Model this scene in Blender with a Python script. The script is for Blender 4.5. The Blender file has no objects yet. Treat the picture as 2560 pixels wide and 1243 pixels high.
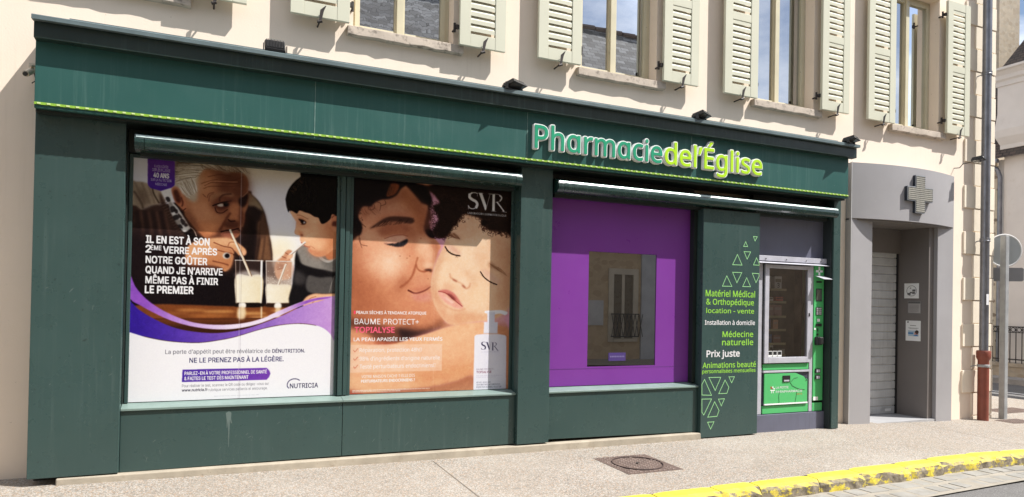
import bpy, bmesh, math, random
import numpy as np
from mathutils import Vector, Matrix

# ------------------------------------------------------------------ camera, sky, sun, exposure
SC = bpy.context.scene
COL = SC.collection
YAW, PITCH, ROLL, FOC, PPY = 0.4224982, 0.0095907, 0.0185237, 1714.53, 742.86
fw = Vector((math.sin(YAW)*math.cos(PITCH), math.cos(YAW)*math.cos(PITCH), math.sin(PITCH)))
r0 = fw.cross(Vector((0, 0, 1))).normalized(); u0 = r0.cross(fw)
rt = math.cos(ROLL)*r0+math.sin(ROLL)*u0
up = -math.sin(ROLL)*r0+math.cos(ROLL)*u0
cam = bpy.data.cameras.new('camera'); co = bpy.data.objects.new('camera', cam); COL.objects.link(co)
cam.sensor_width = 36; cam.lens = FOC/2560*36; cam.shift_y = (PPY-621.5)/2560
cam.clip_start = .05; cam.clip_end = 2000
m3 = Matrix((rt, up, -fw)).transposed()
co.matrix_world = Matrix.Translation((0, -6.2, 1.55)) @ m3.to_4x4()
SC.camera = co

SUN = Vector((1.5, -1.0, 2.5)).normalized()        # towards the sun
sl = bpy.data.lights.new('sun', 'SUN'); so = bpy.data.objects.new('sun', sl); COL.objects.link(so)
sl.energy = 5.0; sl.angle = math.radians(.5); sl.color = (1.0, .965, .91)
so.rotation_euler = SUN.to_track_quat('Z', 'Y').to_euler()
W = bpy.data.worlds.new('World'); SC.world = W; W.use_nodes = True
nt = W.node_tree; nt.nodes.clear()
sky = nt.nodes.new('ShaderNodeTexSky'); sky.sky_type = 'NISHITA'; sky.sun_disc = False
sky.sun_elevation = math.asin(SUN.z); sky.sun_rotation = math.atan2(SUN.x, SUN.y)
tcw = nt.nodes.new('ShaderNodeTexCoord'); mp = nt.nodes.new('ShaderNodeMapping'); mp.inputs['Scale'].default_value = (1, 1, 2.2)
mp.inputs['Location'].default_value = (.3, .1, .2)
nz = nt.nodes.new('ShaderNodeTexNoise'); nz.inputs['Scale'].default_value = 2.6; nz.inputs['Detail'].default_value = 9; nz.inputs['Roughness'].default_value = .58
rp = nt.nodes.new('ShaderNodeValToRGB'); rp.color_ramp.elements[0].position = .42; rp.color_ramp.elements[1].position = .62
mx = nt.nodes.new('ShaderNodeMix'); mx.data_type = 'RGBA'; mx.inputs[7].default_value = (12.5, 12.8, 13.4, 1)
bg = nt.nodes.new('ShaderNodeBackground'); bg.inputs['Strength'].default_value = .08
ow = nt.nodes.new('ShaderNodeOutputWorld')
L = nt.links.new
L(tcw.outputs['Generated'], mp.inputs[0]); L(mp.outputs[0], nz.inputs[0]); L(nz.outputs[0], rp.inputs[0])
L(rp.outputs[0], mx.inputs[0]); L(sky.outputs[0], mx.inputs[6]); L(mx.outputs[2], bg.inputs[0]); L(bg.outputs[0], ow.inputs[0])
SC.view_settings.view_transform = 'Standard'; SC.view_settings.look = 'None'
SC.view_settings.exposure = .70; SC.view_settings.gamma = 1
SC.cycles.max_bounces = 8; SC.cycles.caustics_reflective = False; SC.cycles.caustics_refractive = False

# ------------------------------------------------------------------ helpers
BASE = {}
def lin(c):
    return tuple(((v/255+.055)/1.055)**2.4 if v/255 > .04045 else v/255/12.92 for v in c)

class MB:
    def __init__(s): s.v = []; s.f = []
    def add(s, vs, fs):
        n = len(s.v); s.v += [tuple(v) for v in vs]; s.f += [tuple(i+n for i in f) for f in fs]; return s
    def hexa(s, p):
        return s.add(p, [(0, 3, 2, 1), (4, 5, 6, 7), (0, 1, 5, 4), (1, 2, 6, 5), (2, 3, 7, 6), (3, 0, 4, 7)])
    def box(s, x0, x1, y0, y1, z0, z1):
        return s.hexa([(x0, y0, z0), (x1, y0, z0), (x1, y1, z0), (x0, y1, z0), (x0, y0, z1), (x1, y0, z1), (x1, y1, z1), (x0, y1, z1)])
    def prism(s, poly, d, axis='y', a=0):
        # poly in the plane across the axis, from a to a+d;  y: (x,z)  x: (y,z)  z: (x,y)
        P = {'y': lambda p, t: (p[0], t, p[1]), 'x': lambda p, t: (t, p[0], p[1]), 'z': lambda p, t: (p[0], p[1], t)}[axis]
        n = len(poly)
        return s.add([P(p, a) for p in poly]+[P(p, a+d) for p in poly],
                     [tuple(range(n)), tuple(range(2*n-1, n-1, -1))]+[(i, i+n, (i+1) % n+n, (i+1) % n) for i in range(n)])
    def rod(s, p0, p1, r, n=12, r1=None, caps=True):
        p0 = Vector(p0); p1 = Vector(p1); d = (p1-p0).normalized()
        a = d.orthogonal().normalized(); b = d.cross(a); r1 = r if r1 is None else r1
        vs = []
        for p, q in ((p0, r), (p1, r1)):
            for i in range(n):
                t = 2*math.pi*i/n; vs.append(p+a*q*math.cos(t)+b*q*math.sin(t))
        fs = [(i, (i+1) % n, (i+1) % n+n, i+n) for i in range(n)]
        if caps: fs += [tuple(range(n-1, -1, -1)), tuple(range(n, 2*n))]
        return s.add(vs, fs)
    def path(s, pts, r, n=8):
        for i in range(len(pts)-1): s.rod(pts[i], pts[i+1], r, n)
        return s
    def ring(s, c, R, r, normal, n=28, m=8):
        c = Vector(c); nn = Vector(normal).normalized(); a = nn.orthogonal().normalized(); b = nn.cross(a); vs = []; fs = []
        for i in range(n):
            t = 2*math.pi*i/n; e = a*math.cos(t)+b*math.sin(t)
            for j in range(m):
                q = 2*math.pi*j/m; vs.append(c+e*(R+r*math.cos(q))+nn*r*math.sin(q))
        for i in range(n):
            for j in range(m):
                fs.append((i*m+j, ((i+1) % n)*m+j, ((i+1) % n)*m+(j+1) % m, i*m+(j+1) % m))
        return s.add(vs, fs)
    def disc(s, c, R, normal, th=.004, n=36):
        nn = Vector(normal).normalized(); return s.rod(Vector(c)-nn*th/2, Vector(c)+nn*th/2, R, n)
    def lathe(s, c, prof, n=24):
        vs = []; fs = []; m = len(prof)
        for i in range(n):
            t = 2*math.pi*i/n
            for r, z in prof: vs.append((c[0]+r*math.cos(t), c[1]+r*math.sin(t), c[2]+z))
        for i in range(n):
            for j in range(m-1):
                a, b = i*m+j, ((i+1) % n)*m+j; fs.append((a, b, b+1, a+1))
        return s.add(vs, fs)
    def xf(s, M):
        s.v = [tuple(M @ Vector(v)) for v in s.v]; return s

def mesh_of(name, mb, base, recalc=True):
    me = bpy.data.meshes.new(name)
    me.from_pydata([tuple(Vector(v)-base) for v in mb.v], [], mb.f); me.update()
    if recalc:
        bm = bmesh.new(); bm.from_mesh(me); bmesh.ops.recalc_face_normals(bm, faces=bm.faces); bm.to_mesh(me); bm.free()
    return me

def link(name, me, m, parent, base):
    o = bpy.data.objects.new(name, me)
    if m is not None: me.materials.append(m)
    COL.objects.link(o); BASE[o.name] = Vector(base)
    if parent is not None: o.parent = parent
    else: o.location = base
    return o

def part(name, mb, m, parent, bevel=0, smooth=False, label=None):
    b = BASE[parent.name]; me = mesh_of(name, mb, b)
    if smooth:
        for p in me.polygons: p.use_smooth = True
    o = link(name, me, m, parent, b)
    if bevel:
        q = o.modifiers.new('bevel', 'BEVEL'); q.width = bevel; q.segments = 2; q.limit_method = 'ANGLE'; q.angle_limit = math.radians(40)
        for p in me.polygons: p.use_smooth = True
        w = o.modifiers.new('normals', 'WEIGHTED_NORMAL'); w.keep_sharp = True
    if smooth == 'split':
        q = o.modifiers.new('edges', 'EDGE_SPLIT'); q.split_angle = math.radians(35)
    if label: o['label'] = label
    return o

def tag(o, label, cat, group=None):
    o['label'] = label; o['category'] = cat
    if group: o['group'] = group
    return o

def thing(name, label, cat, loc, group=None):
    o = bpy.data.objects.new(name, None); COL.objects.link(o); o.location = loc; o.empty_display_size = .1
    BASE[o.name] = Vector(loc); return tag(o, label, cat, group)

def solo(name, mb, m, label, cat, loc, group=None, bevel=0):
    o = link(name, mesh_of(name, mb, Vector(loc)), m, None, loc)
    if bevel:
        q = o.modifiers.new('bevel', 'BEVEL'); q.width = bevel; q.segments = 2; q.limit_method = 'ANGLE'
    return tag(o, label, cat, group)

def structure(name, mb, m, recalc=True):
    o = link(name, mesh_of(name, mb, Vector((0, 0, 0)), recalc), m, None, (0, 0, 0)); o['kind'] = 'structure'; return o

# ------------------------------------------------------------------ materials
class NT:
    def __init__(s, name):
        s.m = bpy.data.materials.new(name); s.m.use_nodes = True; s.t = s.m.node_tree; s.t.nodes.clear()
        s.out = s.n('ShaderNodeOutputMaterial'); s.p = s.n('ShaderNodeBsdfPrincipled'); s.l(s.p.outputs[0], s.out.inputs[0])
        s.tc = s.n('ShaderNodeTexCoord'); s.co = s.tc.outputs['Object']
    def n(s, k): return s.t.nodes.new(k)
    def l(s, a, b): s.t.links.new(a, b)
    def noise(s, scale, detail=4, rough=.55, stretch=None, off=0):
        co_ = s.co
        if stretch or off:
            q = s.n('ShaderNodeMapping'); q.inputs['Scale'].default_value = stretch or (1, 1, 1); q.inputs['Location'].default_value = (off, off*1.7, off*.6)
            s.l(co_, q.inputs[0]); co_ = q.outputs[0]
        q = s.n('ShaderNodeTexNoise'); q.inputs['Scale'].default_value = scale; q.inputs['Detail'].default_value = detail; q.inputs['Roughness'].default_value = rough
        s.l(co_, q.inputs['Vector']); return q.outputs[0]
    def ramp(s, v, a, b, c0=0, c1=1):
        q = s.n('ShaderNodeMapRange'); q.inputs[1].default_value = a; q.inputs[2].default_value = b; q.inputs[3].default_value = c0; q.inputs[4].default_value = c1
        s.l(v, q.inputs[0]); return q.outputs[0]
    def math(s, op, a, b):
        q = s.n('ShaderNodeMath'); q.operation = op
        for i, v in enumerate((a, b)):
            if isinstance(v, (int, float)): q.inputs[i].default_value = v
            else: s.l(v, q.inputs[i])
        return q.outputs[0]
    def mix(s, f, a, b, mode='MIX'):
        q = s.n('ShaderNodeMix'); q.data_type = 'RGBA'; q.blend_type = mode
        for i, v in ((0, f), (6, a), (7, b)):
            if isinstance(v, (int, float)): q.inputs[i].default_value = v
            elif isinstance(v, tuple): q.inputs[i].default_value = (*v[:3], 1)
            else: s.l(v, q.inputs[i])
        return q.outputs[2]
    def bump(s, h, strength, dist=.01):
        q = s.n('ShaderNodeBump'); q.inputs['Strength'].default_value = strength; q.inputs['Distance'].default_value = dist
        s.l(h, q.inputs['Height'])
        if s.p.inputs['Normal'].is_linked: s.l(s.p.inputs['Normal'].links[0].from_socket, q.inputs['Normal'])
        s.l(q.outputs[0], s.p.inputs['Normal'])
    def sep(s, v, i):
        q = s.n('ShaderNodeSeparateXYZ'); s.l(v, q.inputs[0]); return q.outputs[i]

MATS = {}
def mat(name, col, rough=.55, metal=0., spec=.5, var=.12, vs=2.5, bump=0., bs=60, specks=None, streak=None, blotch=None, coat=0., bdist=.004):
    # specks: (scale, threshold, colour, amount)   streak: (colour, amount)   blotch: (scale, threshold, colour, amount)
    if name in MATS: return MATS[name]
    t = NT(name); p = t.p
    c = t.mix(t.ramp(t.noise(vs, 6), .3, .7, 0, 1), tuple(v*(1-var) for v in col), tuple(min(1, v*(1+var)) for v in col))
    if blotch:
        c = t.mix(t.math('MULTIPLY', t.ramp(t.noise(blotch[0], 8, .62, None, 3.1), blotch[1], blotch[1]+.12), blotch[3]), c, blotch[2])
    if streak:
        a = t.ramp(t.noise(1., 5, .6, (38, 38, 1.3), 5.), .52, .72); b = t.ramp(t.noise(1.3, 3, .5, None, 9.), .4, .65)
        c = t.mix(t.math('MULTIPLY', t.math('MULTIPLY', a, b), streak[1]), c, streak[0])
    if specks:
        c = t.mix(t.math('MULTIPLY', t.ramp(t.noise(specks[0], 3, .5, None, 1.3), specks[1], specks[1]+.04), specks[3]), c, specks[2])
    t.l(c, p.inputs['Base Color'])
    t.l(t.ramp(t.noise(vs*3, 5, .6, None, 7.), .3, .7, max(0.02, rough-.08), min(1, rough+.08)), p.inputs['Roughness'])
    p.inputs['Metallic'].default_value = metal; p.inputs['Specular IOR Level'].default_value = spec
    p.inputs['Coat Weight'].default_value = coat
    if bump: t.bump(t.noise(bs, 6, .6), bump, bdist)
    MATS[name] = t.m; return t.m

def flat(name, rgb, rough=.5, spec=.3):
    if name in MATS: return MATS[name]
    t = NT(name); c_ = tuple(v*.72 for v in lin(rgb)); t.l(t.mix(t.ramp(t.noise(6, 4), .3, .7), tuple(v*.96 for v in c_), c_), t.p.inputs['Base Color'])
    t.p.inputs['Roughness'].default_value = rough; t.p.inputs['Specular IOR Level'].default_value = spec
    MATS[name] = t.m; return t.m

def glass_mirror(name, dark, amount, tint=(1, 1, 1), rough=.0, wob=0., ws=3.):
    t = NT(name); d = t.p; d.inputs['Base Color'].default_value = (*dark, 1); d.inputs['Roughness'].default_value = .4; d.inputs['Specular IOR Level'].default_value = 0
    g = t.n('ShaderNodeBsdfGlossy'); g.inputs['Color'].default_value = (*tint, 1); g.inputs['Roughness'].default_value = rough
    f = t.n('ShaderNodeFresnel'); f.inputs['IOR'].default_value = 1.5
    x = t.n('ShaderNodeMixShader'); t.l(t.math('MINIMUM', t.math('ADD', f.outputs[0], amount), 1.), x.inputs[0])
    t.l(d.outputs[0], x.inputs[1]); t.l(g.outputs[0], x.inputs[2]); t.l(x.outputs[0], t.out.inputs[0])
    if wob:
        b = t.n('ShaderNodeBump'); b.inputs['Strength'].default_value = wob; b.inputs['Distance'].default_value = .02
        t.l(t.noise(ws, 2, .5, (1, 1, .35)), b.inputs['Height']); t.l(b.outputs[0], g.inputs['Normal'])
    return t.m

def glass_clear(name, amount):
    t = NT(name); tr = t.n('ShaderNodeBsdfTransparent'); tr.inputs['Color'].default_value = (.82, .84, .84, 1)
    g = t.n('ShaderNodeBsdfGlossy'); g.inputs['Roughness'].default_value = .0
    f = t.n('ShaderNodeFresnel'); f.inputs['IOR'].default_value = 1.5
    x = t.n('ShaderNodeMixShader'); t.l(t.math('ADD', f.outputs[0], amount), x.inputs[0]); t.l(tr.outputs[0], x.inputs[1]); t.l(g.outputs[0], x.inputs[2]); t.l(x.outputs[0], t.out.inputs[0])
    return t.m

def pebble_mat():
    t = NT('pebble_pavement')
    v = t.n('ShaderNodeTexVoronoi'); v.inputs['Scale'].default_value = 105; t.l(t.co, v.inputs['Vector'])
    rnd = t.sep(v.outputs['Color'], 0)
    c = t.mix(t.ramp(rnd, .1, .9), (.20, .18, .155), (.47, .435, .39))
    c = t.mix(t.ramp(t.sep(v.outputs['Color'], 1), .8, .86), c, (.36, .25, .165))
    edge = t.ramp(v.outputs['Distance'], .35, .75)
    c = t.mix(t.math('MULTIPLY', edge, .62), c, (.085, .073, .061))
    c = t.mix(t.math('MULTIPLY', t.ramp(t.noise(1.1, 6), .42, .7), .28), c, (.25, .21, .165))
    c = t.mix(t.math('MULTIPLY', t.ramp(t.noise(2.3, 8, .7, None, 11.), .60, .68), .35), c, (.17, .15, .125))
    c = t.mix(t.math('MULTIPLY', t.ramp(t.noise(9, 2, .4, None, 15.), .735, .75), .55), c, (.14, .13, .115))
    c = t.mix(t.math('MULTIPLY', t.ramp(t.noise(.7, 6, .6, None, 4.), .5, .75), .3), c, (.46, .43, .385))
    t.l(c, t.p.inputs['Base Color']); t.p.inputs['Roughness'].default_value = .85
    t.bump(v.outputs['Distance'], -.5, .006); return t.m

def kerb_mat():
    t = NT('worn_yellow_kerb')
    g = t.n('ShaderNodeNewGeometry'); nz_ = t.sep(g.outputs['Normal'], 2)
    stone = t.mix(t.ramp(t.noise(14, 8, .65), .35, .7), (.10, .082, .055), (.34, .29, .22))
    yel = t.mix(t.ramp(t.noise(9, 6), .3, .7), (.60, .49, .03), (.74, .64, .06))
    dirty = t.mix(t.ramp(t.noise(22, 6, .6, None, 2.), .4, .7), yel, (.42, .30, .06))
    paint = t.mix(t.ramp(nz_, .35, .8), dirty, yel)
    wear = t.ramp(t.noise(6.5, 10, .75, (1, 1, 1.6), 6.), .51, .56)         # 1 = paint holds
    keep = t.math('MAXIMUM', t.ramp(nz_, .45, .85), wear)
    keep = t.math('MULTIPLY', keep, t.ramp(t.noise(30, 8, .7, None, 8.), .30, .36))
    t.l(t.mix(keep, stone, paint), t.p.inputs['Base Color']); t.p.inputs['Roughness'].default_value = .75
    t.bump(t.noise(40, 8, .65), .5, .008); return t.m

def stone_wall_mat(name, mortar, a, b, scale, thr=.5, mono=False):
    t = NT(name)
    v = t.n('ShaderNodeTexVoronoi'); v.inputs['Scale'].default_value = scale; v.feature = 'F1'
    q = t.n('ShaderNodeMapping'); q.inputs['Scale'].default_value = (1, 1, 1.5); t.l(t.co, q.inputs[0])
    w = t.mix(.12, q.outputs[0], t.n('ShaderNodeTexNoise').outputs[1]); t.l(w, v.inputs['Vector'])
    st = t.mix(t.sep(v.outputs['Color'], 0), a, b)
    f = t.math('MULTIPLY', t.ramp(v.outputs['Distance'], thr-.08, thr, 1, 0), t.ramp(t.sep(v.outputs['Color'], 2), .25, .3) if mono else 1.)
    c = t.mix(f, t.mix(t.ramp(t.noise(7, 8, .6), .3, .7), mortar, tuple(x*.8 for x in mortar)), st)
    t.l(c, t.p.inputs['Base Color']); t.p.inputs['Roughness'].default_value = .9
    t.bump(v.outputs['Distance'], -.4, .02); return t.m

def tile_mat(name='brown_roof_tiles', c1=(.055, .042, .036), c2=(.115, .08, .062), w=.17, h=.11):
    t = NT(name)
    b = t.n('ShaderNodeTexBrick'); b.inputs['Scale'].default_value = 1.; b.inputs['Brick Width'].default_value = w; b.inputs['Row Height'].default_value = h
    b.inputs['Mortar Size'].default_value = .012; b.inputs['Color1'].default_value = (*c1, 1); b.inputs['Color2'].default_value = (*c2, 1); b.inputs['Mortar'].default_value = (.012, .01, .009, 1)
    u = t.n('ShaderNodeUVMap'); t.l(u.outputs[0], b.inputs['Vector'])
    t.l(t.mix(t.math('MULTIPLY', t.ramp(t.noise(3, 8), .4, .7), .5), b.outputs[0], (.10, .085, .07)), t.p.inputs['Base Color'])
    t.p.inputs['Roughness'].default_value = .8; t.bump(b.outputs['Fac'], -.6, .03); return t.m

def print_mat(name):
    t = NT(name); a = t.n('ShaderNodeVertexColor'); a.layer_name = 'print'
    t.l(a.outputs[0], t.p.inputs['Base Color']); t.p.inputs['Roughness'].default_value = .25; t.p.inputs['Specular IOR Level'].default_value = .12
    return t.m

CREAM = mat('cream_render', (.85, .73, .61), .85, var=.05, vs=.9, bump=.25, bs=70, spec=.2, blotch=(3.2, .62, (.66, .55, .43), .35), specks=(38, .73, (.36, .29, .22), .6), streak=((.66, .55, .43), .22))
QUOIN = mat('cream_quoin_stone', (.82, .73, .60), .85, var=.06, vs=1.6, bump=.3, bs=60, spec=.2, blotch=(5, .62, (.60, .50, .38), .4))
SHUT = mat('pale_green_shutter_paint', (.60, .595, .475), .5, var=.03, vs=2, spec=.35)
FRAME = mat('cream_window_paint', (.60, .555, .40), .5, var=.06, vs=5, spec=.35, specks=(30, .7, (.3, .27, .2), .6))
SILL = mat('weathered_sill_stone', (.50, .43, .36), .9, var=.15, vs=6, bump=.7, bs=45, spec=.2, blotch=(14, .53, (.16, .135, .115), .75))
IRON = mat('dark_iron', (.035, .028, .026), .55, .3, var=.3, vs=20)
GREEN = mat('grey_green_paint', (.036, .069, .065), .30, var=.06, vs=1.4, spec=.45, specks=(30, .70, (.02, .033, .032), .85), streak=((.12, .16, .15), .25), blotch=(2.2, .66, (.11, .15, .14), .22))
TEAL = mat('teal_fascia_paint', (.027, .092, .083), .42, var=.07, vs=1.1, spec=.28, streak=((.12, .21, .19), .30), blotch=(1.8, .6, (.045, .12, .105), .35), specks=(60, .76, (.4, .5, .46), .6))
SLATE = mat('slate_paint', (.13, .135, .185), .40, var=.1, vs=2, spec=.4, streak=((.06, .06, .08), .5), blotch=(5, .64, (.06, .06, .08), .5))
FLASH = mat('weathered_flashing', (.115, .155, .165), .45, .0, var=.15, vs=6, spec=.4)
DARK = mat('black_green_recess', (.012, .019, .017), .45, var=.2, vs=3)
BOXG = mat('gloss_green_roller_box', (.009, .030, .025), .22, var=.2, vs=7, spec=.6, streak=((.07, .11, .09), .5), coat=.4)
LIME = mat('lime_light_tube', (.27, .47, .06), .3, var=.1, vs=30)
LIMEB = mat('lime_light_bulb', (.62, .74, .34), .25, var=.05, vs=30)
WHITE = mat('white_letter_paint', (.82, .83, .83), .4, var=.03, vs=5, spec=.4)
SGREEN = mat('sign_letter_green', (.022, .30, .165), .35, var=.05, vs=3, spec=.4)
SLIME = mat('sign_letter_lime', (.42, .70, .02), .35, var=.05, vs=3, spec=.4)
PURPLE = mat('purple_panel_film', (.18, .038, .275), .34, var=.04, vs=1.3, spec=.4)
CONC = mat('old_plinth_concrete', (.36, .315, .25), .9, var=.16, vs=5, bump=.6, bs=40, spec=.2, blotch=(8, .56, (.27, .22, .165), .55), specks=(70, .68, (.15, .12, .1), .6))
ALU = mat('brushed_aluminium', (.50, .50, .56), .42, .2, var=.1, vs=9, streak=((.3, .3, .33), .3))
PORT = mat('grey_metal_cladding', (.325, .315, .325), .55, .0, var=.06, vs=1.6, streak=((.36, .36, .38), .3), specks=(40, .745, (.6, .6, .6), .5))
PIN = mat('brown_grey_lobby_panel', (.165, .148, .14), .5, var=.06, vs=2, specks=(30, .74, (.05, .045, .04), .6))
STEEL = mat('grey_shutter_steel', (.50, .51, .515), .45, .0, var=.12, vs=5, streak=((.1, .1, .1), .35), blotch=(6, .62, (.12, .12, .12), .4))
VGREEN = mat('vending_green', (.085, .45, .15), .4, var=.05, vs=2, spec=.4, specks=(24, .72, (.04, .2, .07), .5))
BLACK = mat('black_plastic', (.014, .014, .015), .4, var=.2, vs=12)
ZINC = mat('grey_zinc_pipe', (.22, .225, .25), .36, .65, var=.25, vs=4, streak=((.42, .43, .46), .45), blotch=(9, .62, (.1, .1, .11), .4))
RED = mat('red_cast_iron', (.21, .055, .034), .5, var=.15, vs=7, blotch=(10, .62, (.13, .05, .03), .45))
GALV = mat('galvanised_post', (.33, .34, .345), .5, .15, var=.15, vs=8)
ASPH = mat('asphalt', (.13, .126, .124), .9, var=.12, vs=3, bump=.6, bs=160, specks=(130, .58, (.33, .32, .31), .7), spec=.2)
COBB = mat('pale_gutter_stone', (.245, .235, .215), .8, var=.2, vs=4, bump=.5, bs=30, blotch=(7, .55, (.19, .17, .145), .5))
MORT = mat('gutter_mortar', (.29, .262, .22), .95, var=.12, vs=8, bump=.6, bs=60)
RUST = mat('rusty_cast_iron', (.15, .108, .09), .62, .35, var=.25, vs=14, blotch=(22, .56, (.24, .19, .17), .5))
TILES = tile_mat()
PAV = pebble_mat()
KERB = kerb_mat()

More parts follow.
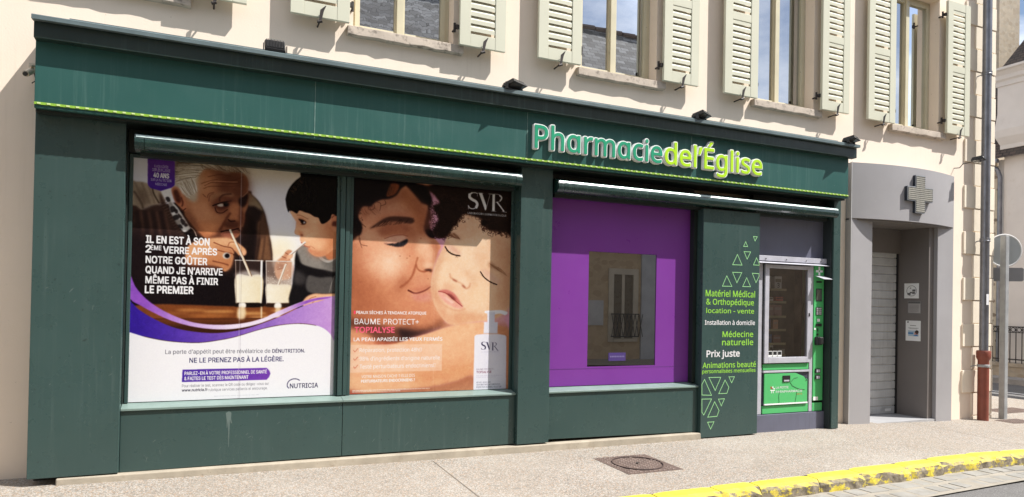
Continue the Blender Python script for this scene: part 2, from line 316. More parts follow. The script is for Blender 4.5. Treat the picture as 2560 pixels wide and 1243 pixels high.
# ------------------------------------------------------------------ lettering (letter outlines as polygons)
LETTERS = {
'grotesk': {
' ': [188,[]],
'&': [448,[[197,-7,150,-2,110,12,78,34,54,62,39,96,34,133,37,163,47,189,85,235,140,279,216,335,237,352,255,375,262,405,258,427,245,445,226,457,201,461,168,453,145,431,137,399,145,363,169,327,204,284,438,0,364,0,171,231,121,293,87,344,78,370,75,398,79,430,91,458,109,481,134,499,165,510,200,513,235,510,266,499,290,482,308,459,320,433,324,404,315,362,291,325,256,293,154,217,110,174,100,154,97,131,100,108,109,87,124,70,143,57,166,49,193,46,223,50,251,59,301,95,321,121,336,151,346,186,349,224,408,224,405,180,397,144,371,92,345,62,333,47,305,23,271,7,234,-3]]],
',': [188,[[38,-119,68,71,137,71,84,-119]]],
'-': [453,[[337,244,337,188,114,188,114,244]]],
'.': [188,[[95,-4,78,-1,63,9,53,24,50,41,53,59,63,73,78,83,95,87,113,83,128,73,138,59,141,41,138,24,128,9,113,-1]]],
'0': [453,[[227,-7,174,1,130,24,95,62,69,113,53,178,48,254,53,330,69,395,95,447,130,484,174,508,227,516,279,508,323,484,358,447,384,395,400,330,405,254,400,178,384,113,359,62,323,24,279,1],[227,50,261,56,290,74,313,103,330,144,340,194,344,254,340,314,330,365,313,405,290,435,261,453,227,460,192,453,163,435,140,405,123,365,113,314,109,254,113,194,123,144,140,103,163,74,192,56]]],
'2': [453,[[64,0,64,47,234,229,282,282,311,327,320,371,317,397,308,419,293,436,273,449,224,460,196,457,172,447,153,433,139,413,130,390,127,362,66,362,71,405,86,442,111,473,143,496,182,511,225,516,268,511,306,497,337,474,361,445,376,411,381,372,371,318,336,259,267,180,153,60,389,57,389,0]]],
'4': [453,[[40,105,40,158,247,509,311,509,109,166,413,163,413,105],[282,0,282,121,282,146,282,318,343,318,343,0]]],
'A': [480,[[16,0,201,509,276,509,463,0,395,0,287,302,264,372,232,478,245,478,213,371,191,302,85,0],[110,142,110,199,370,199,370,142]]],
'C': [510,[[267,-7,205,1,150,25,104,63,70,115,48,179,40,254,48,329,70,393,104,445,150,484,205,508,267,516,340,504,373,490,402,471,427,447,448,418,463,385,473,348,408,348,389,395,357,428,315,449,267,456,223,450,184,432,150,403,125,364,109,314,103,254,109,194,125,145,151,105,184,76,223,59,267,53,315,60,357,81,389,114,408,160,473,160,463,124,448,91,428,62,402,38,373,19,341,5,305,-4]]],
'D': [502,[[219,0,96,0,96,57,215,57,272,63,318,81,354,110,379,149,394,198,399,255,394,312,379,361,354,399,320,428,275,446,221,452,93,452,93,509,225,509,294,501,353,478,399,441,433,391,455,329,462,255,455,181,433,119,398,68,351,31,291,8],[125,509,125,0,60,0,60,509]]],
'E': [419,[[60,0,60,509,372,509,372,452,125,452,125,286,355,286,355,229,125,229,125,57,375,57,375,0]]],
'F': [410,[[60,0,60,509,369,509,369,452,125,452,125,278,346,278,346,221,125,221,125,0]]],
'G': [520,[[269,-7,205,1,149,25,104,64,69,116,47,179,40,254,47,329,69,393,103,445,149,484,203,508,265,516,304,513,340,504,374,489,403,469,429,445,449,416,465,384,474,349,408,349,387,393,356,427,315,448,265,456,222,450,183,432,150,404,125,364,109,314,103,254,109,194,125,145,151,105,184,76,224,59,269,53,309,57,345,71,374,93,396,123,410,160,415,202,283,199,283,256,478,256,478,200,471,141,451,91,419,50,377,19,326,0]]],
'H': [517,[[60,0,60,509,125,509,125,289,392,289,392,509,457,509,457,0,392,0,392,232,125,232,125,0]]],
'I': [300,[[31,0,31,57,118,57,118,452,31,452,31,509,269,509,269,452,183,452,183,57,269,57,269,0]]],
'J': [396,[[185,-7,124,3,75,33,44,81,33,145,33,173,98,173,98,145,104,104,122,74,149,56,185,50,220,56,248,74,266,104,272,145,272,509,336,509,336,145,326,81,294,33,246,3]]],
'L': [393,[[60,0,60,509,125,509,125,57,361,57,361,0]]],
'M': [628,[[60,0,60,509,152,509,277,187,287,159,299,123,311,84,322,49,307,49,318,83,330,121,342,158,352,187,476,509,568,509,568,0,504,0,504,291,504,327,505,369,506,413,507,457,513,457,498,409,482,363,467,322,456,291,342,0,286,0,170,291,159,321,145,361,129,408,112,457,119,457,120,416,121,372,122,328,122,291,122,0]]],
'N': [523,[[60,0,60,509,136,509,343,183,363,151,388,107,414,55,405,54,401,108,399,157,399,195,399,509,463,509,463,0,387,0,202,290,177,331,148,381,108,452,119,454,122,384,124,328,125,291,125,0]]],
'O': [533,[[267,-7,205,1,150,25,105,63,70,115,48,179,40,254,48,329,70,393,105,445,150,484,205,508,267,516,329,508,384,484,429,445,464,393,486,329,493,254,486,179,464,115,429,63,384,25,329,1],[267,53,310,59,349,76,383,105,408,144,425,194,430,254,425,314,408,365,383,404,349,433,310,450,267,456,223,450,184,433,151,404,125,364,109,314,103,254,109,194,125,144,151,105,184,76,223,59]]],
'P': [445,[[60,0,60,509,235,509,289,503,332,487,366,462,390,430,404,391,409,348,404,304,390,265,366,233,332,207,289,191,235,186,109,186,109,242,233,242,269,246,297,256,318,272,333,294,342,319,344,348,342,376,333,402,318,423,297,439,268,449,232,452,125,452,125,0]]],
'Q': [533,[[245,159,313,159,369,85,384,65,468,-48,401,-48,346,27,331,46],[267,-7,205,1,150,25,105,63,70,115,48,179,40,254,48,329,70,393,105,445,150,484,205,508,267,516,329,508,384,484,429,445,464,393,486,329,493,254,486,179,464,115,429,63,384,25,329,1],[267,53,310,59,349,76,383,105,408,144,425,194,430,254,425,314,408,365,383,404,349,433,310,450,267,456,223,450,184,433,151,404,125,364,109,314,103,254,109,194,125,144,151,105,184,76,223,59]]],
'R': [449,[[60,0,60,509,236,509,290,504,333,489,367,465,390,433,405,395,409,352,405,309,390,271,367,240,333,217,289,203,236,198,96,198,96,255,234,255,269,258,298,267,319,281,334,300,342,324,345,352,342,380,334,405,319,425,298,440,269,449,233,452,125,452,125,0],[353,0,230,229,303,229,428,0]]],
'S': [447,[[224,-9,172,-4,128,9,91,31,64,60,46,96,38,137,104,137,110,110,123,88,142,71,166,59,224,49,257,52,286,60,311,74,329,92,341,114,346,139,342,161,332,179,296,205,245,222,184,239,128,260,86,289,60,326,52,372,58,413,75,448,102,476,138,498,180,511,227,516,275,511,316,498,351,476,377,449,394,415,401,378,337,378,326,412,302,437,267,453,225,459,194,456,167,448,145,435,129,418,118,398,115,376,119,352,131,334,169,308,212,293,264,279,312,264,359,238,395,198,405,171,408,139,403,99,386,64,360,34,323,11,278,-4]]],
'T': [449,[[32,452,32,509,417,509,417,452,257,452,257,0,193,0,193,452]]],
'U': [517,[[259,-8,203,-2,154,15,114,43,85,80,66,124,60,173,60,509,124,509,124,178,128,144,141,113,160,87,187,68,220,56,259,52,298,56,331,68,357,87,377,113,389,144,393,178,393,509,457,509,457,173,451,124,433,80,403,43,363,15,315,-2]]],
'V': [480,[[204,0,16,509,84,509,192,206,215,137,248,31,235,31,267,138,290,206,395,509,463,509,278,0]]],
'Z': [438,[[42,0,42,46,273,385,306,431,341,476,348,454,285,452,223,452,40,452,40,509,397,509,397,462,169,129,134,81,97,33,90,54,152,57,214,57,399,57,399,0]]],
'a': [389,[[160,-9,126,-5,94,5,68,22,48,45,35,73,30,108,34,138,43,161,58,179,78,193,125,211,178,220,234,227,265,235,273,243,276,255,267,297,240,322,196,331,149,322,118,301,100,274,41,291,57,322,79,346,104,364,133,375,194,384,239,379,286,360,306,343,322,320,333,290,337,251,337,0,277,0,277,52,252,25,215,1],[170,45,202,49,228,59,248,74,263,93,272,115,276,138,276,190,259,182,231,176,200,171,175,168,134,159,103,139,95,124,92,105,102,72,130,52]]],
'b': [424,[[229,-8,198,-5,172,4,138,31,118,59,112,59,112,0,53,0,53,509,114,509,114,319,137,346,171,373,197,381,229,384,274,378,313,361,345,332,370,293,385,245,390,189,385,133,370,84,346,45,313,16,274,-2],[220,47,253,51,279,66,301,88,316,117,325,151,328,189,325,227,316,261,301,290,280,311,253,325,220,330,188,325,161,312,140,291,125,263,116,229,113,189,116,150,125,115,140,86,162,65,188,51]]],
'c': [396,[[207,-8,159,-2,117,16,82,46,56,85,40,133,34,187,40,243,56,291,82,330,117,360,159,378,207,384,260,377,305,356,340,322,362,277,303,262,290,289,270,311,242,325,207,330,173,325,145,310,124,287,108,258,99,224,96,187,99,151,108,117,124,89,145,66,173,51,207,46,243,52,271,66,292,89,304,117,363,102,341,56,306,21,261,-1]]],
'd': [424,[[195,-8,151,-2,111,16,79,45,55,84,39,133,34,189,39,245,55,293,79,332,112,361,151,378,196,384,228,381,253,373,287,346,306,319,311,509,372,509,372,0,313,0,313,59,307,59,287,31,252,4,227,-5],[205,47,236,51,263,65,284,86,299,115,309,150,312,189,309,229,300,263,284,291,263,312,237,325,205,330,172,325,145,311,124,290,108,261,99,227,96,189,99,151,109,117,124,88,145,66,172,51]]],
'e': [404,[[212,-8,161,-2,117,16,82,46,56,85,40,132,34,187,39,242,55,290,81,329,115,359,157,378,205,384,266,374,294,361,319,341,341,315,357,282,368,242,371,194,371,169,75,169,75,221,338,221,310,202,307,237,298,269,283,294,263,314,237,326,205,330,173,326,146,313,125,294,109,270,99,241,96,211,96,178,100,139,110,106,128,80,151,61,179,50,212,46,254,53,285,73,306,105,365,91,353,63,335,39,311,19,283,4,249,-5]]],
'f': [254,[[228,379,228,327,6,327,6,379],[81,0,81,432,84,461,96,486,113,505,135,519,187,530,222,527,243,521,227,468,215,472,195,474,171,470,154,460,145,443,142,419,142,0]]],
'g': [425,[[207,-151,168,-148,134,-140,82,-110,51,-69,101,-41,122,-66,154,-88,207,-97,249,-92,282,-75,304,-47,311,-6,311,68,287,41,252,16,227,8,195,5,152,10,113,27,80,53,55,90,39,136,34,191,39,246,55,293,80,332,112,361,152,378,196,384,228,382,253,373,288,346,308,319,313,379,372,379,372,-9,367,-54,350,-90,324,-117,291,-136,251,-147],[205,59,237,63,264,75,285,95,300,121,309,154,312,193,309,231,300,264,285,291,264,312,237,325,205,330,172,325,145,312,124,290,109,262,99,229,96,193,99,155,109,123,124,96,145,76,172,63]]],
'i': [167,[[53,0,53,379,114,379,114,0],[84,443,67,446,54,455,44,468,41,483,44,499,54,512,67,521,84,524,100,521,114,512,123,499,126,483,123,468,114,455,100,446]]],
'l': [189,[[139,-2,101,3,74,20,58,47,53,84,53,509,114,509,114,99,120,62,130,54,146,52,160,53,170,54,181,3,162,-1]]],
'n': [410,[[114,227,114,0,53,0,53,379,112,379,112,287,102,287,124,332,152,362,187,379,227,384,264,380,295,369,321,349,341,321,353,285,357,240,357,0,296,0,296,235,290,275,273,304,246,323,210,329,184,326,161,317,141,303,126,283,117,257]]],
'o': [415,[[207,-8,159,-2,117,16,82,46,56,85,40,133,34,187,40,243,56,291,82,330,117,360,159,378,207,384,256,378,299,360,333,330,359,291,376,243,381,187,376,133,359,85,333,46,299,16,256,-2],[207,46,242,51,270,66,292,89,307,117,316,151,319,187,316,224,307,258,292,287,270,310,242,325,207,330,173,325,145,310,124,287,108,258,99,224,96,187,99,151,108,117,124,89,145,66,173,51]]],
'p': [424,[[53,-143,53,379,112,379,112,319,118,319,137,346,171,373,197,381,229,384,274,378,313,361,345,332,370,293,385,245,390,189,385,133,370,84,346,45,313,16,274,-2,229,-8,198,-5,173,4,138,31,118,59,114,-143],[220,47,253,51,279,66,301,88,316,117,325,151,328,189,325,227,316,261,301,290,280,311,253,325,220,330,188,325,161,312,140,291,125,263,116,229,113,189,116,150,125,115,140,86,162,65,188,51]]],
'q': [424,[[372,-143,311,-143,311,59,287,31,252,4,227,-5,195,-8,151,-2,111,16,79,45,55,84,39,133,34,189,39,245,55,293,79,332,112,361,151,378,196,384,228,381,253,373,287,346,307,319,313,319,313,379,372,379],[205,47,236,51,263,65,284,86,299,115,309,150,312,189,309,229,300,263,284,291,263,312,237,325,205,330,172,325,145,311,124,290,108,261,99,227,96,189,99,151,109,117,124,88,145,66,172,51]]],
'r': [259,[[53,0,53,379,112,379,112,321,130,347,152,367,181,380,213,385,229,384,243,384,243,322,230,324,207,326,182,323,159,315,140,301,126,284,117,262,114,237,114,0]]],
's': [365,[[182,-8,145,-5,112,3,84,18,62,38,45,63,36,94,94,107,105,79,124,60,150,49,181,45,217,50,244,62,262,81,268,103,265,121,254,136,237,147,212,155,149,170,104,186,72,208,53,237,47,274,51,305,65,332,87,354,115,370,149,381,187,384,223,381,254,372,279,358,299,339,324,290,268,277,258,298,243,316,219,328,187,333,156,329,131,317,114,299,109,277,112,258,124,243,172,223,229,209,275,194,306,171,325,142,331,107,326,75,312,47,290,24,260,6,223,-5]]],
't': [227,[[204,379,204,327,6,327,6,379],[65,471,126,471,126,98,128,76,136,61,150,53,170,50,185,51,202,54,213,2,192,-3,168,-4,125,2,92,21,72,52,65,93]]],
'u': [410,[[182,-5,146,-1,115,11,89,31,69,59,57,95,53,139,53,379,114,379,114,144,119,105,137,75,164,56,200,50,226,53,249,62,268,77,283,97,293,122,296,153,296,379,357,379,357,0,298,0,298,92,307,92,286,47,257,17,222,0]]],
'v': [389,[[163,0,17,379,84,379,165,155,187,87,206,21,184,21,203,87,224,155,305,379,371,379,226,0]]],
'w': [567,[[138,0,23,379,87,379,133,214,154,137,175,41,165,41,186,135,206,214,252,379,316,379,362,214,382,136,402,41,391,41,413,135,434,214,480,379,545,379,429,0,368,0,319,172,305,225,291,280,277,338,291,338,277,280,263,225,248,172,199,0]]],
'z': [380,[[42,0,42,46,254,320,48,323,48,379,333,379,333,331,126,60,339,56,339,0]]],
'À': [480,[[16,0,201,509,276,509,463,0,395,0,287,302,264,372,232,478,245,478,213,371,191,302,85,0],[110,142,110,199,370,199,370,142],[216,558,150,659,218,659,266,558]]],
'È': [419,[[60,0,60,509,372,509,372,452,125,452,125,286,355,286,355,229,125,229,125,57,375,57,375,0],[194,558,128,659,196,659,244,558]]],
'É': [419,[[60,0,60,509,372,509,372,452,125,452,125,286,355,286,355,229,125,229,125,57,375,57,375,0],[191,558,239,659,307,659,241,558]]],
'Ê': [419,[[60,0,60,509,372,509,372,452,125,452,125,286,355,286,355,229,125,229,125,57,375,57,375,0],[169,565,109,565,189,659,247,659,327,567,266,565,218,624]]],
'Ô': [533,[[267,-7,205,1,150,25,105,63,70,115,48,179,40,254,48,329,70,393,105,445,150,484,205,508,267,516,329,508,384,484,429,445,464,393,486,329,493,254,486,179,464,115,429,63,384,25,329,1],[267,53,310,59,349,76,383,105,408,144,425,194,430,254,425,314,408,365,383,404,349,433,310,450,267,456,223,450,184,433,151,404,125,364,109,314,103,254,109,194,125,144,151,105,184,76,223,59],[218,565,158,565,238,659,296,659,377,567,315,565,267,624]]],
'Û': [517,[[259,-8,203,-2,154,15,114,43,85,80,66,124,60,173,60,509,124,509,124,178,128,144,141,113,160,87,187,68,220,56,259,52,298,56,331,68,357,87,377,113,389,144,393,178,393,509,457,509,457,173,451,124,433,80,403,43,363,15,315,-2],[210,565,150,565,230,659,288,659,368,567,307,565,259,624]]],
'é': [404,[[212,-8,161,-2,117,16,82,46,56,85,40,132,34,187,39,242,55,290,81,329,115,359,157,378,205,384,266,374,294,361,319,341,341,315,357,282,368,242,371,194,371,169,75,169,75,221,338,221,310,202,307,237,298,269,283,294,263,314,237,326,205,330,173,326,146,313,125,294,109,270,99,241,96,211,96,178,100,139,110,106,128,80,151,61,179,50,212,46,254,53,285,73,306,105,365,91,353,63,335,39,311,19,283,4,249,-5],[177,429,225,529,293,529,227,429]]],
'ê': [404,[[212,-8,161,-2,117,16,82,46,56,85,40,132,34,187,39,242,55,290,81,329,115,359,157,378,205,384,266,374,294,361,319,341,341,315,357,282,368,242,371,194,371,169,75,169,75,221,338,221,310,202,307,237,298,269,283,294,263,314,237,326,205,330,173,326,146,313,125,294,109,270,99,241,96,211,96,178,100,139,110,106,128,80,151,61,179,50,212,46,254,53,285,73,306,105,365,91,353,63,335,39,311,19,283,4,249,-5],[155,435,95,435,175,529,233,529,313,438,252,435,204,495]]],
'’': [177,[[52,318,82,509,151,509,98,318]]]},
'humanist': {
' ': [209,[]],
'%': [666,[[156,581,209,569,246,534,269,477,277,402,269,326,247,269,210,233,156,221,106,233,69,269,47,326,39,402,46,477,67,534,104,569],[156,531,130,523,112,498,101,458,98,402,101,345,112,305,130,280,156,272,184,280,203,304,214,345,218,402,214,458,203,498,184,523],[523,573,205,0,144,0,461,573],[507,351,558,340,596,304,619,248,627,172,620,97,598,40,560,4,507,-8,457,4,420,40,397,97,390,172,397,248,418,304,454,340],[507,301,480,293,462,269,452,229,448,172,452,116,462,75,480,51,507,43,534,51,553,75,565,115,569,172,565,229,553,269,534,293]]],
'&': [587,[[244,581,284,578,318,567,345,549,366,524,378,494,383,458,374,411,350,372,313,338,268,308,423,159,457,216,479,286,550,286,518,191,496,150,468,114,585,0,490,0,420,67,366,28,303,2,223,-8,171,-4,127,10,91,32,65,63,48,102,43,149,46,187,57,220,75,248,100,273,166,318,133,358,107,403,96,456,101,493,114,524,135,548,165,567,201,578],[209,273,159,239,128,201,119,178,116,152,124,112,146,81,181,61,225,55,273,59,314,71,375,111],[241,524,211,519,186,506,171,485,165,457,169,429,180,404,225,350,265,376,292,401,308,428,313,458,308,484,294,505,271,519]]],
'+': [459,[[257,311,417,311,417,254,257,254,257,89,200,89,200,254,40,254,40,311,200,311,200,477,257,477]]],
',': [215,[[154,84,136,23,111,-42,85,-103,33,-103,49,-38,63,31,73,93,148,93]]],
'-': [258,[[32,184,32,246,226,246,226,184]]],
'/': [298,[[290,573,77,0,8,0,221,573]]],
'2': [459,[[417,0,38,0,38,59,188,210,261,287,306,353,318,387,322,424,315,466,294,496,261,514,221,520,181,517,147,506,83,466,45,513,94,548,153,572,221,581,270,576,313,562,347,540,372,510,388,472,394,428,389,385,375,344,353,305,324,267,247,185,128,67,417,64]]],
'3': [459,[[395,439,392,403,381,372,363,347,340,326,310,311,277,302,337,283,379,255,405,214,413,163,407,116,390,74,360,40,318,14,263,-3,193,-8,110,-1,36,23,36,89,114,61,194,51,260,59,305,81,331,117,339,164,335,197,320,223,297,242,265,255,226,263,179,265,123,265,123,326,180,326,223,329,259,339,286,356,307,377,319,404,323,434,316,471,295,498,262,516,219,521,164,515,117,498,75,473,39,521,73,544,115,563,163,576,218,581,296,571,352,540,384,495]]],
'4': [459,[[443,130,359,130,359,0,291,0,291,130,17,130,17,190,286,576,359,576,359,193,443,193],[291,374,291,412,293,444,294,474,295,500,276,468,257,438,86,193,291,193]]],
'7': [459,[[109,0,344,508,35,508,35,573,419,573,419,518,187,0]]],
'8': [459,[[229,581,276,577,318,565,352,546,378,519,395,485,400,443,396,411,385,383,346,338,291,303,355,265,381,242,401,216,414,185,419,148,413,104,395,65,367,34,330,11,284,-3,231,-8,174,-3,126,10,89,33,61,63,45,101,39,146,43,183,56,214,75,241,99,264,158,299,107,336,71,383,61,411,58,444,63,485,80,518,107,545,141,565,182,577],[108,145,116,107,138,76,176,55,229,48,281,55,319,76,342,108,350,148,346,174,335,197,293,235,229,265,217,270,157,237,121,197,111,173],[228,524,188,518,155,502,134,476,127,441,130,414,141,391,179,357,232,330,282,357,317,392,327,414,330,441,323,476,302,502,270,518]]],
'9': [459,[[417,328,410,231,387,139,366,99,340,63,306,33,265,11,214,-3,154,-8,117,-6,82,0,82,60,115,53,152,50,204,54,245,68,278,90,303,118,322,153,334,192,346,281,310,247,266,223,204,214,158,219,118,235,85,260,61,294,45,336,40,387,46,443,63,491,90,529,127,557,171,575,223,581,262,577,299,565,332,545,361,518,384,483,402,439,413,388],[223,521,178,513,142,488,118,447,110,388,117,339,137,301,171,277,220,269,256,273,286,285,311,303,330,325,342,349,346,374,338,426,315,474,277,508,252,518]]],
'?': [348,[[112,183,118,235,139,277,180,319,228,363,253,398,260,439,254,473,235,498,204,514,163,519,93,509,34,485,10,541,81,569,122,578,168,581,235,571,285,543,317,498,327,440,324,407,316,379,283,332,233,287,192,248,173,215,168,175,168,161,112,161],[94,43,97,69,108,85,124,94,144,97,162,94,178,85,189,69,192,43,189,18,178,2,162,-8,144,-11,124,-8,108,2,97,18]]],
'A': [512,[[437,0,368,177,141,177,73,0,0,0,224,575,289,575,512,0],[282,415,274,438,263,473,255,500,247,468,238,438,230,415,165,241,346,241]]],
'B': [521,[[241,573,336,565,404,541,445,497,459,431,456,399,446,371,431,347,409,328,382,313,350,304,415,279,441,261,461,236,474,203,478,163,472,115,454,74,425,42,385,19,337,5,279,0,78,0,78,573],[256,329,318,335,357,352,377,382,384,423,376,463,351,490,308,506,245,511,150,511,150,329],[150,269,150,61,265,61,330,68,371,91,394,125,401,168,398,197,388,221,370,241,344,256,307,266,260,269]]],
'C': [507,[[323,517,280,513,241,502,206,482,178,456,155,423,139,383,129,337,125,286,131,220,147,164,175,117,213,83,262,62,322,55,394,62,460,78,460,15,393,-2,312,-8,232,1,166,28,115,72,78,131,56,203,49,287,53,349,67,406,89,456,120,499,159,534,206,559,261,575,324,581,409,572,482,547,453,486,394,508]]],
'D': [585,[[536,292,528,203,501,131,457,74,399,33,325,8,237,0,78,0,78,573,254,573,335,565,404,540,460,501,502,446,528,377],[460,289,454,359,435,415,404,457,361,487,308,505,244,511,150,511,150,62,228,62,329,76,402,119,446,190]]],
'E': [446,[[398,0,78,0,78,573,398,573,398,509,150,509,150,330,383,330,383,268,150,268,150,63,398,63]]],
'F': [416,[[150,0,78,0,78,573,398,573,398,509,150,509,150,306,383,306,383,243,150,243]]],
'G': [584,[[326,302,524,302,524,22,431,-1,323,-8,241,1,173,28,120,71,81,130,57,202,49,286,58,370,84,442,127,500,186,544,259,571,346,581,437,572,516,547,489,484,421,508,342,517,278,510,225,489,181,455,150,409,131,353,124,286,130,222,146,166,175,119,216,84,270,62,340,55,404,59,452,68,452,238,326,238]]],
'H': [594,[[516,0,443,0,443,267,150,267,150,0,78,0,78,573,150,573,150,330,443,330,443,573,516,573]]],
'I': [272,[[239,0,32,0,32,42,99,57,99,515,32,531,32,573,239,573,239,531,172,515,172,57,239,42]]],
'J': [219,[[-3,-152,-37,-150,-63,-142,-63,-81,-35,-87,-5,-89,33,-81,50,-70,63,-53,71,-29,74,3,74,573,146,573,146,9,141,-42,128,-82,105,-113,75,-135,39,-148]]],
'L': [420,[[78,0,78,573,150,573,150,64,400,64,400,0]]],
'M': [727,[[330,0,144,347,144,0,78,0,78,573,184,573,361,103,544,573,650,573,650,0,578,0,578,352,390,0]]],
'N': [609,[[532,0,447,0,141,476,141,432,143,378,144,320,144,0,78,0,78,573,161,573,467,99,468,137,466,193,464,249,464,573,532,573]]],
'O': [626,[[577,287,573,224,561,166,540,116,510,73,473,38,428,13,375,-3,314,-8,251,-3,196,13,151,39,114,73,85,116,65,167,53,224,49,288,56,370,78,442,114,500,166,545,232,572,314,581,393,572,459,545,510,501,547,442,570,370],[125,287,130,220,145,163,171,117,207,83,255,62,314,55,373,62,420,83,456,117,481,163,496,220,501,287,490,384,456,457,398,503,314,518,255,511,207,490,171,457,145,411,130,354]]],
'P': [485,[[229,573,326,562,393,528,431,475,444,404,433,336,417,306,395,278,364,255,324,238,275,227,216,223,150,223,150,0,78,0,78,573],[223,511,150,511,150,285,208,285,258,288,298,296,330,311,352,334,365,363,370,401,361,449,334,484,289,504]]],
'Q': [626,[[577,287,573,221,559,160,535,108,503,64,461,30,411,6,548,-136,444,-136,334,-7,324,-8,314,-8,251,-3,196,13,151,39,114,73,85,116,65,167,53,224,49,288,56,370,78,442,114,500,166,545,232,572,314,581,393,572,459,545,510,501,547,442,570,370],[125,287,130,220,145,163,171,117,207,83,255,62,314,55,373,62,420,83,456,117,481,163,496,220,501,287,490,384,456,457,398,503,314,518,255,511,207,490,171,457,145,411,130,354]]],
'R': [499,[[236,573,301,568,353,555,393,532,422,500,439,460,444,410,440,368,427,334,408,306,385,285,330,257,487,0,403,0,264,237,150,237,150,0,78,0,78,573],[232,510,150,510,150,298,236,298,296,304,338,325,362,359,370,407,366,440,355,467,336,486,310,500,275,507]]],
'S': [440,[[403,153,396,106,378,66,348,35,307,11,257,-3,198,-8,137,-5,83,4,41,19,41,88,113,65,201,55,240,57,273,66,298,79,316,98,327,120,330,147,327,173,318,194,302,213,277,230,196,265,131,294,85,330,57,375,48,435,54,477,71,513,99,542,136,563,180,576,231,581,318,572,389,549,366,487,302,508,229,517,196,515,169,507,148,494,133,478,124,457,121,434,124,407,133,386,149,367,172,351,246,318,332,279,362,255,385,228,398,194]]],
'T': [446,[[259,0,187,0,187,509,8,509,8,573,437,573,437,509,259,509]]],
'U': [586,[[513,202,507,146,489,95,459,52,416,20,360,-1,290,-8,196,7,128,50,86,118,72,204,72,573,144,573,144,201,154,139,182,93,228,64,294,55,342,59,379,73,407,96,427,126,438,161,442,202,442,573,513,573]]],
'V': [481,[[481,573,277,0,204,0,0,573,75,573,204,205,220,160,231,119,241,80,250,119,262,161,277,207,405,573]]],
'X': [470,[[467,0,385,0,233,249,79,0,3,0,193,298,15,573,95,573,236,348,377,573,453,573,276,300]]],
'Y': [454,[[227,291,376,573,454,573,263,222,263,0,191,0,191,219,0,573,79,573]]],
'a': [450,[[231,437,299,428,347,403,376,358,385,293,385,0,334,0,320,61,279,22,234,-1,172,-8,136,-5,103,6,75,23,55,48,41,80,37,119,50,176,87,219,152,245,243,257,316,259,316,285,310,330,293,359,265,375,227,380,163,370,106,347,84,400,151,426],[252,208,184,200,141,182,118,155,110,119,115,87,132,66,157,53,188,49,238,56,279,79,306,117,315,172,315,210]]],
'b': [493,[[139,461,138,410,135,373,161,398,189,419,226,432,272,437,344,423,401,381,437,312,449,215,444,147,427,91,400,48,365,17,322,-2,272,-8,226,-3,189,10,161,31,139,55,133,55,119,0,68,0,68,609,139,609],[260,379,219,374,188,361,165,339,150,308,142,268,139,217,145,144,165,93,202,61,261,51,312,61,348,93,369,145,376,216,369,287,348,338,311,368]]],
'c': [385,[[241,-8,187,-2,139,15,99,45,69,87,50,143,44,213,51,284,71,342,102,385,142,415,191,432,245,438,309,431,358,415,337,356,292,370,244,376,204,371,172,358,148,335,131,303,120,263,117,213,120,166,131,126,148,94,172,71,202,58,240,53,302,60,351,78,351,15,304,-2]]],
'd': [493,[[221,-8,148,6,92,48,56,117,44,214,56,311,93,381,149,424,221,438,280,429,323,407,354,374,356,405,354,438,354,609,425,609,425,0,368,0,358,58,323,24,279,1],[232,51,290,60,328,88,348,135,355,200,355,213,349,284,329,336,291,369,231,379,181,368,146,334,124,281,117,213,124,144,146,93,181,61]]],
'e': [452,[[234,438,286,432,329,414,364,385,390,346,406,299,411,244,411,201,117,201,127,137,154,90,197,62,254,52,327,60,392,82,392,20,327,-1,251,-8,194,-2,143,17,101,48,70,91,51,146,44,212,50,277,68,333,96,378,134,411,181,431],[233,380,188,372,154,348,130,309,119,257,338,257,335,292,326,322,312,346,292,364,266,376]]],
'g': [493,[[221,438,261,434,297,422,329,402,355,373,369,430,425,430,425,-7,420,-63,404,-109,378,-146,341,-172,293,-187,233,-192,147,-186,78,-165,78,-100,149,-125,237,-134,286,-126,324,-101,347,-63,355,-13,355,4,356,32,358,57,329,28,299,8,263,-4,221,-8,147,7,91,51,56,121,44,214,56,306,91,377,147,423],[230,379,197,374,169,359,147,336,130,303,120,262,117,213,124,143,146,92,182,60,232,50,288,58,309,69,326,85,349,131,356,197,356,214,353,267,343,309,326,340,302,362,270,374]]],
'h': [496,[[139,431,138,399,135,370,174,407,221,429,273,437,321,433,360,421,391,400,413,370,426,330,431,280,431,0,361,0,361,275,355,321,338,353,308,372,265,379,222,374,189,360,166,338,150,308,142,269,139,222,139,0,68,0,68,609,139,609]]],
'i': [207,[[139,430,139,0,68,0,68,430],[104,591,133,580,142,566,145,546,142,526,133,512,104,501,88,504,75,512,66,526,63,546,66,566,75,580,88,588]]],
'j': [207,[[18,-192,-18,-190,-44,-183,-44,-126,-19,-132,9,-134,32,-130,51,-120,64,-100,68,-67,68,430,139,430,139,-64,136,-101,126,-133,110,-159,87,-177,56,-189],[63,546,66,566,75,580,88,588,104,591,133,580,142,566,145,546,142,526,133,512,104,501,88,504,75,512,66,526]]],
'l': [207,[[139,0,68,0,68,609,139,609]]],
'm': [750,[[540,438,603,429,649,401,676,352,685,280,685,0,615,0,615,277,610,321,594,353,567,372,528,379,474,369,438,342,418,298,411,237,411,0,342,0,342,277,332,333,320,353,303,367,281,376,253,379,215,374,185,360,164,338,150,308,141,269,139,223,139,0,68,0,68,430,125,430,136,371,173,409,217,431,266,438,312,433,349,420,378,398,398,366,427,398,461,420,499,433]]],
'n': [496,[[275,438,343,429,391,401,421,352,431,280,431,0,361,0,361,275,355,321,338,353,308,372,265,379,204,368,166,338,146,289,139,223,139,0,68,0,68,430,125,430,136,371,175,409,222,431]]],
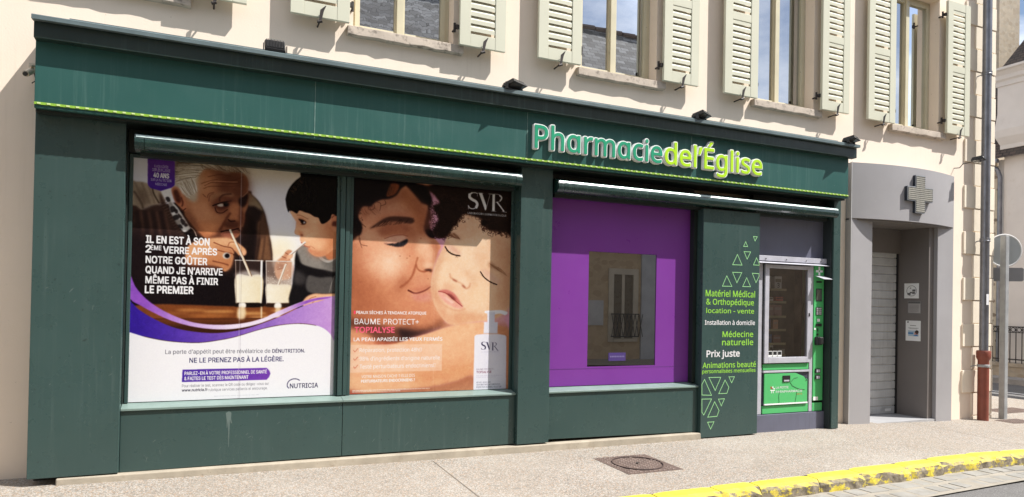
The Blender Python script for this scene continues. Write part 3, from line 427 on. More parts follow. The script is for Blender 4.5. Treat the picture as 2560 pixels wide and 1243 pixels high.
'o': [485,[[442,216,438,165,428,121,411,82,388,51,359,25,324,7,285,-4,241,-8,200,-4,163,7,129,25,100,51,77,82,59,121,48,165,44,216,50,282,68,336,97,380,137,412,186,431,244,438,299,431,347,412,387,380,417,336,436,282],[117,216,120,169,130,128,147,95,172,71,203,56,243,51,282,56,314,71,339,95,356,128,366,169,369,216,365,263,355,303,338,335,314,359,282,374,242,379,185,368,147,335,124,284]]],
'p': [493,[[273,438,344,424,401,383,437,313,449,216,444,148,427,93,401,49,365,17,322,-2,272,-8,213,1,170,24,139,55,137,20,139,-16,139,-192,68,-192,68,430,126,430,136,371,170,405,213,429],[260,379,221,374,190,362,167,342,152,313,142,275,139,229,139,216,142,167,150,126,165,93,188,70,220,55,261,51,297,56,326,72,348,98,364,131,373,171,376,217,369,283,348,334,311,367]]],
'q': [493,[[354,-9,355,25,358,58,332,32,303,11,266,-3,219,-8,148,6,93,48,56,117,44,214,50,282,67,338,93,381,129,413,172,432,221,438,267,433,304,419,333,397,355,371,369,430,425,430,425,-192,354,-192],[233,51,272,55,304,67,327,87,342,116,352,153,355,199,355,213,348,285,328,337,290,369,231,379,181,368,145,334,124,281,117,213,124,145,146,93,182,61]]],
'r': [331,[[269,438,295,437,319,433,310,368,287,372,264,374,217,363,176,334,149,289,139,229,139,0,68,0,68,430,126,430,134,351,170,395,214,426,240,435]]],
's': [384,[[348,119,343,80,327,49,302,24,268,6,226,-4,176,-8,99,-1,42,19,42,83,104,60,178,49,224,53,256,66,274,86,280,112,271,141,239,167,174,196,103,228,76,245,57,266,45,292,41,324,52,372,85,408,137,430,202,438,275,430,339,409,315,353,258,372,197,380,159,377,131,366,114,350,108,328,119,298,154,274,219,246,289,215,314,197,333,176,344,150]]],
't': [289,[[212,50,245,53,272,59,272,5,240,-4,200,-8,167,-5,138,4,112,20,91,44,78,79,74,125,74,375,13,375,13,409,75,437,103,528,144,528,144,430,269,430,269,375,144,375,144,127,149,93,163,69,185,54]]],
'u': [496,[[427,430,427,0,370,0,359,57,321,20,273,-1,220,-8,173,-4,134,8,103,29,81,59,68,99,63,148,63,430,135,430,135,153,141,108,158,76,188,57,230,51,273,55,306,69,330,91,345,121,354,160,357,206,357,430]]],
'v': [407,[[163,0,0,430,75,430,167,176,180,137,193,96,201,63,214,96,227,138,241,176,332,430,407,430,244,0]]],
'x': [424,[[170,220,22,430,102,430,213,268,322,430,402,430,253,220,410,0,330,0,213,172,94,0,14,0]]],
'²': [481,[[75,0,75,573,405,573,405,0],[116,41,364,41,364,532,116,532]]],
'¹': [481,[[75,0,75,573,405,573,405,0],[116,41,364,41,364,532,116,532]]],
'À': [512,[[437,0,368,177,141,177,73,0,0,0,224,575,289,575,512,0],[282,415,274,438,263,473,255,500,247,468,238,438,230,415,165,241,346,241],[235,757,257,717,285,674,312,638,312,629,265,629,234,656,201,688,171,722,151,749,151,757]]],
'È': [446,[[398,0,78,0,78,573,398,573,398,509,150,509,150,330,383,330,383,268,150,268,150,63,398,63],[225,757,247,717,275,674,302,638,302,629,254,629,224,656,190,688,161,722,140,749,140,757]]],
'É': [446,[[398,0,78,0,78,573,398,573,398,509,150,509,150,330,383,330,383,268,150,268,150,63,398,63],[363,749,342,722,312,688,279,656,249,629,202,629,202,638,228,674,256,717,278,757,363,757]]],
'à': [450,[[231,437,299,428,347,403,376,358,385,293,385,0,334,0,320,61,279,22,234,-1,172,-8,136,-5,103,6,75,23,55,48,41,80,37,119,50,176,87,219,152,245,243,257,316,259,316,285,310,330,293,359,265,375,227,380,163,370,106,347,84,400,151,426],[252,208,184,200,141,182,118,155,110,119,115,87,132,66,157,53,188,49,238,56,279,79,306,117,315,172,315,210],[205,614,227,575,255,532,282,496,282,486,235,486,204,513,171,546,142,579,121,606,121,614]]],
'é': [452,[[234,438,286,432,329,414,364,385,390,346,406,299,411,244,411,201,117,201,127,137,154,90,197,62,254,52,327,60,392,82,392,20,327,-1,251,-8,194,-2,143,17,101,48,70,91,51,146,44,212,50,277,68,333,96,378,134,411,181,431],[233,380,188,372,154,348,130,309,119,257,338,257,335,292,326,322,312,346,292,364,266,376],[347,606,326,579,296,546,263,513,233,486,186,486,186,496,212,532,240,575,262,614,347,614]]],
'’': [140,[[131,564,112,503,88,437,62,376,10,376,21,424,32,476,42,527,50,573,125,573]]],
'ɑ': [493,[[221,-8,148,6,92,48,56,117,44,214,56,311,93,381,149,424,221,438,280,429,323,407,354,374,356,405,354,430,425,430,425,0,368,0,358,58,323,24,279,1],[232,51,290,60,328,88,348,135,355,200,355,213,349,284,329,336,291,369,231,379,181,368,146,334,124,281,117,213,124,144,146,93,181,61]]]}}
def outlines(s, x0, x1, z, cap, font):
    G = LETTERS[font]; capu = max(G['H'][1][0][1::2]); pen = 0; loops = []
    for ch in s:
        adv, con = G[ch]
        for c in con: loops.append([(pen+c[k], c[k+1]) for k in range(0, len(c), 2)])
        pen += adv
    lo = min(p[0] for l in loops for p in l); hi = max(p[0] for l in loops for p in l)
    k = (x1-x0)/(hi-lo); q = cap/capu
    return [[(x0+(a-lo)*k, z+b*q) for a, b in l] for l in loops]
def area(l): return sum(a[0]*b[1]-b[0]*a[1] for a, b in zip(l, l[1:]+l[:1]))/2
def swell(l, d, sgn):
    out = []; n = len(l)
    for i in range(n):
        a, b, c = Vector(l[i-1]), Vector(l[i]), Vector(l[(i+1) % n]); u = (b-a).normalized(); v = (c-b).normalized()
        m = Vector((u.y, -u.x))+Vector((v.y, -v.x)); ln = max(m.length, .9); m = m/ln*min(2/ln, 1.35)
        out.append((b.x+m.x*d*sgn, b.y+m.y*d*sgn))
    return out
def words(s, x0, x1, z, cap, y, m, parent, bold=0., depth=0., name='lettering', off=None, font='humanist', rim=False):
    # letters in the plane facing the street; fitted between x0 and x1, baseline z, capital height cap
    loops = outlines(s, x0, x1, z, cap, font); sg_ = 1 if area(max(loops, key=lambda l: abs(area(l)))) > 0 else -1
    d = .045*bold*cap if off is None else off
    c = bpy.data.curves.new(name, 'CURVE'); c.dimensions = '2D'; c.fill_mode = 'BOTH' if depth else 'FRONT'
    for l in loops:
        if d and not rim: l = swell(l, d, sg_)
        sp = c.splines.new('POLY'); sp.points.add(len(l)-1); sp.use_cyclic_u = True
        for pt, (a, b) in zip(sp.points, l): pt.co = (a, b, 0, 1)
    c.extrude = depth/2
    o = bpy.data.objects.new('temporary', c); COL.objects.link(o); bpy.context.view_layer.update()
    me = bpy.data.meshes.new_from_object(o.evaluated_get(bpy.context.evaluated_depsgraph_get()))
    bpy.data.objects.remove(o); bpy.data.curves.remove(c)
    b = BASE[parent.name]
    for v in me.vertices: v.co = Vector((v.co.x, y-depth/2-v.co.z, v.co.y))-b
    if rim:     # a rounded border of width d all round every letter
        mb = MB(); bm = bmesh.new(); bm.from_mesh(me); k = 0
        for l in loops:
            for p, q in zip(l, l[1:]+l[:1]):
                k += 1; e = y-depth-.0001*(k % 9)-.0001; y1_ = y
                u = (Vector(q)-Vector(p)); 
                if u.length < 1e-6: continue
                n = Vector((u.y, -u.x)).normalized()*d
                mb.hexa([(p[0]-n.x, e, p[1]-n.y), (p[0]+n.x, e, p[1]+n.y), (p[0]+n.x, y1_, p[1]+n.y), (p[0]-n.x, y1_, p[1]-n.y), (q[0]-n.x, e, q[1]-n.y), (q[0]+n.x, e, q[1]+n.y), (q[0]+n.x, y1_, q[1]+n.y), (q[0]-n.x, y1_, q[1]-n.y)])
                mb.rod((p[0], y1_, p[1]), (p[0], e-.00005, p[1]), d, 12)
        me2 = mesh_of('border', mb, b); bm.from_mesh(me2); bm.to_mesh(me); bm.free(); bpy.data.meshes.remove(me2)
    me.materials.clear()
    return link(name, me, m, parent, b)

# ------------------------------------------------------------------ printed pictures (painted into a fine mesh's colour attribute)
def spline(pts, closed, n=5):
    P = np.array(pts, float)
    if len(P) < 3: return P
    if closed: Q = np.vstack([P[-1:], P, P[:2]])
    else: Q = np.vstack([2*P[0]-P[1], P, 2*P[-1]-P[-2]])
    out = []
    t = np.linspace(0, 1, n, endpoint=False)[:, None]
    for i in range(1, len(Q)-2):
        a, b, c, d = Q[i-1], Q[i], Q[i+1], Q[i+2]
        out.append(.5*(2*b+(c-a)*t+(2*a-5*b+4*c-d)*t**2+(3*b-a-3*c+d)*t**3))
    out = np.vstack(out)
    return out if closed else np.vstack([out, P[-1:]])

def gblur(m, s):
    if s < .35: return m
    r = int(3*s)+1
    k = np.exp(-.5*(np.arange(-r, r+1)/s)**2); k /= k.sum()
    for ax in (0, 1):
        pad = [(0, 0), (0, 0)]; pad[ax] = (r, r)
        q = np.pad(m, pad, mode='edge'); o = np.zeros_like(m); n = m.shape[ax]
        for i, w in enumerate(k):
            o += w*(q[i:i+n] if ax == 0 else q[:, i:i+n])
        m = o
    return m

class Canvas:
    # a printed picture: w x h centimetres, res cells per centimetre
    def __init__(s, w, h, res):
        s.res = res; s.W = int(round(w*res)); s.H = int(round(h*res))
        s.a = np.zeros((s.H, s.W, 3)); s.rng = np.random.default_rng(7)
        s.Y, s.X = np.mgrid[0:s.H, 0:s.W]+.5
    def lin(s, c):
        c = np.array(c)/255.; return c
    def mix(s, m, x0, y0, c, c2=None, axis=None):
        h, w = m.shape
        sub = s.a[y0:y0+h, x0:x0+w]
        col = s.lin(c)
        if c2 is not None:
            ax0, ay0, ax1, ay1 = [v*s.res for v in axis]
            t = ((s.X[y0:y0+h, x0:x0+w]-ax0)*(ax1-ax0)+(s.Y[y0:y0+h, x0:x0+w]-ay0)*(ay1-ay0))/((ax1-ax0)**2+(ay1-ay0)**2)
            t = np.clip(t, 0, 1)[..., None]
            col = col*(1-t)+s.lin(c2)*t
        sub += (col-sub)*m[..., None]
    def box(s, P, pad):
        x0 = max(0, int(P[:, 0].min()-pad)); x1 = min(s.W, int(P[:, 0].max()+pad)+1)
        y0 = max(0, int(P[:, 1].min()-pad)); y1 = min(s.H, int(P[:, 1].max()+pad)+1)
        return x0, x1, y0, y1
    def fill(s, pts, c, blur=.3, alpha=1., c2=None, axis=None, sharp=False):
        P = (np.array(pts, float) if sharp else spline(pts, True))*s.res
        b = blur*s.res
        x0, x1, y0, y1 = s.box(P, 3*b+2)
        if x1 <= x0 or y1 <= y0: return
        acc = np.zeros((y1-y0, x1-x0))
        for oy in (.25, .75):
            for ox in (.25, .75):
                X = np.arange(x0, x1)+ox; Y = np.arange(y0, y1)+oy
                ins = np.zeros((y1-y0, x1-x0), bool)
                for (ax, ay), (bx_, by) in zip(P, np.roll(P, -1, 0)):
                    if ay == by: continue
                    rows = (ay > Y) != (by > Y)
                    if not rows.any(): continue
                    xi = (bx_-ax)*(Y[rows]-ay)/(by-ay)+ax
                    ins[rows] ^= X[None, :] < xi[:, None]
                acc += ins
        s.mix(gblur(acc/4, b)*alpha, x0, y0, c, c2, axis)
    def line(s, pts, c, w=.5, blur=.15, alpha=1., straight=False):
        P = (np.array(pts, float) if straight else spline(pts, False))*s.res
        hw = w*s.res/2; b = max(blur*s.res, .5)
        x0, x1, y0, y1 = s.box(P, hw+2*b+2)
        if x1 <= x0 or y1 <= y0: return
        X = s.X[y0:y1, x0:x1]; Y = s.Y[y0:y1, x0:x1]
        D = np.full(X.shape, 1e9); n = len(P)-1
        for i in range(n):
            (ax, ay), (bx_, by) = P[i], P[i+1]
            dx, dy = bx_-ax, by-ay; L = dx*dx+dy*dy+1e-9
            t = np.clip(((X-ax)*dx+(Y-ay)*dy)/L, 0, 1)
            D = np.minimum(D, np.hypot(X-ax-t*dx, Y-ay-t*dy))
        m = np.clip((hw+b/2-D)/b, 0, 1)*min(1, 2*hw/.7 if hw < .35 else 1)
        s.mix(m*alpha, x0, y0, c)
    def strands(s, p0, p1, q0, q1, n, cs, w=.12, alpha=.6, wob=.6):
        # n hairs: start along p0-p1, end along q0-q1
        r = s.rng
        for i in range(n):
            t = r.random(); u = np.clip(t+r.normal()*.06, 0, 1)
            a = np.array(p0)+(np.array(p1)-p0)*t; b = np.array(q0)+(np.array(q1)-q0)*u
            m = (a+b)/2+r.normal(size=2)*wob
            k = r.random()*.4
            s.line([a+(b-a)*k*.5, m, b-(b-a)*(.4-k)*.5], cs[r.integers(len(cs))], w*(.6+.8*r.random()), .1, alpha*(.5+.5*r.random()))
    def curls(s, pts, rad, n, cs, w=.25, alpha=.8):
        # small hair curls scattered along a polyline
        r = s.rng; P = spline(pts, False)
        for i in range(n):
            c = P[r.integers(len(P))]+r.normal(size=2)*rad*.9
            a0 = r.random()*6.3; R = rad*(.25+.5*r.random())
            th = a0+np.linspace(0, 3.2+2*r.random(), 7)
            s.line(np.c_[c[0]+R*np.cos(th), c[1]+R*np.sin(th)*.9], cs[r.integers(len(cs))], w*(.6+.8*r.random()), .12, alpha)
    def grain(s, amt):
        s.a = np.clip(s.a+gblur(s.rng.normal(size=(s.H, s.W)), .8)[..., None]*amt, 0, 1)

    def text(s, loops, c, bold):
        # loops in cm (x right, y down); bold = extra stem radius in cm
        k = 3; R = s.res*k; b = bold*R; pad = int(b)+4
        A = [np.array(l)*R for l in loops]
        x0 = int(min(a[:, 0].min() for a in A))//k*k-pad//k*k-k; y0 = int(min(a[:, 1].min() for a in A))//k*k-pad//k*k-k
        w = (int(max(a[:, 0].max() for a in A))+pad-x0)//k*k+k; h = (int(max(a[:, 1].max() for a in A))+pad-y0)//k*k+k
        X = x0+np.arange(w)+.5; Y = y0+np.arange(h)+.5; ins = np.zeros((h, w), bool)
        for P in A:
            for (ax, ay), (bx_, by) in zip(P, np.roll(P, -1, 0)):
                if ay == by: continue
                r = np.nonzero((ay > Y) != (by > Y))[0]
                if len(r): ins[r] ^= X[None, :] < ((bx_-ax)*(Y[r]-ay)/(by-ay)+ax)[:, None]
        n = int(round(b)); out = ins.copy()
        for dy in range(-n, n+1):
            for dx in range(-n, n+1):
                if (dx or dy) and dx*dx+dy*dy <= b*b+.3: out |= np.roll(np.roll(ins, dy, 0), dx, 1)
        m = out.reshape(h//k, k, w//k, k).mean((1, 3))
        X0, Y0 = x0//k, y0//k
        cx0, cy0 = max(0, -X0), max(0, -Y0); m = m[cy0:s.H-Y0, cx0:s.W-X0]
        s.mix(m, X0+cx0, Y0+cy0, c)

def run(c, ops):
    for o in ops:
        k, p = o[0], o[1]
        if k == 'f': c.fill(p, o[2], o[3], o[4], o[5], o[6], o[7])
        elif k == 'l': c.line(p, o[2], o[3], o[4], o[5], o[6])
        elif k == 's': c.strands(p[0], p[1], p[2], p[3], *o[2:])
        elif k == 'c': c.curls(p, *o[2:])
    for i in range(3): c.a[..., i] = gblur(c.a[..., i], .2*c.res)
    t = c.a*c.a*(3-2*c.a); c.a += (t-c.a)*.45
    for q, amt in ((1.6, .022), (.55, .022)): c.a *= 1+gblur(c.rng.normal(size=(c.H, c.W)), q*c.res)[..., None]*amt*q*c.res*3.2*np.clip(2.2*(1-c.a), 0, .8)
    c.grain(.012)

N = None
POSTER_RECTS = [[-0.543, 1.093, 0.689, 2.685], [1.24, 2.849, 0.687, 2.69]]
MILK_ADVERT = [
('f',((-14.8,-13.4),(179.7,-35.8),(185.8,257.9),(-9.4,243.3)),(240,237,246),0,1,N,N,True),
('f',((46.9,-2.8),(172.7,-8.0),(172.9,5.8),(47.2,11.3)),(232,214,190),6,1,N,N,False),
('f',((130.2,65.0),(127.4,70.5),(120.0,74.2),(110.7,74.6),(103.3,71.7),(100.4,66.5),(103.1,61.1),(110.4,57.4),(119.6,56.9),(127.2,59.8)),(255,246,214),6,1,N,N,False),
('f',((123.2,73.6),(120.9,79.1),(114.7,82.7),(107.0,83.0),(100.7,80.0),(98.3,74.8),(100.5,69.4),(106.6,65.8),(114.3,65.4),(120.7,68.4)),(250,226,190),5,0.78,N,N,False),
('f',((85.6,20.9),(91.1,23.3),(96.7,28.7),(101.0,36.5),(103.3,45.1),(105.6,56.7),(107.9,66.9),(108.6,83.1),(102.6,112.7),(96.2,134.7),(0.2,135.2),(-2.6,60.3),(28.7,34.7),(47.8,43.1)),(46,34,34),0.5,1,N,N,False),
('f',((-4.5,77.3),(80.0,73.2),(102.2,78.7),(118.9,96.2),(124.2,120.9),(-3.5,124.3)),(28,20,24),1.5,1,N,N,False),
('f',((84.6,40.6),(91.5,43.4),(94.8,56.2),(92.2,79.1),(85.4,79.4),(82.7,56.9)),(34,24,24),1.2,1,N,N,False),
('f',((96.1,46.4),(101.5,47.6),(105.2,54.8),(106.8,67.8),(108.0,79.7),(102.2,79.9),(95.3,79.8),(96.5,64.3)),(122,90,68),1.2,1,N,N,False),
('l',((102.3,49.2),(101.9,64.0),(100.3,79.6)),(90,64,50),1.6,1.2,0.8,False),
('l',((98.8,47.8),(97.3,64.2),(95.3,79.8)),(60,42,36),2.2,1.6,0.9,False),
('f',((86.7,21.5),(91.8,24.0),(97.4,30.1),(100.7,36.5),(98.2,35.9),(92.7,32.7),(87.6,32.3)),(140,122,100),0.9,1,N,N,False),
('f',((100.7,36.5),(103.3,45.9),(104.8,53.8),(100.1,61.5),(97.2,54.3),(98.4,42.5)),(98,72,58),1.2,1,N,N,False),
('f',((-0.6,35.6),(6.8,40.5),(19.5,35.4),(28.5,51.5),(39.4,62.0),(38.7,85.9),(0.7,94.3)),(78,58,52),1.5,1,N,N,False),
('f',((-1.5,20.3),(2.7,19.3),(7.5,19.3),(13.7,21.7),(20.5,26.0),(23.8,35.1),(19.5,36.5),(14.0,37.9),(8.6,40.7),(6.2,41.9),(3.1,39.4),(-1.1,37.0)),(168,150,130),0.6,1,N,N,False),
('f',((2.9,27.1),(7.7,25.3),(11.5,33.3),(7.4,39.8),(4.2,35.2)),(120,102,88),2,0.9,N,N,False),
('l',((13.7,22.1),(15.0,28.2),(18.9,35.5)),(70,56,48),1.2,0.8,0.8,False),
('l',((1.1,28.0),(6.1,36.5),(7.4,40.5)),(96,80,70),1.6,1.2,0.8,False),
('f',((19.3,27.1),(23.8,35.1),(31.6,48.5),(40.7,61.2),(34.4,63.0),(26.0,50.2),(20.8,38.1)),(74,56,50),0.8,1,N,N,False),
('l',((19.5,35.4),(24.4,32.3)),(112,88,76),0.5,0.3,0.7,False),
('l',((20.6,37.4),(25.5,34.3)),(112,88,76),0.5,0.3,0.7,False),
('l',((21.8,39.4),(26.7,36.3)),(112,88,76),0.5,0.3,0.7,False),
('l',((22.9,41.4),(27.9,38.3)),(112,88,76),0.5,0.3,0.7,False),
('l',((24.1,43.4),(29.0,40.3)),(112,88,76),0.5,0.3,0.7,False),
('l',((25.3,45.4),(30.2,42.3)),(112,88,76),0.5,0.3,0.7,False),
('l',((26.4,47.4),(31.4,44.3)),(112,88,76),0.5,0.3,0.7,False),
('l',((27.6,49.4),(32.5,46.3)),(112,88,76),0.5,0.3,0.7,False),
('l',((28.8,51.5),(33.7,48.3)),(112,88,76),0.5,0.3,0.7,False),
('l',((29.9,53.5),(34.9,50.4)),(112,88,76),0.5,0.3,0.7,False),
('l',((31.1,55.5),(36.1,52.4)),(112,88,76),0.5,0.3,0.7,False),
('l',((32.3,57.5),(37.2,54.4)),(112,88,76),0.5,0.3,0.7,False),
('l',((33.4,59.5),(38.4,56.4)),(112,88,76),0.5,0.3,0.7,False),
('l',((34.6,61.6),(39.6,58.5)),(112,88,76),0.5,0.3,0.7,False),
('l',((3.2,44.9),(4.7,56.5),(4.4,73.6)),(52,38,40),3.2,2.5,0.7,False),
('l',((6.2,44.7),(7.7,56.3),(7.3,66.6)),(112,82,70),2.2,2.0,0.55,False),
('l',((9.0,44.5),(10.7,56.1),(11.4,73.2)),(52,38,40),3.2,2.5,0.7,False),
('l',((12.0,44.3),(13.8,55.9),(14.3,66.2)),(112,82,70),2.2,2.0,0.55,False),
('l',((14.7,44.1),(16.8,55.7),(18.4,72.9)),(52,38,40),3.2,2.5,0.7,False),
('l',((17.8,43.9),(19.9,55.5),(21.4,65.8)),(112,82,70),2.2,2.0,0.55,False),
('l',((20.6,43.7),(23.0,55.3),(25.5,72.5)),(52,38,40),3.2,2.5,0.7,False),
('l',((23.7,43.4),(26.1,55.1),(28.5,65.4)),(112,82,70),2.2,2.0,0.55,False),
('f',((-1.2,60.2),(18.2,63.2),(38.2,63.5),(39.2,114.0),(-0.1,114.8)),(36,26,30),5,0.95,N,N,False),
('l',((1.5,21.1),(5.0,28.7),(8.5,36.3)),(126,108,94),1.4,1.4,0.6,False),
('l',((6.3,20.6),(9.2,28.3),(12.1,36.0)),(126,108,94),1.4,1.4,0.6,False),
('l',((11.2,22.3),(13.5,29.0),(15.8,35.7)),(126,108,94),1.4,1.4,0.6,False),
('f',((30.0,34.6),(39.0,39.5),(44.2,49.0),(56.1,63.9),(47.1,65.1),(36.8,57.9),(31.5,44.3)),(24,18,20),0.6,1,N,N,False),
('f',((20.5,26.0),(26.7,24.1),(28.8,33.3),(33.9,39.9),(42.4,54.1),(42.5,55.6),(38.7,58.5),(35.5,55.6),(28.3,43.8),(26.3,36.3)),(232,226,220),0.4,1,N,N,False),
('f',((27.3,38.3),(30.1,37.4),(32.0,40.7),(28.3,43.1)),(44,38,40),0.3,0.9,N,N,False),
('f',((29.3,46.2),(32.7,44.2),(34.4,47.2),(31.3,49.5)),(44,38,40),0.3,0.9,N,N,False),
('f',((34.0,43.4),(36.6,46.4),(34.7,47.2),(33.1,44.2)),(44,38,40),0.3,0.9,N,N,False),
('f',((33.2,53.3),(35.4,52.1),(37.4,55.1),(35.8,55.9)),(44,38,40),0.3,0.9,N,N,False),
('f',((36.0,47.1),(39.2,50.1),(37.3,53.0),(35.1,49.6)),(44,38,40),0.3,0.9,N,N,False),
('f',((39.2,50.8),(41.1,52.8),(39.3,54.3),(38.0,53.0)),(44,38,40),0.3,0.9,N,N,False),
('f',((23.7,30.9),(26.2,30.0),(27.5,33.4),(25.3,34.3)),(44,38,40),0.3,0.9,N,N,False),
('f',((30.1,40.2),(32.7,40.0),(33.3,42.8),(31.5,43.6)),(44,38,40),0.3,0.9,N,N,False),
('f',((26.3,34.9),(28.1,34.1),(29.4,36.7),(27.0,38.0)),(140,132,126),0.4,0.8,N,N,False),
('f',((31.3,49.9),(34.1,48.3),(35.7,51.0),(33.2,52.9)),(140,132,126),0.4,0.8,N,N,False),
('l',((42.4,54.1),(45.7,56.7),(47.7,61.5)),(200,190,180),0.7,0.4,0.8,False),
('f',((38.5,22.7),(44.6,12.3),(49.0,6.9),(55.4,2.8),(66.5,2.4),(74.5,3.0),(81.9,3.8),(86.0,7.7),(87.8,13.4),(87.3,20.7),(87.8,27.2),(87.6,33.1),(85.5,39.8),(85.2,45.6),(83.9,52.2),(80.7,59.6),(77.1,61.7),(70.4,62.4),(56.0,63.2),(50.1,58.6),(44.8,52.5),(40.9,47.8),(38.3,43.1),(38.1,34.0),(36.1,28.5)),(176,122,90),0.5,1,N,N,False),
('f',((63.9,4.8),(81.9,5.9),(86.8,13.5),(87.1,27.3),(79.0,27.9),(73.6,21.9),(66.9,21.7),(64.1,13.4)),(134,86,64),3.5,0.84,N,N,False),
('f',((54.8,5.7),(64.0,5.5),(66.7,13.1),(60.4,22.3),(53.9,22.8),(49.8,14.6)),(190,134,100),3,0.67,N,N,False),
('f',((40.6,32.4),(49.5,30.3),(58.7,38.1),(57.6,48.1),(48.0,49.5),(42.1,44.9)),(188,132,100),3,0.78,N,N,False),
('f',((46.1,50.3),(55.7,49.7),(66.2,51.2),(65.0,56.2),(59.2,60.9),(54.0,61.5),(48.8,57.2)),(204,136,98),2.2,1,N,N,False),
('f',((54.7,63.3),(62.4,59.3),(66.9,53.3),(69.0,60.3),(67.8,63.2)),(84,52,42),1.6,0.9,N,N,False),
('f',((39.5,39.5),(45.4,47.5),(50.0,55.7),(47.5,55.2),(41.6,48.5)),(128,84,64),1.6,0.7,N,N,False),
('f',((63.9,3.4),(77.2,2.8),(86.7,6.2),(88.0,19.9),(87.2,30.2),(80.4,27.8),(73.7,28.3),(67.0,27.4),(63.0,22.0),(61.5,12.2)),(92,56,42),5,0.81,N,N,False),
('f',((73.1,31.3),(80.6,36.5),(85.4,40.5),(84.9,52.1),(80.4,59.7),(74.4,61.4),(67.7,60.4),(65.0,56.2),(70.1,48.8)),(104,62,46),4,0.67,N,N,False),
('f',((47.3,14.9),(54.9,11.3),(60.2,15.1),(59.1,22.4),(52.6,24.3),(47.4,21.9)),(196,142,108),4,0.67,N,N,False),
('f',((43.2,33.6),(49.6,33.1),(56.1,36.9),(58.9,43.8),(54.4,47.6),(47.3,46.0)),(204,148,114),4,0.62,N,N,False),
('f',((38.7,33.9),(42.7,43.5),(49.4,54.4),(56.0,61.8),(50.1,59.3),(42.9,51.9),(38.3,43.1)),(112,70,52),3,0.78,N,N,False),
('f',((69.4,15.8),(74.7,14.6),(78.8,16.4),(77.5,20.8),(72.2,21.3)),(140,92,68),2.5,0.56,N,N,False),
('f',((76.4,32.5),(78.8,33.7),(80.6,40.8),(80.4,43.7),(78.3,43.2),(76.9,38.2)),(206,150,118),1.6,0.65,N,N,False),
('l',((53.1,18.3),(58.3,15.2),(64.1,14.9),(73.4,14.5),(79.4,14.1),(82.1,11.7)),(92,54,40),0.55,0.7,0.7,False),
('l',((52.5,20.9),(57.0,18.7),(66.8,17.8),(74.8,17.2),(82.1,14.8)),(92,54,40),0.55,0.7,0.7,False),
('l',((50.5,16.7),(56.9,14.0),(62.8,12.2)),(92,54,40),0.55,0.7,0.7,False),
('l',((68.1,12.4),(73.4,12.3),(78.7,10.4),(83.3,8.0)),(92,54,40),0.55,0.7,0.7,False),
('l',((55.6,10.6),(64.0,8.0),(73.3,8.2)),(92,54,40),0.55,0.7,0.7,False),
('l',((53.7,17.1),(58.2,14.1),(64.1,13.7),(72.7,13.4),(78.7,12.9)),(206,150,116),0.6,0.6,0.6,False),
('l',((55.3,28.4),(56.5,25.1),(60.4,23.3)),(112,70,54),0.7,0.6,0.8,False),
('l',((56.6,31.1),(57.2,26.8),(59.8,24.5)),(112,70,54),0.7,0.6,0.8,False),
('l',((52.0,25.8),(54.0,27.8)),(112,70,54),0.7,0.6,0.8,False),
('f',((58.6,32.4),(61.8,26.4),(67.0,23.9),(73.6,24.8),(76.4,28.1),(75.1,34.0),(70.0,40.1),(64.0,41.3),(60.7,38.7)),(118,74,56),2,0.95,N,N,False),
('f',((57.8,26.8),(63.0,23.5),(69.6,22.9),(76.3,23.8),(75.0,26.1),(68.3,25.5),(63.1,27.0),(59.2,30.9)),(150,112,86),1,0.8,N,N,False),
('l',((65.1,30.5),(65.4,27.6),(68.3,24.8),(73.6,23.7)),(84,54,44),1.4,1,0.8,False),
('f',((60.6,34.0),(64.5,31.9),(69.8,30.7),(73.7,30.9),(71.8,35.0),(67.3,37.5),(63.3,36.7)),(92,54,44),0.7,0.95,N,N,False),
('f',((63.2,34.2),(65.8,32.7),(68.5,33.1),(67.5,34.9),(64.9,35.2)),(190,172,158),0.35,1,N,N,False),
('f',((72.7,32.7),(72.3,33.9),(71.1,34.6),(69.6,34.8),(68.4,34.2),(68.0,33.1),(68.4,32.0),(69.6,31.2),(71.0,31.1),(72.2,31.7)),(24,16,16),0.5,1,N,N,False),
('l',((59.8,34.8),(63.9,32.9),(68.4,31.1),(74.1,29.8)),(46,26,22),1,0.5,1,False),
('l',((61.6,36.4),(63.0,40.1),(67.3,40.5),(71.5,37.2)),(70,40,34),0.8,0.5,1,False),
('f',((69.7,30.1),(75.0,28.2),(78.4,30.9),(75.1,34.0),(73.1,32.0)),(80,46,38),1.2,0.8,N,N,False),
('f',((80.0,27.8),(83.7,24.7),(87.4,22.2),(87.5,27.3),(85.9,32.5),(82.5,34.9),(80.4,31.4)),(44,26,24),0.8,0.95,N,N,False),
('l',((83.0,25.4),(85.7,22.7),(87.3,20.7)),(150,110,88),0.8,0.4,0.8,False),
('f',((73.8,31.2),(77.8,30.9),(80.6,37.2),(81.5,43.7),(78.7,46.4),(73.4,46.4),(72.7,42.5)),(178,120,88),1.4,0.9,N,N,False),
('f',((81.2,33.6),(84.7,39.8),(84.9,46.3),(82.9,50.1),(80.7,45.2),(80.6,37.9)),(112,68,52),1,0.85,N,N,False),
('f',((67.5,50.4),(72.7,46.4),(78.1,46.9),(80.8,48.1),(79.5,52.5),(70.2,52.3)),(92,56,44),1,0.9,N,N,False),
('l',((72.2,45.9),(74.1,47.2),(77.4,46.7)),(48,26,22),1.1,0.6,0.9,False),
('l',((73.3,40.6),(70.4,45.9),(68.5,50.3),(66.0,54.8)),(104,62,46),2,1.4,0.85,False),
('f',((67.0,56.5),(70.9,55.0),(76.2,54.1),(79.9,53.0),(80.6,56.0),(78.7,59.8),(74.4,61.1),(67.7,60.7)),(134,84,70),0.9,0.9,N,N,False),
('l',((66.7,56.7),(70.9,55.3),(75.6,54.7),(80.4,52.9)),(46,24,22),1.1,0.5,1,False),
('f',((69.0,58.9),(74.3,57.8),(77.0,59.1),(73.7,61.8),(69.1,62.1)),(150,98,80),1,0.7,N,N,False),
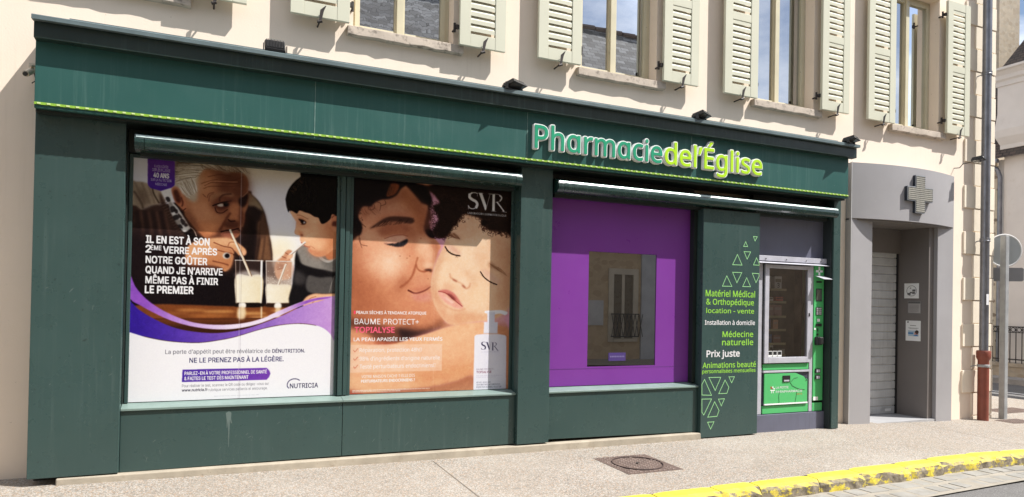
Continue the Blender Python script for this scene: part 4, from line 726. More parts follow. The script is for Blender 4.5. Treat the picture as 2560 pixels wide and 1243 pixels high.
('l',((80.2,53.9),(83.0,55.2),(83.6,52.2)),(60,36,30),1.5,1,0.7,False),
('f',((27.8,23.3),(30.9,20.2),(34.7,22.7),(37.3,28.4),(39.0,33.9),(39.6,39.5),(37.6,40.9),(34.4,37.9),(31.2,34.5),(29.0,29.1)),(186,122,92),0.5,1,N,N,False),
('f',((29.4,24.5),(32.2,23.2),(34.5,28.0),(35.5,32.8),(33.7,35.0),(31.4,33.1),(30.1,29.0)),(84,46,38),0.8,0.95,N,N,False),
('l',((35.5,30.0),(36.8,34.1),(36.2,36.9)),(110,66,52),1.2,0.8,1,False),
('l',((34.7,39.9),(37.0,40.4),(39.1,38.8)),(90,52,42),0.8,0.5,1,False),
('f',((29.8,0.4),(37.4,-0.7),(53.4,0.1),(63.8,0.3),(77.1,-0.5),(84.5,0.0),(88.7,3.1),(88.4,6.8),(85.3,5.3),(81.2,4.0),(75.8,3.6),(69.9,5.6),(63.9,3.7),(55.4,3.5),(50.3,6.1),(47.2,12.1),(46.7,18.5),(47.5,25.5),(47.0,31.9),(43.8,32.5),(39.9,29.6),(36.6,25.0),(34.4,21.7),(30.2,19.6)),(178,162,142),1.3,1,N,N,False),
('f',((29.8,0.4),(43.1,-0.6),(40.7,4.9),(30.1,13.6)),(104,90,78),2,0.95,N,N,False),
('f',((35.7,8.9),(45.8,6.5),(47.3,14.9),(45.0,27.8),(38.5,24.1),(34.0,18.2)),(218,204,184),3,0.78,N,N,False),
('s',((29.6,19.3),(29.2,1.8),(47.2,12.8),(55.4,0.6)),130,((92,78,68),(232,220,202),(246,236,220),(140,124,108),(186,170,150)),0.32,0.75,0.9),
('s',((32.1,18.4),(44.6,10.2),(41.2,30.9),(48.1,24.0)),90,((238,228,212),(160,142,124),(250,242,228),(120,104,90)),0.3,0.7,0.7),
('s',((46.9,-0.3),(81.1,-1.2),(57.4,4.3),(88.7,4.9)),110,((110,92,78),(220,206,186),(150,130,110),(190,174,154),(90,70,56)),0.34,0.7,1.2),
('f',((54.8,3.5),(63.9,4.1),(73.2,4.2),(81.9,4.1),(77.2,6.0),(66.6,6.3),(58.1,6.1)),(96,66,50),2,0.67,N,N,False),
('f',((40.7,72.0),(46.3,66.2),(52.7,64.2),(57.7,63.0),(65.0,62.0),(73.8,61.9),(78.3,64.3),(82.9,67.3),(86.9,71.3),(86.7,74.9),(83.9,76.8),(81.2,76.2),(77.8,72.5),(77.2,75.8),(76.6,80.6),(74.9,86.7),(71.5,90.3),(68.9,89.8),(68.1,87.4),(58.2,85.4),(41.0,85.3)),(212,158,120),0.5,1,N,N,False),
('f',((55.1,76.0),(68.2,76.2),(75.0,81.5),(72.9,88.0),(64.0,86.7),(53.8,84.8)),(186,126,90),2,0.9,N,N,False),
('f',((59.2,63.9),(72.4,62.4),(78.4,65.2),(74.7,67.9),(65.1,65.6)),(232,182,146),2,0.67,N,N,False),
('f',((72.6,73.6),(77.8,73.3),(76.5,81.4),(72.9,89.6),(69.2,89.7),(72.8,83.2)),(160,104,74),2.5,0.78,N,N,False),
('f',((40.9,84.5),(55.3,84.7),(68.5,88.2),(58.3,90.1),(41.0,88.4)),(140,90,66),2.5,0.78,N,N,False),
('l',((61.4,66.2),(68.8,69.0),(75.1,70.1),(77.6,73.3)),(104,60,44),0.8,0.7,1,False),
('l',((63.7,72.4),(69.6,73.7),(76.0,74.9)),(130,80,58),1.0,0.7,1,False),
('l',((61.0,82.1),(67.6,83.4),(72.8,84.8)),(120,72,52),1.2,0.8,0.8,False),
('f',((61.4,66.6),(68.8,69.8),(75.5,71.0),(76.3,74.2),(68.9,73.8),(63.7,71.6)),(178,118,86),1.4,0.6,N,N,False),
('l',((72.5,68.4),(73.9,65.5),(78.0,64.9)),(150,96,70),0.8,0.6,0.8,False),
('f',((87.0,73.7),(86.7,75.0),(85.9,75.8),(84.8,75.8),(84.0,75.1),(83.6,73.9),(83.9,72.6),(84.7,71.8),(85.8,71.8),(86.6,72.5)),(232,176,142),0.6,0.9,N,N,False),
('l',((77.2,75.8),(80.9,77.2),(82.4,76.7)),(60,36,28),1.4,0.8,0.8,False),
('f',((74.4,76.9),(73.9,78.5),(72.4,79.5),(70.6,79.6),(69.1,78.7),(68.5,77.1),(69.1,75.5),(70.5,74.5),(72.3,74.4),(73.8,75.3)),(196,190,184),0.4,1,N,N,False),
('f',((73.9,76.9),(73.6,78.1),(72.6,78.9),(71.3,78.9),(70.3,78.2),(69.9,77.1),(70.3,75.9),(71.3,75.1),(72.5,75.0),(73.5,75.7)),(26,18,22),0.3,1,N,N,False),
('f',((-3.5,122.1),(81.0,120.3),(135.4,119.4),(136.1,154.2),(-2.9,153.1)),(126,76,44),0.5,1,(70,40,26),(51.9,129.9,52.1,138.5),False),
('f',((55.8,123.9),(53.7,124.6),(48.1,125.1),(41.2,125.2),(35.7,124.8),(33.6,124.2),(35.7,123.5),(41.2,123.0),(48.0,122.9),(53.6,123.2)),(196,140,86),1.0,0.8,N,N,False),
('f',((79.6,124.8),(77.1,125.5),(70.4,126.0),(62.2,126.1),(55.7,125.8),(53.2,125.1),(55.7,124.4),(62.2,123.9),(70.4,123.8),(77.0,124.1)),(214,160,104),1.0,0.8,N,N,False),
('f',((105.2,126.1),(102.9,126.9),(96.9,127.4),(89.6,127.4),(83.7,127.1),(81.4,126.4),(83.7,125.6),(89.5,125.1),(96.9,125.0),(102.9,125.4)),(220,168,112),1.0,0.8,N,N,False),
('f',((127.4,123.4),(125.6,124.1),(120.9,124.6),(115.0,124.7),(110.3,124.3),(108.5,123.6),(110.3,122.9),(115.0,122.4),(120.8,122.3),(125.6,122.7)),(206,150,96),1.0,0.8,N,N,False),
('f',((76.7,128.4),(73.3,129.2),(64.5,129.7),(53.7,129.8),(45.1,129.4),(41.9,128.8),(45.1,128.0),(53.7,127.5),(64.4,127.4),(73.3,127.8)),(176,118,70),1.0,0.8,N,N,False),
('f',((118.0,129.7),(115.4,130.4),(108.3,130.9),(99.8,131.0),(92.9,130.6),(90.2,129.9),(92.8,129.2),(99.7,128.7),(108.3,128.6),(115.3,129.0)),(220,170,118),1.0,0.8,N,N,False),
('f',((43.2,126.8),(40.8,127.5),(34.5,128.0),(26.7,128.1),(20.5,127.7),(18.2,127.1),(20.5,126.4),(26.7,125.9),(34.5,125.8),(40.8,126.1)),(150,96,58),1.0,0.8,N,N,False),
('l',((-3.3,132.0),(73.8,131.3),(127.6,130.0)),(92,54,34),1.4,0.6,0.9,False),
('f',((78.5,80.7),(101.0,80.0),(101.2,120.4),(80.0,120.8)),(70,54,48),0.4,0.7,N,N,True),
('f',((103.6,80.1),(125.3,79.5),(125.5,120.1),(105.1,120.4)),(112,88,76),0.4,0.7,N,N,True),
('f',((126.3,71.0),(129.6,73.4),(128.9,80.9),(125.4,81.0)),(250,240,225),1,0.9,N,N,False),
('f',((113.5,78.6),(117.3,75.2),(119.6,71.3),(121.9,69.4),(125.1,70.2),(125.8,74.8),(123.7,78.2),(125.3,80.2),(126.6,85.1),(125.6,92.7),(121.3,96.1),(114.2,96.3),(111.0,89.9),(111.2,82.4)),(206,150,120),0.5,1,N,N,False),
('f',((112.3,81.6),(118.7,83.0),(117.2,86.3),(112.5,87.3)),(150,98,76),1,0.7,N,N,False),
('l',((116.9,75.6),(120.9,77.1),(123.3,77.8)),(136,84,64),0.8,0.5,0.85,False),
('l',((113.9,79.9),(118.6,80.5),(121.0,79.6)),(136,84,64),0.8,0.5,0.85,False),
('l',((119.6,72.2),(122.4,73.7)),(136,84,64),0.8,0.5,0.85,False),
('l',((113.2,87.3),(118.7,85.4),(121.0,82.0)),(136,84,64),0.8,0.5,0.85,False),
('f',((103.5,80.3),(125.3,79.5),(125.2,101.0),(104.3,101.1)),(190,172,160),0.4,0.35,N,N,True),
('f',((79.0,94.2),(89.5,93.5),(100.8,94.0),(100.6,116.0),(97.6,116.9),(80.9,117.2),(79.6,115.1)),(246,236,212),0.35,1,(232,214,180),(79.2,105.5,101.2,104.9),False),
('f',((80.4,91.3),(89.4,89.0),(98.6,90.3),(100.2,93.7),(79.7,94.2)),(214,206,200),1.2,0.65,N,N,False),
('f',((104.0,101.2),(111.2,100.5),(125.8,101.5),(125.3,114.8),(122.5,116.6),(106.5,116.9),(104.5,114.7)),(246,236,214),0.35,1,(234,216,186),(104.4,109.7,125.9,109.3),False),
('f',((104.4,93.4),(111.1,95.6),(115.8,96.3),(125.7,96.0),(125.8,101.1),(104.3,100.9)),(216,204,192),1.4,0.55,N,N,False),
('f',((109.9,95.3),(109.7,95.6),(109.3,95.5),(109.3,95.1),(109.6,95.0)),(240,232,220),0.15,0.7,N,N,False),
('f',((117.3,98.8),(117.0,99.2),(116.7,99.1),(116.7,98.7),(117.0,98.5)),(240,232,220),0.15,0.7,N,N,False),
('f',((117.7,99.5),(117.5,99.8),(117.1,99.7),(117.1,99.3),(117.5,99.2)),(240,232,220),0.15,0.7,N,N,False),
('f',((122.0,99.9),(121.8,100.2),(121.4,100.1),(121.4,99.7),(121.8,99.6)),(240,232,220),0.15,0.7,N,N,False),
('f',((110.4,98.7),(110.2,99.0),(109.8,98.9),(109.8,98.5),(110.1,98.4)),(240,232,220),0.15,0.7,N,N,False),
('f',((114.2,81.5),(114.0,81.8),(113.7,81.7),(113.6,81.3),(114.0,81.2)),(240,232,220),0.15,0.7,N,N,False),
('f',((121.8,92.1),(121.6,92.4),(121.2,92.3),(121.2,91.9),(121.6,91.7)),(240,232,220),0.15,0.7,N,N,False),
('f',((108.2,99.4),(108.0,99.7),(107.7,99.6),(107.7,99.2),(108.0,99.1)),(240,232,220),0.15,0.7,N,N,False),
('f',((117.8,95.6),(117.6,95.9),(117.2,95.8),(117.2,95.4),(117.6,95.3)),(240,232,220),0.15,0.7,N,N,False),
('f',((119.9,95.1),(119.7,95.4),(119.4,95.3),(119.4,94.9),(119.7,94.8)),(240,232,220),0.15,0.7,N,N,False),
('f',((118.5,91.4),(118.2,91.7),(117.9,91.6),(117.9,91.2),(118.2,91.1)),(240,232,220),0.15,0.7,N,N,False),
('f',((116.9,96.6),(116.7,96.9),(116.4,96.8),(116.4,96.4),(116.7,96.3)),(240,232,220),0.15,0.7,N,N,False),
('f',((111.0,89.2),(110.8,89.5),(110.4,89.4),(110.4,89.1),(110.8,88.9)),(240,232,220),0.15,0.7,N,N,False),
('f',((114.6,98.2),(114.4,98.5),(114.0,98.4),(114.0,98.0),(114.4,97.9)),(240,232,220),0.15,0.7,N,N,False),
('f',((119.5,93.7),(119.2,94.0),(118.9,93.9),(118.9,93.5),(119.2,93.4)),(240,232,220),0.15,0.7,N,N,False),
('f',((123.5,93.9),(123.3,94.2),(123.0,94.1),(123.0,93.7),(123.3,93.5)),(240,232,220),0.15,0.7,N,N,False),
('f',((113.1,98.5),(112.9,98.8),(112.5,98.7),(112.5,98.3),(112.8,98.2)),(240,232,220),0.15,0.7,N,N,False),
('f',((123.8,94.2),(123.6,94.5),(123.3,94.4),(123.3,94.0),(123.6,93.9)),(240,232,220),0.15,0.7,N,N,False),
('f',((122.8,97.6),(122.6,98.0),(122.2,97.9),(122.2,97.5),(122.5,97.3)),(240,232,220),0.15,0.7,N,N,False),
('f',((109.5,98.8),(109.3,99.1),(109.0,99.0),(109.0,98.6),(109.3,98.5)),(240,232,220),0.15,0.7,N,N,False),
('f',((124.4,92.7),(124.2,93.0),(123.8,92.9),(123.8,92.5),(124.2,92.4)),(240,232,220),0.15,0.7,N,N,False),
('f',((111.2,97.4),(111.0,97.7),(110.6,97.6),(110.6,97.2),(110.9,97.1)),(240,232,220),0.15,0.7,N,N,False),
('f',((115.3,96.4),(115.1,96.7),(114.7,96.6),(114.7,96.2),(115.0,96.1)),(240,232,220),0.15,0.7,N,N,False),
('f',((116.8,96.9),(116.6,97.2),(116.3,97.1),(116.3,96.7),(116.6,96.5)),(240,232,220),0.15,0.7,N,N,False),
('f',((116.7,93.2),(116.5,93.5),(116.2,93.4),(116.2,93.0),(116.5,92.9)),(240,232,220),0.15,0.7,N,N,False),
('f',((123.7,95.2),(123.5,95.5),(123.2,95.4),(123.2,95.0),(123.5,94.9)),(240,232,220),0.15,0.7,N,N,False),
('f',((122.2,91.6),(122.0,91.9),(121.6,91.8),(121.6,91.4),(122.0,91.3)),(240,232,220),0.15,0.7,N,N,False),
('f',((108.5,100.1),(108.3,100.5),(107.9,100.3),(107.9,100.0),(108.3,99.8)),(240,232,220),0.15,0.7,N,N,False),
('f',((122.2,88.0),(122.0,88.3),(121.6,88.2),(121.6,87.8),(122.0,87.7)),(240,232,220),0.15,0.7,N,N,False),
('f',((116.5,97.6),(116.3,98.0),(116.0,97.8),(116.0,97.5),(116.3,97.3)),(240,232,220),0.15,0.7,N,N,False),
('f',((119.4,97.7),(119.2,98.0),(118.9,97.9),(118.9,97.5),(119.2,97.4)),(240,232,220),0.15,0.7,N,N,False),
('f',((116.5,89.8),(116.2,90.1),(115.9,90.0),(115.9,89.6),(116.2,89.5)),(240,232,220),0.15,0.7,N,N,False),
('f',((110.7,90.1),(110.5,90.5),(110.1,90.4),(110.1,90.0),(110.5,89.8)),(240,232,220),0.15,0.7,N,N,False),
('f',((125.0,95.7),(124.8,96.0),(124.4,95.9),(124.4,95.5),(124.7,95.4)),(240,232,220),0.15,0.7,N,N,False),
('f',((107.0,98.8),(106.8,99.1),(106.4,99.0),(106.4,98.6),(106.8,98.5)),(240,232,220),0.15,0.7,N,N,False),
('f',((108.1,95.0),(107.9,95.3),(107.6,95.2),(107.6,94.8),(107.9,94.7)),(240,232,220),0.15,0.7,N,N,False),
('f',((111.1,99.2),(110.9,99.5),(110.5,99.4),(110.5,99.0),(110.8,98.9)),(240,232,220),0.15,0.7,N,N,False),
('f',((105.9,89.1),(105.7,89.4),(105.3,89.3),(105.3,88.9),(105.7,88.8)),(240,232,220),0.15,0.7,N,N,False),
('f',((117.3,91.5),(117.1,91.8),(116.7,91.7),(116.7,91.4),(117.1,91.2)),(240,232,220),0.15,0.7,N,N,False),
('f',((111.8,98.0),(111.6,98.3),(111.2,98.2),(111.2,97.8),(111.6,97.7)),(240,232,220),0.15,0.7,N,N,False),
('f',((122.7,93.4),(122.5,93.7),(122.2,93.6),(122.1,93.2),(122.5,93.1)),(240,232,220),0.15,0.7,N,N,False),
('f',((125.2,99.3),(125.0,99.6),(124.7,99.5),(124.6,99.1),(125.0,99.0)),(240,232,220),0.15,0.7,N,N,False),
('f',((111.3,93.6),(111.1,94.0),(110.7,93.9),(110.7,93.5),(111.0,93.3)),(240,232,220),0.15,0.7,N,N,False),
('f',((105.8,97.1),(105.6,97.4),(105.3,97.3),(105.2,96.9),(105.6,96.8)),(240,232,220),0.15,0.7,N,N,False),
('f',((109.0,94.0),(108.8,94.3),(108.5,94.2),(108.5,93.8),(108.8,93.7)),(240,232,220),0.15,0.7,N,N,False),
('f',((108.3,96.3),(108.1,96.6),(107.7,96.5),(107.7,96.1),(108.0,96.0)),(240,232,220),0.15,0.7,N,N,False),
('f',((106.0,97.3),(105.8,97.6),(105.5,97.5),(105.5,97.2),(105.8,97.0)),(240,232,220),0.15,0.7,N,N,False),
('f',((124.4,96.4),(124.1,96.8),(123.8,96.7),(123.8,96.3),(124.1,96.1)),(240,232,220),0.15,0.7,N,N,False),
('f',((123.1,95.6),(122.9,95.9),(122.5,95.8),(122.5,95.4),(122.9,95.3)),(240,232,220),0.15,0.7,N,N,False),
('f',((115.5,96.0),(115.3,96.3),(114.9,96.2),(114.9,95.8),(115.3,95.7)),(240,232,220),0.15,0.7,N,N,False),
('f',((118.0,94.2),(117.7,94.6),(117.4,94.5),(117.4,94.1),(117.7,93.9)),(240,232,220),0.15,0.7,N,N,False),
('f',((117.5,96.2),(117.3,96.5),(117.0,96.4),(117.0,96.0),(117.3,95.9)),(240,232,220),0.15,0.7,N,N,False),
('f',((123.9,94.0),(123.7,94.3),(123.4,94.2),(123.4,93.8),(123.7,93.7)),(240,232,220),0.15,0.7,N,N,False),
('f',((119.6,100.0),(119.4,100.4),(119.1,100.2),(119.0,99.9),(119.4,99.7)),(240,232,220),0.15,0.7,N,N,False),
('f',((109.9,95.6),(109.7,95.9),(109.3,95.8),(109.3,95.4),(109.6,95.3)),(240,232,220),0.15,0.7,N,N,False),
('f',((115.3,85.3),(115.1,85.6),(114.7,85.5),(114.7,85.1),(115.1,85.0)),(240,232,220),0.15,0.7,N,N,False),
('f',((116.0,94.4),(115.8,94.8),(115.5,94.6),(115.5,94.3),(115.8,94.1)),(240,232,220),0.15,0.7,N,N,False),
('f',((116.8,100.0),(116.6,100.3),(116.2,100.2),(116.2,99.8),(116.6,99.6)),(240,232,220),0.15,0.7,N,N,False),
('f',((105.5,94.6),(105.3,95.0),(105.0,94.9),(105.0,94.5),(105.3,94.3)),(240,232,220),0.15,0.7,N,N,False),
('f',((106.3,95.3),(106.1,95.6),(105.8,95.5),(105.8,95.1),(106.1,95.0)),(240,232,220),0.15,0.7,N,N,False),
('l',((99.9,80.3),(99.9,93.5)),(250,248,246),1.6,0.4,0.9,True),
('l',((100.0,93.5),(100.1,120.0)),(250,246,236),0.8,0.4,0.9,True),
('l',((78.7,80.7),(80.3,119.9)),(170,150,140),0.6,0.3,0.9,True),
('l',((78.4,80.5),(101.1,80.1)),(214,206,200),0.7,0.3,0.9,True),
('l',((103.6,80.1),(104.9,119.9)),(196,184,176),0.7,0.3,0.9,True),
('l',((125.6,79.5),(125.4,119.6)),(220,212,206),0.8,0.3,0.9,True),
('l',((103.5,80.1),(125.7,79.7)),(226,220,214),0.7,0.3,0.9,True),
('f',((80.6,117.7),(100.8,117.3),(100.7,120.6),(80.4,120.7)),(30,20,18),0.4,1,N,N,False),
('f',((82.7,117.5),(87.3,117.4),(87.5,121.0),(82.5,121.0)),(246,238,226),0.4,1,N,N,False),
('f',((105.0,117.6),(125.2,117.3),(125.1,120.2),(105.1,120.4)),(52,36,30),0.4,1,N,N,False),
('f',((112.0,117.0),(116.5,116.9),(116.8,121.0),(111.6,121.1)),(250,244,232),0.5,1,N,N,False),
('f',((81.8,121.4),(87.2,121.3),(87.1,130.4),(81.5,130.4)),(238,212,176),0.8,0.9,N,N,False),
('f',((100.1,121.1),(101.1,121.1),(101.1,129.8),(100.3,129.8)),(244,222,190),0.4,0.9,N,N,False),
('f',((112.5,121.5),(116.3,121.4),(116.2,129.3),(113.0,129.3)),(240,214,178),0.8,0.85,N,N,False),
('l',((74.1,55.0),(79.1,66.4),(84.6,78.3),(91.4,94.4)),(228,214,194),1.9,0.3,1,False),
('l',((74.8,54.8),(79.9,66.1),(85.4,78.0),(92.1,93.9)),(130,98,74),0.6,0.3,0.9,False),
('f',((130.3,67.5),(137.5,65.1),(144.9,69.3),(151.4,66.0),(154.8,73.9),(165.6,70.8),(166.6,120.3),(126.2,120.1),(126.1,99.3),(127.4,85.9),(128.0,74.3)),(30,27,30),0.5,1,N,N,False),
('f',((130.7,66.6),(137.5,65.4),(144.1,69.3),(151.4,66.6),(154.9,74.7),(165.6,71.7),(165.9,86.6),(153.4,86.0),(141.9,84.2),(132.9,80.7),(129.6,73.4)),(140,134,128),0.6,1,N,N,False),
('f',((152.3,72.3),(165.7,76.0),(165.9,86.2),(154.2,84.9)),(106,102,98),2,0.78,N,N,False),
('f',((139.2,92.2),(149.5,93.1),(162.7,93.1),(163.0,106.3),(139.9,106.4)),(92,88,86),0.7,1,N,N,False),
('f',((128.3,87.6),(137.2,92.3),(136.6,99.0),(127.7,99.2)),(78,74,74),1.4,0.8,N,N,False),
('f',((129.6,71.7),(132.5,80.7),(131.4,85.0),(128.5,80.9)),(20,18,20),1,0.9,N,N,False),
('l',((162.7,91.4),(160.3,98.3),(158.4,106.4)),(132,126,122),0.8,0.6,0.8,False),
('l',((146.1,68.8),(150.8,75.9),(157.4,78.2),(164.8,73.0)),(166,160,154),2.4,0.6,1,False),
('f',((151.3,64.3),(165.3,52.9),(165.6,71.7),(157.8,77.0),(153.6,72.7),(151.0,67.3)),(188,124,92),0.6,1,N,N,False),
('f',((152.2,65.1),(162.8,57.3),(158.8,66.0),(153.9,69.7)),(140,86,62),2,0.78,N,N,False),
('f',((123.5,34.5),(124.1,38.3),(127.1,42.5),(128.4,45.0),(128.0,49.7),(127.1,52.9),(127.7,55.2),(131.1,56.0),(131.9,57.8),(131.7,59.9),(133.3,62.4),(138.9,66.2),(139.4,67.8),(138.9,68.8),(141.8,72.3),(146.1,74.2),(151.2,74.0),(155.8,71.7),(160.3,67.8),(166.5,62.2),(165.8,29.3),(138.6,31.3)),(232,172,136),0.4,1,N,N,False),
('f',((154.1,43.4),(166.1,45.2),(166.4,61.1),(158.8,67.9),(152.7,71.3),(156.5,59.0)),(196,128,92),3,0.95,N,N,False),
('f',((132.0,50.5),(142.1,50.9),(145.3,58.1),(139.3,62.6),(134.2,58.7)),(246,190,154),2.4,0.78,N,N,False),
('f',((131.7,36.0),(138.7,36.5),(146.9,41.2),(145.0,45.5),(138.4,44.9)),(238,186,150),2,0.67,N,N,False),
('f',((130.1,52.2),(132.0,51.5),(134.1,54.0),(134.1,55.8),(132.1,56.2),(130.6,54.7)),(222,150,114),0.8,0.9,N,N,False),
('f',((132.1,55.2),(134.1,55.0),(134.4,56.2),(132.6,56.5)),(120,66,50),0.5,0.8,N,N,False),
('l',((128.2,45.0),(127.9,49.7),(127.2,52.9),(127.9,55.0),(130.6,55.8)),(206,142,108),0.5,0.4,0.7,False),
('l',((133.0,62.4),(136.3,65.1),(140.4,66.4)),(178,96,76),1.0,0.5,0.9,False),
('f',((138.9,67.3),(141.4,67.7),(144.0,69.6),(141.5,70.3),(139.4,68.8)),(206,120,98),1,0.8,N,N,False),
('l',((138.8,66.0),(141.4,65.3),(144.4,67.0)),(160,88,66),0.8,0.7,0.8,False),
('l',((129.0,38.0),(132.3,38.2),(138.3,40.9)),(134,88,64),0.7,0.7,0.7,False),
('f',((127.9,42.5),(131.8,40.1),(138.9,41.7),(139.9,45.8),(134.0,47.8),(129.0,47.1)),(196,134,100),3,0.56,N,N,False),
('f',((136.2,60.1),(142.2,58.2),(149.4,62.0),(147.5,68.4),(140.4,67.7)),(242,186,150),3,0.67,N,N,False),
('f',((139.4,67.8),(146.0,70.1),(154.7,69.1),(160.8,66.7),(155.8,72.2),(149.7,74.3),(142.5,72.8)),(178,112,82),2.5,0.84,N,N,False),
('f',((148.0,44.3),(154.1,43.4),(159.4,46.7),(158.5,56.3),(152.3,55.6)),(204,138,104),4,0.67,N,N,False),
('f',((129.6,40.3),(131.8,39.6),(135.8,41.4),(137.9,43.9),(133.9,43.6),(130.8,42.3)),(206,142,108),0.8,0.7,N,N,False),
('f',((129.9,41.4),(132.8,41.5),(135.9,42.7),(136.9,44.2),(135.9,45.7),(133.4,46.2),(131.9,44.0)),(60,36,30),0.35,1,N,N,False),
('f',((136.1,44.2),(135.9,44.7),(135.3,45.1),(134.7,45.1),(134.1,44.8),(133.9,44.3),(134.1,43.8),(134.6,43.4),(135.3,43.4),(135.9,43.7)),(206,194,194),0.35,1,N,N,False),
('f',((134.5,43.4),(134.3,44.3),(133.7,44.8),(132.9,44.9),(132.3,44.4),(132.1,43.5),(132.3,42.7),(132.9,42.1),(133.6,42.1),(134.2,42.6)),(24,15,15),0.35,1,N,N,False),
('l',((131.9,46.1),(133.9,46.5),(135.9,45.8)),(120,74,58),0.4,0.3,0.8,False),
('f',((158.6,38.3),(160.4,34.7),(164.3,33.9),(166.4,34.6),(166.7,49.7),(161.3,50.2),(159.1,46.7)),(206,138,106),0.5,1,N,N,False),
('f',((159.6,42.7),(161.3,41.3),(165.5,41.6),(165.1,45.3),(159.9,45.9)),(92,50,42),0.6,0.9,N,N,False),
('l',((159.5,38.3),(161.2,36.5),(165.4,36.0)),(128,74,58),0.8,0.5,1,False),
('f',((133.9,-1.6),(166.6,-4.7),(167.4,33.5),(159.7,35.1),(158.2,38.9),(154.7,42.8),(150.6,44.5),(148.7,42.1),(147.4,39.2),(143.8,38.4),(139.7,36.1),(135.7,35.1),(130.7,33.9),(128.7,36.7),(125.2,35.0),(122.3,34.6),(121.3,36.2),(119.8,31.7),(118.9,26.6),(118.8,23.5),(120.4,17.2),(123.3,11.8),(127.1,7.1),(131.0,3.4)),(20,16,17),0.3,1,N,N,False),
('s',((131.0,3.9),(120.9,18.2),(134.1,7.8),(124.5,21.0)),26,((104,78,60),(66,48,40)),0.35,0.7,0.8),
('s',((119.1,25.6),(120.7,32.7),(120.2,29.6),(123.8,36.0)),14,((20,16,17),(60,44,36)),0.3,0.8,0.4),
('s',((133.0,1.6),(161.0,2.2),(131.6,31.9),(161.7,32.8)),30,((44,36,36),(10,8,9)),0.5,0.45,2),
('l',((136.0,62.2),(123.2,74.1)),(240,232,224),1.9,0.3,1,True),
('l',((136.4,62.6),(123.7,74.5)),(128,104,90),0.6,0.3,0.9,True),
('l',((120.1,82.9),(114.2,100.9)),(232,220,206),1.8,0.3,1,True),
('l',((120.6,83.2),(114.8,100.6)),(140,112,94),0.5,0.3,0.9,True),
('f',((122.4,73.7),(125.2,73.6),(125.3,76.0),(121.7,78.3),(120.5,76.7)),(232,178,146),0.5,1,N,N,False),
('f',((134.9,116.6),(136.8,112.8),(140.0,109.8),(145.7,107.8),(153.9,108.0),(166.4,107.7),(166.5,114.3),(147.5,116.4),(139.4,119.2),(136.2,119.5)),(232,178,142),0.5,1,N,N,False),
('l',((138.5,116.5),(141.7,112.3),(146.5,110.5)),(166,106,80),0.8,0.5,0.8,False),
('l',((143.4,116.4),(147.4,113.0),(153.1,111.6)),(176,116,88),0.8,0.5,0.8,False),
('f',((-0.9,94.9),(1.2,100.2),(4.0,106.4),(11.1,115.0),(20.8,122.7),(33.3,129.5),(47.0,134.4),(62.6,136.3),(79.6,135.7),(93.9,133.1),(108.5,127.8),(123.4,120.2),(136.6,114.7),(149.0,111.4),(165.9,109.8),(165.9,111.1),(149.0,113.6),(138.7,117.0),(126.5,122.5),(112.6,129.3),(98.9,135.1),(84.4,138.8),(70.2,140.2),(56.2,139.4),(42.5,136.9),(29.0,132.5),(17.4,126.7),(7.8,121.0),(-0.5,114.3)),(146,92,190),0.25,1,(238,222,248),(11.2,118.9,79.5,134.2),False),
('f',((106.6,128.3),(123.4,120.2),(136.6,114.7),(149.0,111.4),(165.9,109.8),(165.9,111.1),(149.0,113.6),(138.7,117.0),(126.5,122.5),(112.6,129.3)),(232,212,242),0.3,1,(150,96,184),(113.5,127.7,138.6,115.7),False),
('f',((-0.9,116.2),(0.9,118.1),(6.1,123.9),(15.7,130.6),(29.1,137.5),(42.6,141.4),(60.9,143.4),(75.0,142.4),(89.2,139.3),(103.7,134.1),(118.5,127.7),(133.6,120.1),(149.0,115.0),(170.2,112.4),(171.2,159.9),(163.0,150.0),(160.2,144.6),(154.8,139.7),(147.4,136.5),(137.0,134.9),(126.8,135.0),(113.7,136.6),(99.0,140.3),(79.8,146.5),(65.7,149.5),(51.9,151.3),(38.3,150.9),(24.9,149.3),(11.7,146.3),(-1.2,141.9)),(66,42,150),0.2,1,(196,154,216),(5.5,138.5,159.8,127.3),False),
('f',((-1.2,142.4),(11.7,146.7),(24.9,149.7),(38.3,151.3),(51.9,151.7),(65.7,149.9),(79.8,146.9),(99.0,140.7),(113.7,137.1),(126.8,135.4),(137.0,135.4),(147.4,136.9),(154.8,140.1),(160.2,145.0),(163.3,151.1),(170.3,170.7),(171.2,214.3),(-3.2,206.1),(-4.6,143.4)),(246,244,252),0.15,1,N,N,False),
('f',((39.4,174.0),(61.6,173.8),(106.0,173.8),(108.4,176.4),(109.3,179.0),(108.2,182.1),(106.1,184.4),(39.1,184.4)),(86,56,158),0.15,1,(124,78,172),(39.7,178.3,108.6,180.1),True),
('f',((10.0,-1.7),(30.0,-1.7),(30.5,19.5),(29.7,20.8),(27.9,22.4),(20.2,25.7),(12.5,23.9),(10.9,22.0),(10.3,20.3)),(112,66,150),0.2,1,(84,50,146),(20.0,-0.0,20.5,24.2),True),
('l',((82.0,3.8),(82.3,80.0),(83.4,205.5)),(200,194,200),0.35,0.25,0.7,False),
('l',((83.0,3.7),(83.5,80.0),(84.4,205.6)),(90,80,88),0.25,0.25,0.5,False),
('l',((124.8,192.3),(123.7,190.8),(123.6,188.7),(124.6,186.4),(126.4,185.0),(128.8,184.2),(131.9,184.5),(133.9,185.6)),(52,46,84),0.75,0.15,1,False),
('l',((64.4,197.2),(67.4,197.2)),(170,168,176),0.4,0.1,0.8,True),
('l',((68.4,197.2),(71.8,197.2)),(170,168,176),0.4,0.1,0.8,True),
('l',((72.7,197.2),(76.3,197.2)),(170,168,176),0.4,0.1,0.8,True),
('l',((77.2,197.2),(81.2,197.2)),(170,168,176),0.4,0.1,0.8,True),
('l',((82.2,197.2),(85.6,197.2)),(170,168,176),0.4,0.1,0.8,True),
